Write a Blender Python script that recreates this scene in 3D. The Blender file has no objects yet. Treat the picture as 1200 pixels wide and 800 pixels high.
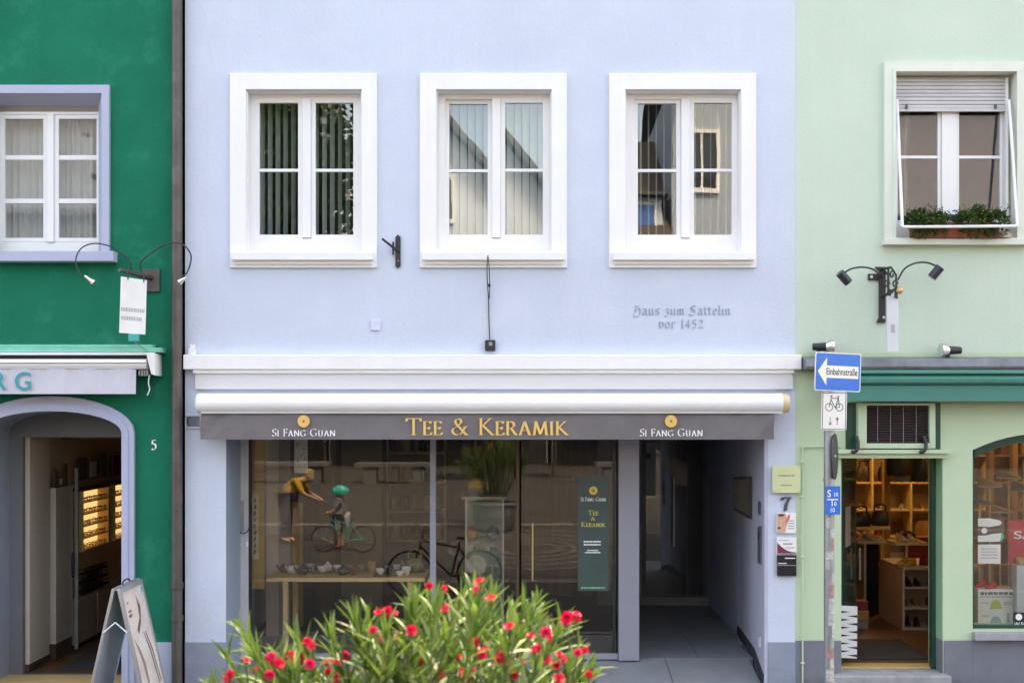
import bpy, math, random
from mathutils import Vector, Matrix
R = math.radians
random.seed(7)
scene = bpy.context.scene
col = scene.collection

# ------------------------------------------------------------------ camera, sky, sun, exposure
F = 1469.0          # focal length in photo pixels (1200 wide)
CD = 13.0           # camera distance from the facade plane y = 0
CZ = 2.9            # camera height above the pavement at the facade (the street climbs towards the camera)
HP = 480.0          # photo row of the horizon
cam_d = bpy.data.cameras.new('camera')
cam = bpy.data.objects.new('camera', cam_d); col.objects.link(cam)
cam.location = (0, -CD, CZ); cam.rotation_euler = (R(90), 0, 0)
cam_d.sensor_width = 36; cam_d.lens = 36 * F / 1200
cam_d.shift_y = (HP - 400) / 1200
cam_d.clip_start = 0.1; cam_d.clip_end = 500
cam_d.dof.use_dof = True; cam_d.dof.focus_distance = CD; cam_d.dof.aperture_fstop = 4.0
scene.camera = cam

SUN_EL, SUN_AZ = 60, 20          # sun stands behind the houses, so their fronts lie in open shade
world = bpy.data.worlds.new('World'); scene.world = world; world.use_nodes = True
nt = world.node_tree; nt.nodes.clear()
sky = nt.nodes.new('ShaderNodeTexSky'); sky.sky_type = 'NISHITA'; sky.sun_disc = False
sky.sun_elevation = R(SUN_EL); sky.sun_rotation = R(SUN_AZ)
sky.air_density = 1.0; sky.dust_density = 4.0; sky.ozone_density = 1.0
bg = nt.nodes.new('ShaderNodeBackground'); bg.inputs['Strength'].default_value = 0.15
wo = nt.nodes.new('ShaderNodeOutputWorld')
nt.links.new(sky.outputs[0], bg.inputs[0]); nt.links.new(bg.outputs[0], wo.inputs[0])
sun_d = bpy.data.lights.new('sun', 'SUN'); sun_d.energy = 1.5; sun_d.angle = R(10); sun_d.color = (1.0, 0.95, 0.87)
sun = bpy.data.objects.new('sun', sun_d); col.objects.link(sun)
sd = Vector((math.sin(R(SUN_AZ)) * math.cos(R(SUN_EL)), math.cos(R(SUN_AZ)) * math.cos(R(SUN_EL)), math.sin(R(SUN_EL))))
sun.rotation_euler = (-sd).to_track_quat('-Z', 'Y').to_euler(); sun.location = (5, 30, 40)
vs = scene.view_settings
vs.view_transform = 'Standard'; vs.look = 'None'; vs.gamma = 1.0; vs.exposure = 2.98
vs.use_curve_mapping = False
vs.use_white_balance = True; vs.white_balance_temperature = 9300; vs.white_balance_tint = 12      # camera balanced for open shade
cy = scene.cycles
cy.use_denoising = True; cy.max_bounces = 10; cy.diffuse_bounces = 5; cy.glossy_bounces = 4
cy.transmission_bounces = 6; cy.transparent_max_bounces = 24; cy.caustics_reflective = False; cy.caustics_refractive = False
cy.sample_clamp_indirect = 6.0

def X(px, d=0.0): return (px - 600) * (CD + d) / F
def Z(py, d=0.0): return CZ - (py - HP) * (CD + d) / F

# ------------------------------------------------------------------ mesh helpers
class MB:
    def __init__(self): self.v = []; self.f = []
    def poly(self, pts):
        n = len(self.v); self.v += [tuple(p) for p in pts]; self.f.append(tuple(range(n, n + len(pts)))); return self
    def box(self, x0, x1, y0, y1, z0, z1):
        x0, x1 = min(x0, x1), max(x0, x1); y0, y1 = min(y0, y1), max(y0, y1); z0, z1 = min(z0, z1), max(z0, z1)
        n = len(self.v)
        self.v += [(x0, y0, z0), (x1, y0, z0), (x1, y1, z0), (x0, y1, z0), (x0, y0, z1), (x1, y0, z1), (x1, y1, z1), (x0, y1, z1)]
        for q in ((0, 3, 2, 1), (4, 5, 6, 7), (0, 1, 5, 4), (1, 2, 6, 5), (2, 3, 7, 6), (3, 0, 4, 7)):
            self.f.append(tuple(n + i for i in q))
        return self
    def prism(self, pts, y0, y1):            # pts: (x, z) counter-clockwise seen from -Y
        n = len(self.v); k = len(pts)
        self.v += [(x, y0, z) for x, z in pts] + [(x, y1, z) for x, z in pts]
        self.f.append(tuple(range(n, n + k))); self.f.append(tuple(range(n + 2 * k - 1, n + k - 1, -1)))
        for i in range(k):
            j = (i + 1) % k; self.f.append((n + i, n + k + i, n + k + j, n + j))
        return self
    def prism_x(self, pts, x0, x1):          # pts: (y, z) profile run along x
        n = len(self.v); k = len(pts)
        self.v += [(x0, y, z) for y, z in pts] + [(x1, y, z) for y, z in pts]
        self.f.append(tuple(range(n, n + k))); self.f.append(tuple(range(n + 2 * k - 1, n + k - 1, -1)))
        for i in range(k):
            j = (i + 1) % k; self.f.append((n + i, n + k + i, n + k + j, n + j))
        return self
    def ring(self, o, i, y0, y1):            # o, i = (x0, x1, z0, z1) outer and inner
        n = len(self.v)
        for y in (y0, y1):
            for (a, b, c, d) in (o, i):
                self.v += [(a, y, c), (b, y, c), (b, y, d), (a, y, d)]
        for k in range(4):
            m = (k + 1) % 4
            self.f += [(n + k, n + m, n + 4 + m, n + 4 + k), (n + 8 + m, n + 8 + k, n + 12 + k, n + 12 + m),
                       (n + m, n + k, n + 8 + k, n + 8 + m), (n + 4 + k, n + 4 + m, n + 12 + m, n + 12 + k)]
        return self
    def tube(self, pts, r, n=8, cap=True):
        pts = [Vector(p) for p in pts]; b = len(self.v); k = len(pts)
        up = None
        for i, p in enumerate(pts):
            t = (pts[min(i + 1, k - 1)] - pts[max(i - 1, 0)])
            t = t.normalized() if t.length > 1e-9 else Vector((0, 0, 1))
            if up is None:
                up = Vector((0, 0, 1)) if abs(t.z) < 0.9 else Vector((1, 0, 0))
            s = t.cross(up).normalized(); up = s.cross(t).normalized()
            rr = r[i] if isinstance(r, (list, tuple)) else r
            for j in range(n):
                a = 2 * math.pi * j / n
                self.v.append(tuple(p + s * (rr * math.cos(a)) + up * (rr * math.sin(a))))
        for i in range(k - 1):
            for j in range(n):
                m = (j + 1) % n
                self.f.append((b + i * n + j, b + i * n + m, b + (i + 1) * n + m, b + (i + 1) * n + j))
        if cap:
            self.f.append(tuple(b + j for j in range(n - 1, -1, -1))); self.f.append(tuple(b + (k - 1) * n + j for j in range(n)))
        return self
    def lathe(self, prof, c=(0, 0, 0), n=16):    # prof: (r, z) bottom to top
        b = len(self.v)
        for r, z in prof:
            for j in range(n):
                a = 2 * math.pi * j / n
                self.v.append((c[0] + r * math.cos(a), c[1] + r * math.sin(a), c[2] + z))
        for i in range(len(prof) - 1):
            for j in range(n):
                m = (j + 1) % n
                self.f.append((b + i * n + j, b + i * n + m, b + (i + 1) * n + m, b + (i + 1) * n + j))
        self.f.append(tuple(b + j for j in range(n - 1, -1, -1)))
        self.f.append(tuple(b + (len(prof) - 1) * n + j for j in range(n)))
        return self
    def wall(self, x0, x1, z0, z1, y0, y1, holes):
        xs = sorted({x0, x1, *[h[0] for h in holes], *[h[1] for h in holes]})
        zs = sorted({z0, z1, *[h[2] for h in holes], *[h[3] for h in holes]})
        xs = [x for x in xs if x0 <= x <= x1]; zs = [z for z in zs if z0 <= z <= z1]
        for a, b in zip(xs, xs[1:]):
            for c, d in zip(zs, zs[1:]):
                mx, mz = (a + b) / 2, (c + d) / 2
                if any(h[0] < mx < h[1] and h[2] < mz < h[3] for h in holes): continue
                self.poly([(a, y0, c), (b, y0, c), (b, y0, d), (a, y0, d)])
                self.poly([(b, y1, c), (a, y1, c), (a, y1, d), (b, y1, d)])
        for a, b, c, d in holes:
            self.poly([(a, y0, c), (a, y0, d), (a, y1, d), (a, y1, c)]); self.poly([(b, y0, d), (b, y0, c), (b, y1, c), (b, y1, d)])
            self.poly([(a, y0, d), (b, y0, d), (b, y1, d), (a, y1, d)])
            if c > z0: self.poly([(b, y0, c), (a, y0, c), (a, y1, c), (b, y1, c)])
        self.poly([(x0, y0, z0), (x0, y0, z1), (x0, y1, z1), (x0, y1, z0)]); self.poly([(x1, y0, z1), (x1, y0, z0), (x1, y1, z0), (x1, y1, z1)])
        self.poly([(x0, y0, z1), (x1, y0, z1), (x1, y1, z1), (x0, y1, z1)])
        return self
    def xf(self, M, start=0):
        for i in range(start, len(self.v)): self.v[i] = tuple(M @ Vector(self.v[i]))
        return self
    def mesh(self, name, mat, smooth=False):
        me = bpy.data.meshes.new(name); me.from_pydata(self.v, [], self.f); me.update()
        if mat: me.materials.append(mat)
        if smooth:
            me.polygons.foreach_set('use_smooth', [True] * len(me.polygons))
            me.set_sharp_from_angle(angle=R(38))
        return me
    def obj(self, name, mat, parent=None, smooth=False, bevel=0, local=False, label=None, cat=None, group=None, kind=None):
        if parent is not None and not local:
            o = parent; off = Vector((0, 0, 0))
            while o is not None: off += o.location; o = o.parent
            self.v = [tuple(Vector(p) - off) for p in self.v]
        loc = Vector((0, 0, 0))
        if parent is None and not local:
            xs = [p[0] for p in self.v]; ys = [p[1] for p in self.v]; zs = [p[2] for p in self.v]
            loc = Vector(((min(xs) + max(xs)) / 2, (min(ys) + max(ys)) / 2, min(zs)))
            self.v = [tuple(Vector(p) - loc) for p in self.v]
        o = bpy.data.objects.new(name, self.mesh(name, mat, smooth)); col.objects.link(o)
        o.location = loc; o.parent = parent
        if bevel:
            m = o.modifiers.new('bevel', 'BEVEL'); m.width = bevel; m.segments = 2; m.limit_method = 'ANGLE'; m.angle_limit = R(40)
        return tag(o, label, cat, group, kind)

def tag(o, label=None, cat=None, group=None, kind=None):
    if label: o['label'] = label
    if cat: o['category'] = cat
    if group: o['group'] = group
    if kind: o['kind'] = kind
    return o
def thing(name, label, cat, loc=(0, 0, 0), rot=(0, 0, 0), group=None):
    o = bpy.data.objects.new(name, None); col.objects.link(o); o.location = loc; o.rotation_euler = rot
    o.empty_display_size = 0.1
    return tag(o, label, cat, group)
def copy_tree(o, parent=None):
    c = o.copy(); col.objects.link(c); c.parent = parent
    for ch in list(o.children): copy_tree(ch, c)
    return c
def inst(name, me, parent, loc=(0, 0, 0), rot=(0, 0, 0), scale=1.0):
    o = bpy.data.objects.new(name, me); col.objects.link(o); o.parent = parent
    o.location = loc; o.rotation_euler = rot; o.scale = (scale, scale, scale) if isinstance(scale, (int, float)) else scale
    return o
def arc(cx, cz, rx, rz, a0, a1, n=10):
    return [(cx + rx * math.cos(R(a0 + (a1 - a0) * i / n)), cz + rz * math.sin(R(a0 + (a1 - a0) * i / n))) for i in range(n + 1)]
def curve3(pts, n=6):                         # Catmull-Rom through 3-D points
    P = [Vector(p) for p in pts]; P = [P[0] * 2 - P[1]] + P + [P[-1] * 2 - P[-2]]; out = []
    for i in range(1, len(P) - 2):
        for k in range(n):
            t = k / n; a, b, c, d = P[i - 1], P[i], P[i + 1], P[i + 2]
            out.append(0.5 * ((2 * b) + (c - a) * t + (2 * a - 5 * b + 4 * c - d) * t * t + (3 * b - a - 3 * c + d) * t ** 3))
    out.append(P[-2]); return out

# ------------------------------------------------------------------ materials
def lin(h):
    h = h.lstrip('#'); c = [int(h[i:i + 2], 16) / 255 for i in (0, 2, 4)]
    return tuple(x / 12.92 if x <= 0.04045 else ((x + 0.055) / 1.055) ** 2.4 for x in c)
MATS = {}
def mat(name, c, rough=0.6, metal=0.0, var=0.08, vscale=3.0, bump=0.0, bscale=60.0, spec=0.5, dirt=None, dirt_amt=0.0, dirt_scale=1.2,
        stretch=(1, 1, 1), emit=None, estr=0.0, trans=0.0, coat=0.0, streak=0.0):
    if name in MATS: return MATS[name]
    if isinstance(c, str): c = lin(c)
    m = bpy.data.materials.new(name); m.use_nodes = True; t = m.node_tree; N, L = t.nodes, t.links
    p = N['Principled BSDF']; p.inputs['Roughness'].default_value = rough; p.inputs['Metallic'].default_value = metal
    p.inputs['Specular IOR Level'].default_value = spec; p.inputs['Coat Weight'].default_value = coat
    tc = N.new('ShaderNodeTexCoord'); mp = N.new('ShaderNodeMapping'); mp.inputs['Scale'].default_value = stretch
    L.new(tc.outputs['Object'], mp.inputs[0])
    nz = N.new('ShaderNodeTexNoise'); nz.inputs['Scale'].default_value = vscale; nz.inputs['Detail'].default_value = 6; nz.inputs['Roughness'].default_value = 0.6
    L.new(mp.outputs[0], nz.inputs['Vector'])
    rp = N.new('ShaderNodeValToRGB')
    rp.color_ramp.elements[0].position = 0.3; rp.color_ramp.elements[1].position = 0.7
    rp.color_ramp.elements[0].color = (*[x * (1 - var) for x in c], 1); rp.color_ramp.elements[1].color = (*[min(1, x * (1 + var)) for x in c], 1)
    L.new(nz.outputs['Fac'], rp.inputs[0]); out = rp.outputs[0]
    if dirt is not None and dirt_amt > 0:
        if isinstance(dirt, str): dirt = lin(dirt)
        n2 = N.new('ShaderNodeTexNoise'); n2.inputs['Scale'].default_value = dirt_scale; n2.inputs['Detail'].default_value = 9; n2.inputs['Roughness'].default_value = 0.68
        L.new(mp.outputs[0], n2.inputs['Vector'])
        r2 = N.new('ShaderNodeMapRange'); r2.inputs[1].default_value = 0.52; r2.inputs[2].default_value = 0.78; r2.inputs[4].default_value = dirt_amt
        L.new(n2.outputs['Fac'], r2.inputs[0])
        mx = N.new('ShaderNodeMixRGB'); mx.inputs[2].default_value = (*dirt, 1); L.new(r2.outputs[0], mx.inputs[0]); L.new(out, mx.inputs[1]); out = mx.outputs[0]
    if streak > 0:      # faint rain streaks and patchy repainting
        ms_ = N.new('ShaderNodeMapping'); ms_.inputs['Scale'].default_value = (5, 5, .35); L.new(tc.outputs['Object'], ms_.inputs[0])
        ns = N.new('ShaderNodeTexNoise'); ns.inputs['Scale'].default_value = 2.2; ns.inputs['Detail'].default_value = 8; ns.inputs['Roughness'].default_value = .7; L.new(ms_.outputs[0], ns.inputs['Vector'])
        nb = N.new('ShaderNodeTexNoise'); nb.inputs['Scale'].default_value = .55; nb.inputs['Detail'].default_value = 3; L.new(tc.outputs['Object'], nb.inputs['Vector'])
        mm = N.new('ShaderNodeMath'); mm.operation = 'MULTIPLY'; L.new(ns.outputs['Fac'], mm.inputs[0]); L.new(nb.outputs['Fac'], mm.inputs[1])
        rs_ = N.new('ShaderNodeMapRange'); rs_.inputs[1].default_value = .22; rs_.inputs[2].default_value = .42; rs_.inputs[4].default_value = streak; L.new(mm.outputs[0], rs_.inputs[0])
        mk = N.new('ShaderNodeMixRGB'); mk.blend_type = 'MULTIPLY'; mk.inputs[2].default_value = (.55, .54, .52, 1); L.new(rs_.outputs[0], mk.inputs[0]); L.new(out, mk.inputs[1]); out = mk.outputs[0]
    L.new(out, p.inputs['Base Color'])
    n4 = N.new('ShaderNodeMapRange'); n4.inputs[3].default_value = max(0, rough - 0.07); n4.inputs[4].default_value = min(1, rough + 0.07)
    L.new(nz.outputs['Fac'], n4.inputs[0]); L.new(n4.outputs[0], p.inputs['Roughness'])
    if bump > 0:
        n3 = N.new('ShaderNodeTexNoise'); n3.inputs['Scale'].default_value = bscale; n3.inputs['Detail'].default_value = 7; n3.inputs['Roughness'].default_value = 0.62
        L.new(mp.outputs[0], n3.inputs['Vector'])
        b = N.new('ShaderNodeBump'); b.inputs['Strength'].default_value = min(1, bump); b.inputs['Distance'].default_value = 0.02
        L.new(n3.outputs['Fac'], b.inputs['Height']); L.new(b.outputs[0], p.inputs['Normal'])
    if emit is not None:
        p.inputs['Emission Color'].default_value = (*(lin(emit) if isinstance(emit, str) else emit), 1); p.inputs['Emission Strength'].default_value = estr
    if trans > 0: p.inputs['Transmission Weight'].default_value = trans
    MATS[name] = m; return m
def glass(name, tint=(0.93, 0.96, 0.95), ior=1.5, wave=0.0, gain=1.0):
    m = bpy.data.materials.new(name); m.use_nodes = True; t = m.node_tree; N, L = t.nodes, t.links
    N.remove(N['Principled BSDF']); o = N['Material Output']
    tr = N.new('ShaderNodeBsdfTransparent'); tr.inputs[0].default_value = (*tint, 1)
    gl = N.new('ShaderNodeBsdfGlossy'); gl.inputs['Roughness'].default_value = 0.0; gl.inputs[0].default_value = (1, 1, 1, 1)
    fr = N.new('ShaderNodeFresnel'); fr.inputs['IOR'].default_value = ior
    ge = N.new('ShaderNodeNewGeometry'); mr = N.new('ShaderNodeMapRange'); mr.inputs[3].default_value = ior; mr.inputs[4].default_value = 1 / ior
    L.new(ge.outputs['Backfacing'], mr.inputs[0]); L.new(mr.outputs[0], fr.inputs['IOR'])    # same reflectance on both faces of the pane
    mu = N.new('ShaderNodeMath'); mu.operation = 'MULTIPLY'; mu.inputs[1].default_value = gain; mu.use_clamp = True
    L.new(fr.outputs[0], mu.inputs[0])
    mx = N.new('ShaderNodeMixShader'); L.new(mu.outputs[0], mx.inputs[0]); L.new(tr.outputs[0], mx.inputs[1]); L.new(gl.outputs[0], mx.inputs[2])
    if wave > 0:
        tc = N.new('ShaderNodeTexCoord'); nz = N.new('ShaderNodeTexNoise'); nz.inputs['Scale'].default_value = 2.5; nz.inputs['Detail'].default_value = 1
        L.new(tc.outputs['Object'], nz.inputs['Vector'])
        b = N.new('ShaderNodeBump'); b.inputs['Strength'].default_value = wave; b.inputs['Distance'].default_value = 0.01
        L.new(nz.outputs['Fac'], b.inputs['Height']); L.new(b.outputs[0], gl.inputs['Normal'])
    L.new(mx.outputs[0], o.inputs[0]); MATS[name] = m; return m
def leafmat(name, c, c2, rough=0.45):
    m = bpy.data.materials.new(name); m.use_nodes = True; t = m.node_tree; N, L = t.nodes, t.links
    p = N['Principled BSDF']; o = N['Material Output']; p.inputs['Roughness'].default_value = rough
    oi = N.new('ShaderNodeObjectInfo'); ge = N.new('ShaderNodeNewGeometry')
    ad = N.new('ShaderNodeMath'); ad.operation = 'ADD'; L.new(oi.outputs['Random'], ad.inputs[0]); L.new(ge.outputs['Random Per Island'], ad.inputs[1])
    fr = N.new('ShaderNodeMath'); fr.operation = 'FRACT'; L.new(ad.outputs[0], fr.inputs[0])
    mx = N.new('ShaderNodeMixRGB'); mx.inputs[1].default_value = (*c, 1); mx.inputs[2].default_value = (*c2, 1); L.new(fr.outputs[0], mx.inputs[0])
    L.new(mx.outputs[0], p.inputs['Base Color'])
    tl = N.new('ShaderNodeBsdfTranslucent'); L.new(mx.outputs[0], tl.inputs[0])
    ms = N.new('ShaderNodeMixShader'); ms.inputs[0].default_value = 0.35; L.new(p.outputs[0], ms.inputs[1]); L.new(tl.outputs[0], ms.inputs[2])
    L.new(ms.outputs[0], o.inputs[0]); MATS[name] = m; return m

M = {}
M['lav'] = mat('lavender_plaster', (0.555, 0.615, 0.735), 0.85, var=0.04, vscale=1.1, bump=0.22, bscale=26, dirt=(0.62, 0.67, 0.77), dirt_amt=0.6, dirt_scale=2.2, spec=0.25, streak=0.07)
M['white'] = mat('white_trim_paint', (0.80, 0.80, 0.81), 0.55, var=0.02, vscale=2, bump=0.08, bscale=40, streak=0.10)
M['wframe'] = mat('white_window_lacquer', (0.78, 0.78, 0.79), 0.35, var=0.015)
M['greenw'] = mat('emerald_plaster', (0.001, 0.165, 0.10), 0.8, var=0.10, vscale=1.3, bump=0.3, bscale=30, dirt=(0.02, 0.27, 0.18), dirt_amt=0.75, dirt_scale=2.4, spec=0.0)
M['pale'] = mat('pale_green_plaster', (0.53, 0.635, 0.53), 0.85, var=0.03, vscale=1.4, bump=0.18, bscale=28, dirt=(0.58, 0.62, 0.56), dirt_amt=0.4, dirt_scale=1.0, spec=0.25, streak=0.06)
M['pale2'] = mat('light_green_shop_paint', (0.48, 0.60, 0.42), 0.7, var=0.03, vscale=1.5, bump=0.12, bscale=30, spec=0.3)
M['dado'] = mat('blue_grey_plinth', (0.25, 0.285, 0.36), 0.8, var=0.06, vscale=2.5, bump=0.2, bscale=40, dirt=(0.18, 0.19, 0.22), dirt_amt=0.5, dirt_scale=4)
M['dado2'] = mat('grey_plinth', (0.16, 0.17, 0.20), 0.8, var=0.08, vscale=2.5, bump=0.2, bscale=40, dirt=(0.22, 0.22, 0.24), dirt_amt=0.6, dirt_scale=3)
M['lavstone'] = mat('lavender_stone', (0.40, 0.43, 0.58), 0.75, var=0.04, bump=0.15, bscale=35)
M['lavgrey'] = mat('lavender_grey_metal', (0.27, 0.275, 0.33), 0.45, var=0.04)
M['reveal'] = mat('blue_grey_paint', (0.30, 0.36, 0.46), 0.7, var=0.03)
M['valance'] = mat('charcoal_awning_cloth', (0.175, 0.16, 0.165), 0.9, var=0.07, vscale=5, bump=0.25, bscale=9, spec=0.15)
M['gold'] = mat('gold_print', (0.80, 0.50, 0.14), 0.55, var=0.06)
M['wprint'] = mat('white_print', (0.82, 0.82, 0.84), 0.6, var=0.02)
M['greyprint'] = mat('grey_letter_paint', (0.30, 0.34, 0.44), 0.85, var=0.15, vscale=20)
M['black'] = mat('black_metal', (0.015, 0.016, 0.02), 0.45, var=0.1)
M['dark'] = mat('dark_rubber', (0.02, 0.02, 0.022), 0.7)
M['pipe'] = mat('weathered_zinc', (0.10, 0.085, 0.08), 0.5, metal=0.4, var=0.2, vscale=6, dirt=(0.2, 0.2, 0.19), dirt_amt=0.5, dirt_scale=5)
M['lead'] = mat('lead_flashing', (0.16, 0.17, 0.19), 0.5, metal=0.5, var=0.25, vscale=5, bump=0.3, bscale=14)
M['teal'] = mat('teal_awning_metal', (0.035, 0.19, 0.15), 0.45, var=0.06)
M['mint'] = mat('mint_metal', (0.14, 0.52, 0.40), 0.5, var=0.12, vscale=6)
M['silver'] = mat('brushed_aluminium', (0.60, 0.60, 0.61), 0.32, metal=0.8, var=0.05)
M['steel'] = mat('galvanised_steel', (0.33, 0.35, 0.38), 0.45, metal=0.7, var=0.12, vscale=9)
M['lavcloth'] = mat('pale_lavender_cloth', (0.55, 0.54, 0.62), 0.9, var=0.05, vscale=4, bump=0.2, bscale=7)
M['tealprint'] = mat('teal_print', (0.01, 0.30, 0.36), 0.6)
M['blue'] = mat('traffic_blue', (0.0, 0.15, 0.60), 0.35, var=0.03, coat=0.3)
M['wsign'] = mat('white_sign_sheet', (0.80, 0.80, 0.78), 0.35, var=0.03)
M['bprint'] = mat('black_print', (0.012, 0.012, 0.014), 0.5)
M['dgreen'] = mat('dark_green_paint', (0.008, 0.06, 0.042), 0.35, var=0.1)
M['pane'] = glass('window_glass', ior=1.62, wave=0.04, gain=1.4)
M['shopglass'] = glass('shop_glass', tint=(0.95, 0.95, 0.94), ior=1.5, wave=0.012, gain=1.22)
M['clear'] = glass('clear_glass', ior=1.35)
M['blind'] = mat('vertical_blind_fabric', (0.50, 0.54, 0.53), 0.8)
M['curtain'] = mat('white_net_curtain', (0.62, 0.62, 0.64), 0.9, var=0.1, vscale=20, stretch=(6, 6, 0.4))
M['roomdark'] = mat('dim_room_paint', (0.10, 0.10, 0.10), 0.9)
M['brown'] = mat('dark_walnut_panel', (0.085, 0.046, 0.027), 0.5, var=0.25, vscale=4, stretch=(6, 6, 0.5))
M['cream'] = mat('warm_cream_paint', (0.58, 0.48, 0.36), 0.8, var=0.03)
M['beige'] = mat('beige_laminate', (0.62, 0.53, 0.46), 0.5, var=0.03)
M['oak'] = mat('light_oak', (0.60, 0.40, 0.17), 0.45, var=0.16, vscale=5, stretch=(0.6, 8, 8), bump=0.05)
M['oakv'] = mat('light_oak_upright', (0.58, 0.43, 0.20), 0.45, var=0.16, vscale=5, stretch=(8, 8, 0.6))
M['parquet'] = mat('warm_parquet', (0.15, 0.075, 0.035), 0.35, var=0.25, vscale=4, stretch=(0.7, 9, 1))
M['mat'] = mat('grey_entrance_mat', (0.055, 0.05, 0.052), 0.95, var=0.2, vscale=60, bump=0.4, bscale=200)
M['stone'] = mat('grey_stone_step', (0.30, 0.30, 0.31), 0.7, var=0.15, vscale=6, bump=0.2, bscale=50, dirt=(0.14, 0.14, 0.15), dirt_amt=0.6, dirt_scale=5)
M['slab'] = mat('smooth_grey_slab', (0.21, 0.22, 0.235), 0.5, var=0.10, vscale=4, bump=0.08, bscale=80)
M['terracotta'] = mat('terracotta', (0.32, 0.08, 0.045), 0.7, var=0.12)
M['mustard'] = mat('mustard_cloth', (0.33, 0.19, 0.03), 0.85)
M['roof'] = mat('red_brown_roof_tiles', (0.16, 0.055, 0.035), 0.8, var=0.35, vscale=9, bump=0.5, bscale=12)
M['offwhite'] = mat('off_white_ceramic', (0.66, 0.64, 0.58), 0.25)
M['celadon'] = mat('olive_celadon_glaze', (0.15, 0.17, 0.08), 0.25, var=0.2, vscale=15)
M['inkglaze'] = mat('dark_iron_glaze', (0.02, 0.02, 0.026), 0.2, var=0.3, vscale=18)
M['brownglaze'] = mat('brown_clay_glaze', (0.16, 0.06, 0.03), 0.3, var=0.3, vscale=18)
M['tan'] = mat('tan_clay', (0.38, 0.22, 0.09), 0.45, var=0.2, vscale=15)

# ------------------------------------------------------------------ lettering
def A_(cx, cz, rx, rz, a0, a1, n=9): return arc(cx, cz, rx, rz, a0, a1, n)
ROMAN = {  # strokes in a unit-high box: (polylines), width
 'T': ([[(0.02, .98), (.74, .98)], [(.38, .98), (.38, .02)], [(.26, .02), (.5, .02)], [(.02, .98), (.0, .82)], [(.74, .98), (.76, .82)]], .78),
 'E': ([[(.12, .98), (.12, .02)], [(.02, .98), (.50, .98)], [(.02, .02), (.53, .02)], [(.12, .51), (.42, .51)], [(.5, .98), (.5, .84)], [(.53, .02), (.56, .18)], [(.42, .6), (.42, .42)]], .58),
 'F': ([[(.12, .98), (.12, .02)], [(.02, .98), (.48, .98)], [(.02, .02), (.24, .02)], [(.12, .51), (.40, .51)], [(.48, .98), (.48, .84)], [(.4, .6), (.4, .42)]], .52),
 'K': ([[(.12, .98), (.12, .02)], [(.02, .98), (.24, .98)], [(.02, .02), (.24, .02)], [(.62, .98), (.16, .5)], [(.24, .56), (.74, .02)], [(.5, .98), (.72, .98)], [(.66, .02), (.86, .02)]], .80),
 'R': ([[(.12, .98), (.12, .02)], [(.02, .98), (.12, .98)], [(.02, .02), (.24, .02)], [(.12, .98)] + A_(.3, .745, .24, .235, 90, -90) + [(.12, .51)], [(.34, .5), (.66, .02)], [(.6, .02), (.76, .02)]], .74),
 'A': ([[(.08, .02), (.38, .98)], [(.38, .98), (.70, .02)], [(.18, .34), (.58, .34)], [(.0, .02), (.18, .02)], [(.6, .02), (.82, .02)]], .80),
 'M': ([[(.10, .02), (.20, .98)], [(.20, .98), (.50, .06)], [(.50, .06), (.80, .98)], [(.80, .98), (.90, .02)], [(.0, .02), (.2, .02)], [(.8, .02), (1.0, .02)], [(.1, .98), (.22, .98)], [(.78, .98), (.9, .98)]], 1.0),
 'I': ([[(.12, .98), (.12, .02)], [(.02, .98), (.24, .98)], [(.02, .02), (.24, .02)]], .27),
 'S': ([A_(.26, .74, .20, .24, 30, 260, 10) + A_(.24, .27, .22, .25, 80, -150, 10), [(.44, .84), (.45, .98)], [(.03, .18), (.03, .02)]], .52),
 'N': ([[(.10, .02), (.10, .98)], [(.10, .98), (.72, .02)], [(.72, .02), (.72, .98)], [(.0, .02), (.2, .02)], [(.0, .98), (.12, .98)], [(.62, .98), (.84, .98)]], .86),
 'G': ([A_(.44, .5, .40, .48, 50, 320, 16) + [(.74, .10), (.74, .40)], [(.62, .42), (.86, .42)], [(.7, .84), (.71, .98)]], .90),
 'U': ([[(.12, .98), (.12, .36)] + A_(.38, .34, .26, .32, 180, 360, 10) + [(.64, .98)], [(.02, .98), (.24, .98)], [(.54, .98), (.76, .98)]], .80),
 '&': ([[(.78, .02), (.22, .68)] + A_(.34, .80, .16, .18, 200, -30, 8) + [(.20, .44)] + A_(.30, .25, .27, .24, 130, 330, 9) + [(.72, .48)], [(.6, .5), (.84, .5)], [(.7, .02), (.9, .02)]], .92),
 ' ': ([], .34),
 '7': ([[(.06, .94), (.54, .94)], [(.54, .94), (.30, .5), (.24, .02)], [(.06, .94), (.05, .76)]], .6),
 '5': ([[(.48, .96), (.14, .96)], [(.14, .96), (.12, .58)], [(.12, .58)] + A_(.26, .32, .24, .30, 110, -140, 10)], .56),
}
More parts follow.
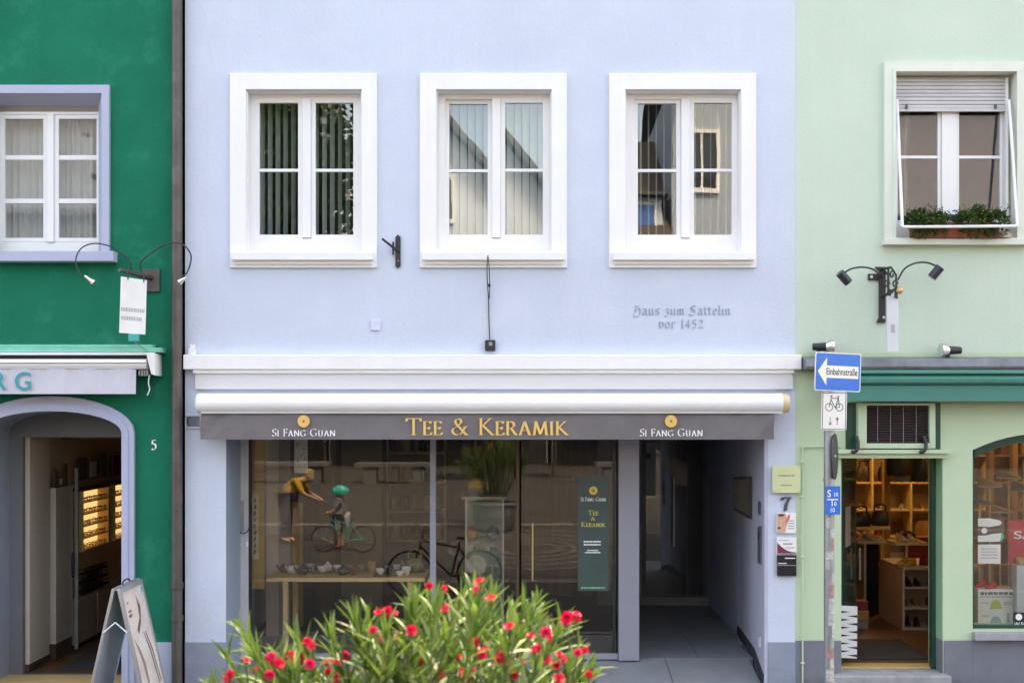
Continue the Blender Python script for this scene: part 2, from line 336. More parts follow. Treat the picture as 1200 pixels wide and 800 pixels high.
BLACK = {
 'H': ([[(.06, .78), (.22, .96), (.36, .80), (.16, .58), (.22, .36), (.10, .12), (.0, .0)], [(.22, .52), (.52, .66)], [(.36, .8), (.62, .9)], [(.52, .66), (.66, .52), (.64, .06), (.46, -.22), (.1, -.2), (.04, -.02)]], .78),
 'a': ([[(.08, .56), (.34, .62), (.40, .5), (.40, .10), (.50, .0)], [(.40, .36), (.10, .26), (.08, .08), (.2, .0), (.40, .12)]], .56),
 'u': ([[(.02, .54), (.10, .62), (.12, .10), (.22, .0), (.40, .12)], [(.34, .56), (.42, .62), (.42, .08), (.52, .0)]], .58),
 's': ([[(.40, .54), (.22, .62), (.08, .48), (.16, .34), (.38, .26), (.42, .10), (.24, .0), (.06, .06)], [(.4, .54), (.42, .66)]], .50),
 'z': ([[(.08, .56), (.36, .62), (.34, .5), (.18, .36), (.38, .24), (.36, .0), (.16, -.2), (.04, -.12)]], .48),
 'm': ([[(.02, .54), (.10, .62), (.10, .06), (.18, .0)], [(.14, .54), (.30, .62), (.36, .54), (.36, .06), (.44, .0)], [(.38, .54), (.54, .62), (.62, .54), (.62, .08), (.72, .0)]], .78),
 'S': ([[(.62, .86), (.40, .98), (.16, .84), (.18, .60), (.50, .50), (.58, .22), (.40, -.02), (.10, -.06), (.02, .1)], [(.30, .9), (.30, .3)], [(.0, .44), (.16, .56)]], .74),
 't': ([[(.10, .80), (.14, .10), (.24, .0), (.34, .08)], [(.0, .60), (.32, .62)]], .36),
 'e': ([[(.10, .28), (.40, .42), (.38, .54), (.26, .62), (.10, .50), (.08, .14), (.20, .0), (.40, .08)]], .48),
 'l': ([[(.04, .92), (.12, .98), (.12, .10), (.22, .0)]], .28),
 'i': ([[(.04, .54), (.12, .62), (.12, .08), (.22, .0)], [(.10, .80), (.16, .86)]], .28),
 'n': ([[(.02, .54), (.10, .62), (.10, .06), (.18, .0)], [(.14, .54), (.32, .62), (.40, .54), (.40, .08), (.50, .0)]], .56),
 'v': ([[(.04, .60), (.10, .70), (.12, .12), (.24, .0), (.42, .14), (.44, .50), (.30, .62), (.16, .52)]], .54),
 'o': ([[(.22, .62), (.08, .50), (.08, .12), (.24, .0), (.42, .12), (.42, .50), (.22, .62)]], .52),
 'r': ([[(.04, .54), (.12, .62), (.12, .06), (.20, .0)], [(.14, .52), (.32, .62), (.40, .54)]], .44),
 '1': ([[(.04, .74), (.18, .86), (.18, .02)], [(.06, .02), (.30, .02)]], .38),
 '4': ([[(.34, .0), (.34, .86), (.04, .28), (.50, .28)]], .56),
 '5': ([[(.44, .84), (.14, .82), (.12, .50), (.36, .50), (.44, .28), (.32, .04), (.06, .0)]], .54),
 '2': ([[(.08, .66), (.22, .84), (.42, .72), (.36, .46), (.06, .06), (.48, .06)]], .56),
 '\u00e4': None, ' ': ([], .32),
}
BLACK['\u00e4'] = (BLACK['a'][0] + [[(.06, .78), (.16, .90)], [(.30, .78), (.40, .90)]], .56)
def nib_text(mb, text, x0, x1, zb, h, y, font=ROMAN, nib=.15, ang=17, small=None, track=.10):
    """Broad-nib lettering: every stroke is the sweep of a slanted pen edge, each a hair in front of the last."""
    lay = []; cx = 0.0; first = True
    for ch in text:
        s = 1.0
        if small and ch != ' ':
            s = 1.0 if first or ch == '&' else small
        first = ch == ' '
        st, w = font[ch.upper() if small else ch]
        lay.append((st, cx, s)); cx += w * s + track
    k = (x1 - x0) / (cx - track); nv = Vector((math.cos(R(ang)), math.sin(R(ang)))) * nib / 2
    e = 0
    for st, ox, s in lay:
        for pl in st:
            pts = [Vector((px * s + ox, pz * s)) for px, pz in pl]
            for a, b in zip(pts, pts[1:]):
                d = b - a
                n = nv if abs(d.x * nv.y - d.y * nv.x) > 1e-3 * d.length else Vector((nv.x, nv.y + .02))
                q = [a - n, a + n, b + n, b - n]
                if d.x * n.y - d.y * n.x > 0: q.reverse()
                yy = y - 0.00004 * (e % 24); e += 1
                mb.poly([(x0 + p.x * k, yy, zb + p.y * h) for p in q])
    return mb
def nib_words(text, x0, x1, zb, h, y, name, mt, parent=None, meta=None, **kw):
    """One object for each word of a line."""
    font = kw.get('font', ROMAN); small = kw.get('small'); track = kw.get('track', .10)
    pos = []; cx = 0.0; first = True; cur = None; ws = []
    for ch in text:
        s = (1.0 if first or ch == '&' else small) if small and ch != ' ' else 1.0
        first = ch == ' '; w = font[ch.upper() if small else ch][1] * s
        if ch == ' ':
            if cur: ws.append(cur)
            cur = None
        else:
            if cur is None: cur = ['', cx, cx]
            cur[0] += ch; cur[2] = cx + w
        cx += w + track
    if cur: ws.append(cur)
    k = (x1 - x0) / (cx - track)
    for i, (wd, a, b) in enumerate(ws):
        t = MB(); nib_text(t, wd, x0 + a * k, x0 + b * k, zb, h, y, **kw)
        o = t.obj(name, mt, parent)
        if meta: tag(o, meta[0][i], meta[1])
_fc = {}
def font_mesh(text, size=1.0):
    cu = bpy.data.curves.new('t', 'FONT'); cu.body = text; cu.size = size; cu.offset = .012
    ob = bpy.data.objects.new('t', cu); col.objects.link(ob)
    dg = bpy.context.evaluated_depsgraph_get(); me = bpy.data.meshes.new_from_object(ob.evaluated_get(dg))
    vs_ = [tuple(v.co) for v in me.vertices]; fs = [tuple(p.vertices) for p in me.polygons]
    bpy.data.objects.remove(ob); bpy.data.curves.remove(cu); bpy.data.meshes.remove(me)
    return vs_, fs
def sans(mb, text, x0, x1, z0, z1, y):
    v, f = font_mesh(text); xs = [p[0] for p in v]; zs = [p[1] for p in v]; n = len(mb.v)
    ax, bx, az, bz = min(xs), max(xs), min(zs), max(zs)
    mb.v += [(x0 + (p[0] - ax) / (bx - ax) * (x1 - x0), y, z0 + (p[1] - az) / (bz - az) * (z1 - z0)) for p in v]
    mb.f += [tuple(n + i for i in q) for q in f]
    return mb
def rect(mb, x0, x1, z0, z1, y): return mb.poly([(x0, y, z0), (x1, y, z0), (x1, y, z1), (x0, y, z1)])
def disc(mb, cx, cz, rx, y, n=24, rz=None): return mb.poly([(p[0], y, p[1]) for p in arc(cx, cz, rx, rz or rx, 0, 360 - 360 / n, n - 1)])
def fine_print(mb, x0, x1, z0, z1, y, rows, rnd, gap=.45, word=.06):
    """Rows of print too small to read in the photograph."""
    dz = (z1 - z0) / rows
    for r in range(rows):
        x = x0; zc = z1 - (r + .5) * dz
        while x < x1 - 1e-4:
            w = (x1 - x0) * rnd.uniform(word * .5, word * 1.8)
            rect(mb, x, min(x + w, x1), zc - dz * (1 - gap) / 2, zc + dz * (1 - gap) / 2, y); x += w + (x1 - x0) * rnd.uniform(.012, .03)
    return mb

# ================================================================== the ground
def gz(y):
    if y > -2.0: return 0.0
    if y > -14: return (-2.0 - y) / 12.0 * 1.3 - 0.1
    return 1.2 + (-14 - y) * 0.03
M['cobble'] = mat('street_cobbles', (0.045, 0.043, 0.041), 0.75, var=0.25, vscale=4, bump=0.6, bscale=9)
g = MB()
ys = [60, 12, 0, -2.0, -2.001, -5, -8, -11, -14, -20, -30, -60]
zs = [-0.02, -0.02, -0.02, -0.02, -0.1, gz(-5), gz(-8), gz(-11), gz(-14), gz(-20), gz(-30), gz(-60)]
for i in range(len(ys) - 1):
    g.poly([(-70, ys[i + 1], zs[i + 1]), (70, ys[i + 1], zs[i + 1]), (70, ys[i], zs[i]), (-70, ys[i], zs[i])])
g.obj('street_ground', M['cobble'], kind='structure')
pav = thing('pavement', None, None); pav['kind'] = 'structure'
slab_me = MB().box(-.395, .395, -.245, .245, -.03, 0).mesh('slab', M['stone'])
for i in range(-12, 13):
    for j in range(3):
        inst('slab', slab_me, pav, (i * .8 + (.4 if j % 2 else 0), -.45 - j * .5, 0.012 + random.uniform(-.003, .003)))
k = MB()
kerb_me = MB().box(-.49, .49, -.07, .07, -.12, 0).mesh('kerb_stone', M['stone'])
for i in range(-10, 11): inst('kerb_stone', kerb_me, pav, (i, -1.83, 0.014))

# ================================================================== lavender house
LX0, LX1 = X(217), X(932)
house = thing('lavender_house', 'pale lavender plastered house with three white windows above tea shop', 'house', ((LX0 + LX1) / 2, 0, 0))
SHX0, SHX1, SHZ = X(265), X(900), Z(500)
wins = [0, 222.2, 443.6]
holes = [(X(289 + o), X(424 + o), Z(296), Z(107)) for o in wins] + [(SHX0, SHX1, 0.0, SHZ)]
PZ = Z(752)
m = MB().wall(LX0, LX1, 0.0, 9.6, 0.0, 0.45, holes)
m.box(LX0, LX0 + .2, .45, 10, 0, 9.6); m.box(LX1 - .2, LX1, .45, 10, 0, 9.6); m.box(LX0 + .2, LX1 - .2, 9.8, 10, 0, 9.6)
m.obj('wall', M['lav'], house)
MB().box(LX0, SHX0, -.012, -.001, 0, PZ).obj('plinth', M['dado'], house)
MB().box(SHX1, LX1, -.012, -.001, 0, PZ).obj('plinth', M['dado'], house)
def roof(parent, x0, x1, zc=9.6):
    r = MB(); r.prism_x([(-.5, zc - .05), (-.5, zc + .05), (5, zc + 4.3), (10.5, zc + .05), (10.5, zc - .05), (5, zc + 4.1)], x0, x1)
    o = r.obj('roof', M['roof'], parent)
    MB().box(x0, x1, -.4, -.02, zc - .25, zc - .06).obj('eaves_board', M['white'], parent)
    MB().prism([(x0, zc), (x1, zc), (x1, zc + .01), (x0, zc + .01)], 0.45, 9.8).obj('attic_floor', M['brown'], parent)
roof(house, LX0, LX1)
# rooms behind the upper windows
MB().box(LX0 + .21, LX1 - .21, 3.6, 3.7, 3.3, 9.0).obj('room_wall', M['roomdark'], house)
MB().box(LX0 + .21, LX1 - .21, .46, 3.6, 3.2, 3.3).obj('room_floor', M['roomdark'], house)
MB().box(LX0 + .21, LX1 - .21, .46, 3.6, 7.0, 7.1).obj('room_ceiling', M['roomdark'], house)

def sash(parent, x0, x1, z0, z1, w, y0, y1, bars, name='sash', glassm=None, mw=.032, tilt=0.0):
    """A casement: ring, glazing bars and a pane in every field; tilted inwards about its foot."""
    px, pz = (x0 + x1) / 2, z0
    s = MB().ring((x0, x1, z0, z1), (x0 + w, x1 - w, z0 + w, z1 - w), y0, y1)
    parts = [(name, s, M['wframe'], .003)]
    ze = [z0 + w] + [b for b in bars] + [z1 - w]
    for b in bars: parts.append(('glazing_bar', MB().box(x0 + w, x1 - w, y0 + .006, y1 - .006, b - mw / 2, b + mw / 2), M['wframe'], .003))
    for i in range(len(ze) - 1):
        lo = ze[i] + (mw / 2 if i else 0); hi = ze[i + 1] - (mw / 2 if i < len(ze) - 2 else 0)
        parts.append(('pane', MB().box(x0 + w, x1 - w, (y0 + y1) / 2 - .003, (y0 + y1) / 2 + .003, lo, hi), glassm or M['pane'], 0))
    T = Matrix.Translation((px, y0, pz)) @ Matrix.Rotation(-R(tilt), 4, 'X') @ Matrix.Translation((-px, -y0, -pz))
    for n, b, mt, bv in parts:
        if tilt: b.xf(T)
        b.obj(n, mt, parent, bevel=bv)

def white_window(o, tilt, slat_ang, rnd):
    win = thing('window', None, None); win.parent = house; win.location = Vector((X(356 + o), 0, Z(314))) - house.location
    ox0, ox1, oz0, oz1 = X(270 + o), X(442 + o), Z(314), Z(87)
    ix0, ix1, iz0, iz1 = X(289 + o), X(424 + o), Z(296), Z(106)
    s = MB().ring((ox0, ox1, oz0, oz1), (ix0, ix1, iz0, iz1), -.035, .002)
    s.obj('surround', M['white'], win, bevel=.006)
    j = MB().ring((ix0, ix1, iz0, iz1), (ix0 + .012, ix1 - .012, iz0 + .012, iz1 - .012), .0021, .16); j.obj('reveal', M['white'], win)
    MB().box(ox0 + .03, ox1 - .03, -.105, -.0352, Z(306), Z(296.5)).obj('sill', M['white'], win, bevel=.008)
    MB().box(ox0 + .05, ox1 - .05, -.06, -.0353, Z(310), Z(306) - .001).obj('sill_moulding', M['white'], win)
    fx0, fx1, fz0, fz1 = ix0 + .0125, ix1 - .0125, iz0 + .0125, iz1 - .0125
    d = .12
    gx0, gx1, gz0, gz1 = X(298 + o, d), X(420 + o, d), Z(281, d), Z(115, d)
    MB().ring((fx0, fx1, fz0, fz1), (gx0 + .015, gx1 - .015, gz0 + .015, gz1 - .01), d, d + .07).obj('frame', M['wframe'], win, bevel=.004)
    mx0, mx1 = X(354.5 + o, d), X(364.5 + o, d)
    MB().box(mx0, mx1, d - .022, d + .05, gz0 + .02, gz1 - .005).obj('mullion', M['wframe'], win, bevel=.006)
    zb = Z(199.4, d)
    sash(win, gx0 + .008, mx0 - .001, gz0 + .008, gz1 - .004, .046, d + .002, d + .055, [zb], tilt=tilt)
    sash(win, mx1 + .001, gx1 - .008, gz0 + .008, gz1 - .004, .046, d + .002, d + .055, [zb])
    me = MB().box(-.0425, .0425, -.0009, .0009, Z(283) - Z(110), 0).mesh('blind_slat', M['blind'])
    x = gx0 + .03
    while x < gx1 - .03:
        i = inst('blind_slat', me, win, Vector((x, .40, Z(110))) - house.location - win.location, (0, 0, R(slat_ang + rnd.uniform(-4, 4)))); x += .083
    MB().box(gx0, gx1, .38, .42, Z(110) + .001, Z(110) + .03).obj('blind_rail', M['wframe'], win)
rw = random.Random(3)
white_window(wins[0], 0, 66, rw); white_window(wins[1], 1.9, 35, rw); white_window(wins[2], 1.1, 72, rw)

# band above the shop: cornice and fascia
MB().box(X(217.5), X(937), -.10, -.001, Z(433), Z(416)).obj('cornice', M['white'], house, bevel=.008)
MB().box(X(228), X(929), -.075, -.001, Z(437.5), Z(433) - .001).obj('cornice_step', M['white'], house, bevel=.004)
MB().box(X(230), X(928), -.05, -.001, Z(456), Z(437.5) - .001).obj('fascia', mat('pale_grey_fascia', (0.60, 0.60, 0.62), .6, var=.03, vscale=3, stretch=(.3, 1, 6)), house, bevel=.003)

# recessed shopfront and passage
FD = .70
fl = .176
RM = M['reveal']
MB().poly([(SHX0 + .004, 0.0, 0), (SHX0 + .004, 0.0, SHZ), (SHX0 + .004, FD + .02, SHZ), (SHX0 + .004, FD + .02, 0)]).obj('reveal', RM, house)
def pwx(d): return SHX1 + .0589 * d - .036
pw = MB()
pw.poly([(pwx(-.0), 0.002, 0.0), (pwx(-.0), .002, 3.0), (pwx(4.6), 4.6, 3.0), (pwx(4.6), 4.6, 0.0)])
pw.poly([(pwx(0), .002, 0), (SHX1 - .001, .002, 0), (SHX1 - .001, .002, 3.0), (pwx(0), .002, 3.0)])
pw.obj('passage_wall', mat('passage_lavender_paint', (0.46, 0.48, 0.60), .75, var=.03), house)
pb = MB()
for (ya, yb0, za, zb0) in ((.05, .758, .035, fl - .002), (.758, 4.44, fl - .002, fl - .002)):
    q0, q1 = pwx(ya), pwx(yb0); n_ = len(pb.v)
    pb.v += [(q0 - .014, ya, za), (q1 - .014, yb0, zb0), (q1 - .014, yb0, zb0 + .11), (q0 - .014, ya, za + .11), (q0 - .001, ya, za), (q1 - .001, yb0, zb0), (q1 - .001, yb0, zb0 + .11), (q0 - .001, ya, za + .11)]
    pb.f += [tuple(n_ + i for i in q) for q in ((0, 1, 2, 3), (3, 2, 6, 7), (0, 3, 7, 4))]
pb.obj('skirting', mat('dark_grey_skirting', (.035, .038, .05), .6), house)
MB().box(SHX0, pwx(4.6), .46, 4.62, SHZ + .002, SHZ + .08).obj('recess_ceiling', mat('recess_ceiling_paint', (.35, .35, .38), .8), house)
# entrance floor: slabs rising from the pavement to the threshold
ef = thing('entrance_floor', None, None); ef.parent = house
xs_ = [SHX0 + .006] + [X(p) for p in (330, 420, 510, 600, 690, 790)] + [SHX1 - .052]
for i in range(len(xs_) - 1):
    x0, x1 = xs_[i] + .003, xs_[i + 1] - .003
    MB().prism_x([(-.02, -.1), (FD + .06, -.1), (FD + .06, fl), (-.02, .03)][::1], x0, x1).obj('slab', M['slab'], ef, bevel=.003)
for i in range(4):
    y0 = FD + .064 + i * .96
    for x0, x1 in ((1.39, 2.06), (2.066, 2.655)):
        MB().box(x0, x1 + (.0 if x1 < 2.5 else .0589 * y0 - .052), y0, y0 + .954, fl - .15, fl - .001 * 0).obj('slab', M['slab'], ef, bevel=.002)
# shopfront frame
sf = thing('shopfront', None, None); sf.parent = house
sx = lambda p: X(p, FD); sz = lambda p: Z(p, FD)
met = M['lavgrey']
white_post = MB().box(sx(281), sx(291.5), FD - .02, FD + .06, fl + .002, sz(498)); white_post.obj('frame_post', mat('pale_grey_lacquer', (.52, .52, .53), .4), sf, bevel=.004)
MB().box(sx(277.5), sx(280.8), FD - .05, FD + .05, fl + .002, sz(498)).obj('frame_post', met, sf, bevel=.003)
MB().box(sx(291.6), sx(294), FD - .01, FD + .05, fl + .03, sz(498)).obj('gasket', M['black'], sf)
MB().box(sx(504), sx(511), FD - .03, FD + .05, fl + .002, sz(498)).obj('mullion', met, sf, bevel=.004)
MB().box(sx(605), sx(608.5), FD - .01, FD + .04, fl + .002, sz(498)).obj('mullion', M['brown'], sf, bevel=.003)
MB().box(sx(724.5), sx(748.5), FD - .06, FD + .10, fl - .004, sz(496)).obj('pillar', met, sf, bevel=.006)
MB().box(sx(294), sx(724), FD - .02, FD + .045, fl + .002, sz(765)).obj('bottom_rail', met, sf, bevel=.003)
MB().box(sx(294), sx(724), FD - .02, FD + .045, sz(504), sz(498)).obj('top_rail', met, sf)
for a, b in ((294, 503.8), (511.2, 604.8)):
    MB().box(sx(a), sx(b), FD + .008, FD + .016, sz(765) + .001, sz(504)).obj('shop_pane', M['shopglass'], sf)
dr = MB().box(sx(611), sx(722), FD + .004, FD + .014, sz(764), sz(504)).obj('glass_door', M['shopglass'], sf)
h = MB(); h.tube([(sx(624), FD - .07, sz(612)), (sx(624), FD - .07, sz(679))], .011, 10)
for p in (622, 666): h.tube([(sx(624), FD - .07, sz(p)), (sx(617), FD + .003, sz(p))], .007, 8)
h.obj('door_handle', mat('brass_handle', (.55, .42, .2), .3, metal=.9), sf, smooth=True)
MB().box(sx(718), sx(721), FD - .005, FD + .02, sz(764), sz(504)).obj('door_edge', M['black'], sf)
h = MB().box(sx(281.5), sx(286.5), FD - .05, FD - .021, sz(622), sz(586)); h.obj('handle_plate', M['steel'], sf, bevel=.003)
h = MB().tube(curve3([(sx(282), FD - .04, sz(621)), (sx(285), FD - .06, sz(624)), (sx(291), FD - .05, sz(622)), (sx(293), FD - .03, sz(616))]), .006, 6); h.obj('cable', M['black'], sf, smooth=True)
MB().box(sx(289), sx(291.5), FD - .035, FD - .021, sz(640), sz(634)).obj('latch', M['wframe'], sf)
# banner panel on the glass door
bx0, bx1, bz0, bz1 = sx(677.5), sx(713), sz(692), sz(558)
ban = MB().box(bx0, bx1, FD - .002, FD + .0035, bz0, bz1).obj('banner_film', mat('grey_green_banner_film', (.042, .075, .07), .5, var=.15, vscale=4), sf)
yb = FD - .0025
cxb = (bx0 + bx1) / 2
t = MB(); disc(t, cxb, sz(574.5), .045, yb); t.obj('emblem', M['gold'], sf)
t = MB()
for k in range(8): disc(t, cxb + .02 * math.cos(k * .785), sz(574.5) + .02 * math.sin(k * .785), .005, yb - .0004, 8)
disc(t, cxb, sz(574.5), .010, yb - .0004, 10); t.obj('emblem_centre', M['bprint'], sf)
nib_words('Si Fang Guan', bx0 + .03, bx1 - .03, sz(587), .045, yb, 'lettering', M['wprint'], sf, nib=.16, small=.78)
ygold = mat('yellow_print', (.55, .50, .12), .5)
for wd, a, b, zz_, hh_ in (('Tee', cxb - .055, cxb + .055, 603.5, .055), ('&', cxb - .025, cxb + .025, 609.5, .04), ('Keramik', bx0 + .035, bx1 - .035, 617, .055)): nib_words(wd, a, b, sz(zz_), hh_, yb, 'lettering', ygold, sf, small=.78)
t = MB(); rf = random.Random(5)
for r_, (p0, p1, a, b) in enumerate(((683, 704, 633, 635.5), (683, 704, 636.5, 639), (687, 701, 643.5, 645.5), (684.5, 704, 646, 648))): fine_print(t, sx(p0 + 1), sx(p1), sz(b), sz(a), yb, 1, rf, .3, .1)
t.obj('opening_hours_print', M['wprint'], sf)
t = MB(); fine_print(t, sx(681), sx(709), sz(689.5), sz(687), yb, 1, rf, .3, .1); t.obj('web_address_print', mat('green_print', (.2, .5, .25), .5), sf)

# passage back wall with glazed door
bd = 4.5
bx = lambda p: X(p, bd); bz = lambda p: Z(p, bd)
m = MB().wall(1.2, 3.05, fl, 3.0, bd, bd + .1, [(bx(752), bx(829), fl + .01, bz(500))]); m.obj('passage_wall', M['lavgrey'], house)
gd = thing('glazed_door', None, None); gd.parent = house
MB().ring((bx(752) + .001, bx(829) - .001, fl + .012, bz(500) - .002), (bx(757), bx(823), bz(697), bz(508)), bd + .002, bd + .06).obj('door_frame', mat('dark_door_paint', (.06, .07, .08), .4), gd, bevel=.004)
MB().box(bx(757), bx(823), bd + .03, bd + .036, bz(697), bz(508)).obj('pane', M['shopglass'], gd)
MB().box(bx(750), bx(832), bd - .05, bd - .002, fl + .001, bz(698.5)).obj('threshold', M['slab'], gd, bevel=.004)
MB().box(bx(757), bx(768.5), bd + .018, bd + .026, bz(581), bz(518)).obj('notice', mat('pale_green_notice', (.42, .50, .46), .6), gd)
MB().box(bx(757.2), bx(763), bd + .012, bd + .0175, bz(537), bz(531)).obj('notice_picture', M['brown'], gd)
MB().box(bx(788), bx(790), bd - .06, bd - .03, bz(640), bz(560)).obj('handle', M['steel'], gd)
MB().box(1.2, 3.05, bd + 2.2, bd + 2.3, 0, 3).obj('stair_wall', M['roomdark'], house)
# side wall between shop and passage (shop side panelled)
MB().box(1.385, 1.40, FD + .11, bd, fl, 2.9).obj('partition', M['lavgrey'], house)
# framed mirror and bells on the passage wall
def on_wall(py_front, py_back, d0, d1, name, mt, th=.02):
    (t0, b0), (t1, b1) = py_front, py_back
    x0, x1 = pwx(d0) - .002, pwx(d1) - .002; q = MB()
    q.v = [(x0, d0, Z(b0, d0)), (x1, d1, Z(b1, d1)), (x1, d1, Z(t1, d1)), (x0, d0, Z(t0, d0))]; q.v += [(x - th, y, z) for x, y, z in q.v]
    q.f = [(4, 5, 6, 7), (0, 4, 7, 3), (1, 2, 6, 5), (3, 7, 6, 2), (0, 1, 5, 4)]
    return q
pic = thing('framed_picture', 'dark framed glossy picture hanging on lavender passage wall', 'picture', (pwx(1.8), 1.8, Z(600, 1.8)))
on_wall((558, 608), (559, 596), .95, 2.75, '', None, .025).obj('frame', mat('picture_frame', (.06, .06, .065), .4), pic, bevel=.003)
on_wall((561, 604), (561.5, 593), 1.02, 2.66, '', None, .028).obj('print', mat('dull_print', (.10, .105, .10), .2, var=.6, vscale=4, dirt=(.25, .22, .10), dirt_amt=.5, dirt_scale=3), pic)
bp = thing('intercom_panel', 'slim grey intercom strip set in lavender entrance reveal', 'intercom', (pwx(.3), .3, Z(660, .3)))
on_wall((616, 661), (617, 659), .2, .38, '', None, .02).obj('panel', mat('slate_panel', (.12, .13, .16), .4, metal=.3), bp, bevel=.003)
on_wall((622, 632), (622, 632), .25, .33, '', None, .024).obj('grille', M['black'], bp)
on_wall((587, 603), (587, 602), .25, .38, '', None, .015).obj('switch_plate', mat('slate_panel', (.12, .13, .16)), None, label='small grey switch plate in lavender entrance reveal', cat='switch')
on_wall((746, 758), (746, 757), .25, .37, '', None, .012).obj('socket_plate', M['wframe'], None, label='pale socket plate low in the lavender entrance reveal', cat='socket')
# tea shop room
wl = X(280, FD) - .25
MB().box(wl, 1.384, FD + .08, 5.5, fl - .06, fl - .012).obj('shop_floor', mat('dark_plank_floor', (.08, .05, .035), .4, var=.3, vscale=5, stretch=(8, .8, 1)), house)
MB().box(wl, 1.384, 5.4, 5.5, fl, 2.9).obj('shop_wall', M['brown'], house)
MB().box(wl - .05, wl, FD + .08, 5.4, fl, 2.9).obj('shop_wall', M['cream'], house)
MB().box(wl, 1.384, FD + .08, 5.5, 2.86, 2.92).obj('shop_ceiling', mat('shop_ceiling_paint', (.25, .22, .19), .8), house)

# ================================================================== emerald house on the left
GX0, GX1 = -9.6, X(208)
gh = thing('emerald_house', 'emerald green plastered house with arched eyewear shop entrance', 'house', ((GX0 + GX1) / 2, 0, 0))
ax, ahw = 62, 83                               # arch centre column, half width (photo px)
acz, asz = Z(481), Z(507)                      # crown and springing heights
gw = (X(-12), X(120.8), Z(296), Z(110.6))
dh = (X(ax - ahw), X(ax + ahw), 0.0, acz)
m = MB().wall(GX0, GX1, 0, 9.6, 0, .7, [gw, dh])
m.box(GX0, GX0 + .2, .7, 10, 0, 9.6); m.box(GX0 + .2, GX1, 9.8, 10, 0, 9.6)
# spandrels between arch curve and lintel line
na = 16
ca = arc(X(ax), asz, X(ax + ahw) - X(ax), acz - asz, 180, 0, na)
for y, flip in ((0.0, 0), (.7, 1)):
    for (xa, za), (xb, zb) in zip(ca, ca[1:]):
        q = [(xa, y, za), (xb, y, zb), (xb, y, acz), (xa, y, acz)]
        m.poly(q[::-1] if flip else q)
for (xa, za), (xb, zb) in zip(ca, ca[1:]): m.poly([(xa, 0, za), (xa, .7, za), (xb, .7, zb), (xb, 0, zb)])
m.obj('wall', M['greenw'], gh)
MB().box(X(158.5), GX1, -.010, -.001, 0, Z(752)).obj('plinth', mat('pale_lavender_plinth', (.45, .50, .62), .8, var=.05), gh)
roof(gh, GX0, GX1)
# arch surround and stone jambs: voussoir-like moulded band with an inner step
def arch_band(o, i, y0, y1):
    co = arc(X(ax), asz, X(ax + o[0]) - X(ax), o[1] - asz, 180, 0, na); ci = arc(X(ax), asz, X(ax + i[0]) - X(ax), i[1] - asz, 180, 0, na)
    pts = [(co[0][0], 0)] + co + [(co[-1][0], 0), (ci[-1][0], 0)] + ci[::-1] + [(ci[0][0], 0)]
    b = MB(); n = len(co)
    O = [(co[0][0], 0)] + co + [(co[-1][0], 0)]; I = [(ci[0][0], 0)] + ci + [(ci[-1][0], 0)]
    for (o0, o1, i0, i1) in zip(O, O[1:], I, I[1:]):
        b.poly([(i0[0], y0, i0[1]), (i1[0], y0, i1[1]), (o1[0], y0, o1[1]), (o0[0], y0, o0[1])])
        b.poly([(o0[0], y0, o0[1]), (o1[0], y0, o1[1]), (o1[0], y1, o1[1]), (o0[0], y1, o0[1])])
        b.poly([(i1[0], y0, i1[1]), (i0[0], y0, i0[1]), (i0[0], y1, i0[1]), (i1[0], y1, i1[1])])
    return b
arch_band((96.5, Z(464)), (83.5, Z(480.7)), -.05, .001).obj('arch_surround', M['lavstone'], gh)
arch_band((90, Z(472)), (82.5, Z(481.5)), -.062, -.0501).obj('arch_moulding', M['lavstone'], gh)
# reveals lined in grey lavender
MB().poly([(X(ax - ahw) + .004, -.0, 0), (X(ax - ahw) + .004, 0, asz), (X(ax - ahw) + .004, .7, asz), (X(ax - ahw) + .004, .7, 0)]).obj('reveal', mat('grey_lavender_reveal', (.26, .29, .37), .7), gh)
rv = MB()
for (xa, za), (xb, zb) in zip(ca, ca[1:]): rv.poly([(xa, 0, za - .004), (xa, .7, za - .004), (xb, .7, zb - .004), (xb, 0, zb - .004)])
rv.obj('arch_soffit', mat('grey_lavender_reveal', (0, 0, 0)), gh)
# inner door frame
MB().ring((X(ax - ahw) - .1, X(ax + ahw) + .1, 0.005, acz + .1), (X(28, .74), X(ax + ahw) - .06, .004, Z(512, .74)), .702, .78).obj('door_frame', mat('stone_grey_frame', (.16, .17, .19), .6), gh)
MB().box(X(ax - ahw) - .1, X(ax + ahw) + .1, -.04, .70, -.06, .012).obj('threshold', M['oak'], gh, bevel=.004)
# room
rx = -5.36
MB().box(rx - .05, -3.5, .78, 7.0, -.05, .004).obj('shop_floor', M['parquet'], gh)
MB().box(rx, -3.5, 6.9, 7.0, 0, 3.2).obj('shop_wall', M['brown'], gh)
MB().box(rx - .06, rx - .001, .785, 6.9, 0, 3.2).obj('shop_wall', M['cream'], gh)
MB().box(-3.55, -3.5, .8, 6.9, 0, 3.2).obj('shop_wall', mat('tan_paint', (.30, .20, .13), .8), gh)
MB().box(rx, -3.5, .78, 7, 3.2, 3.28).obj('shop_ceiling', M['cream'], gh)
MB().box(rx + .001, -3.56, 1.9, 2.1, 2.55, 2.75).obj('ceiling_beam', mat('wood_beam', (.16, .09, .05), .6), gh, bevel=.01)
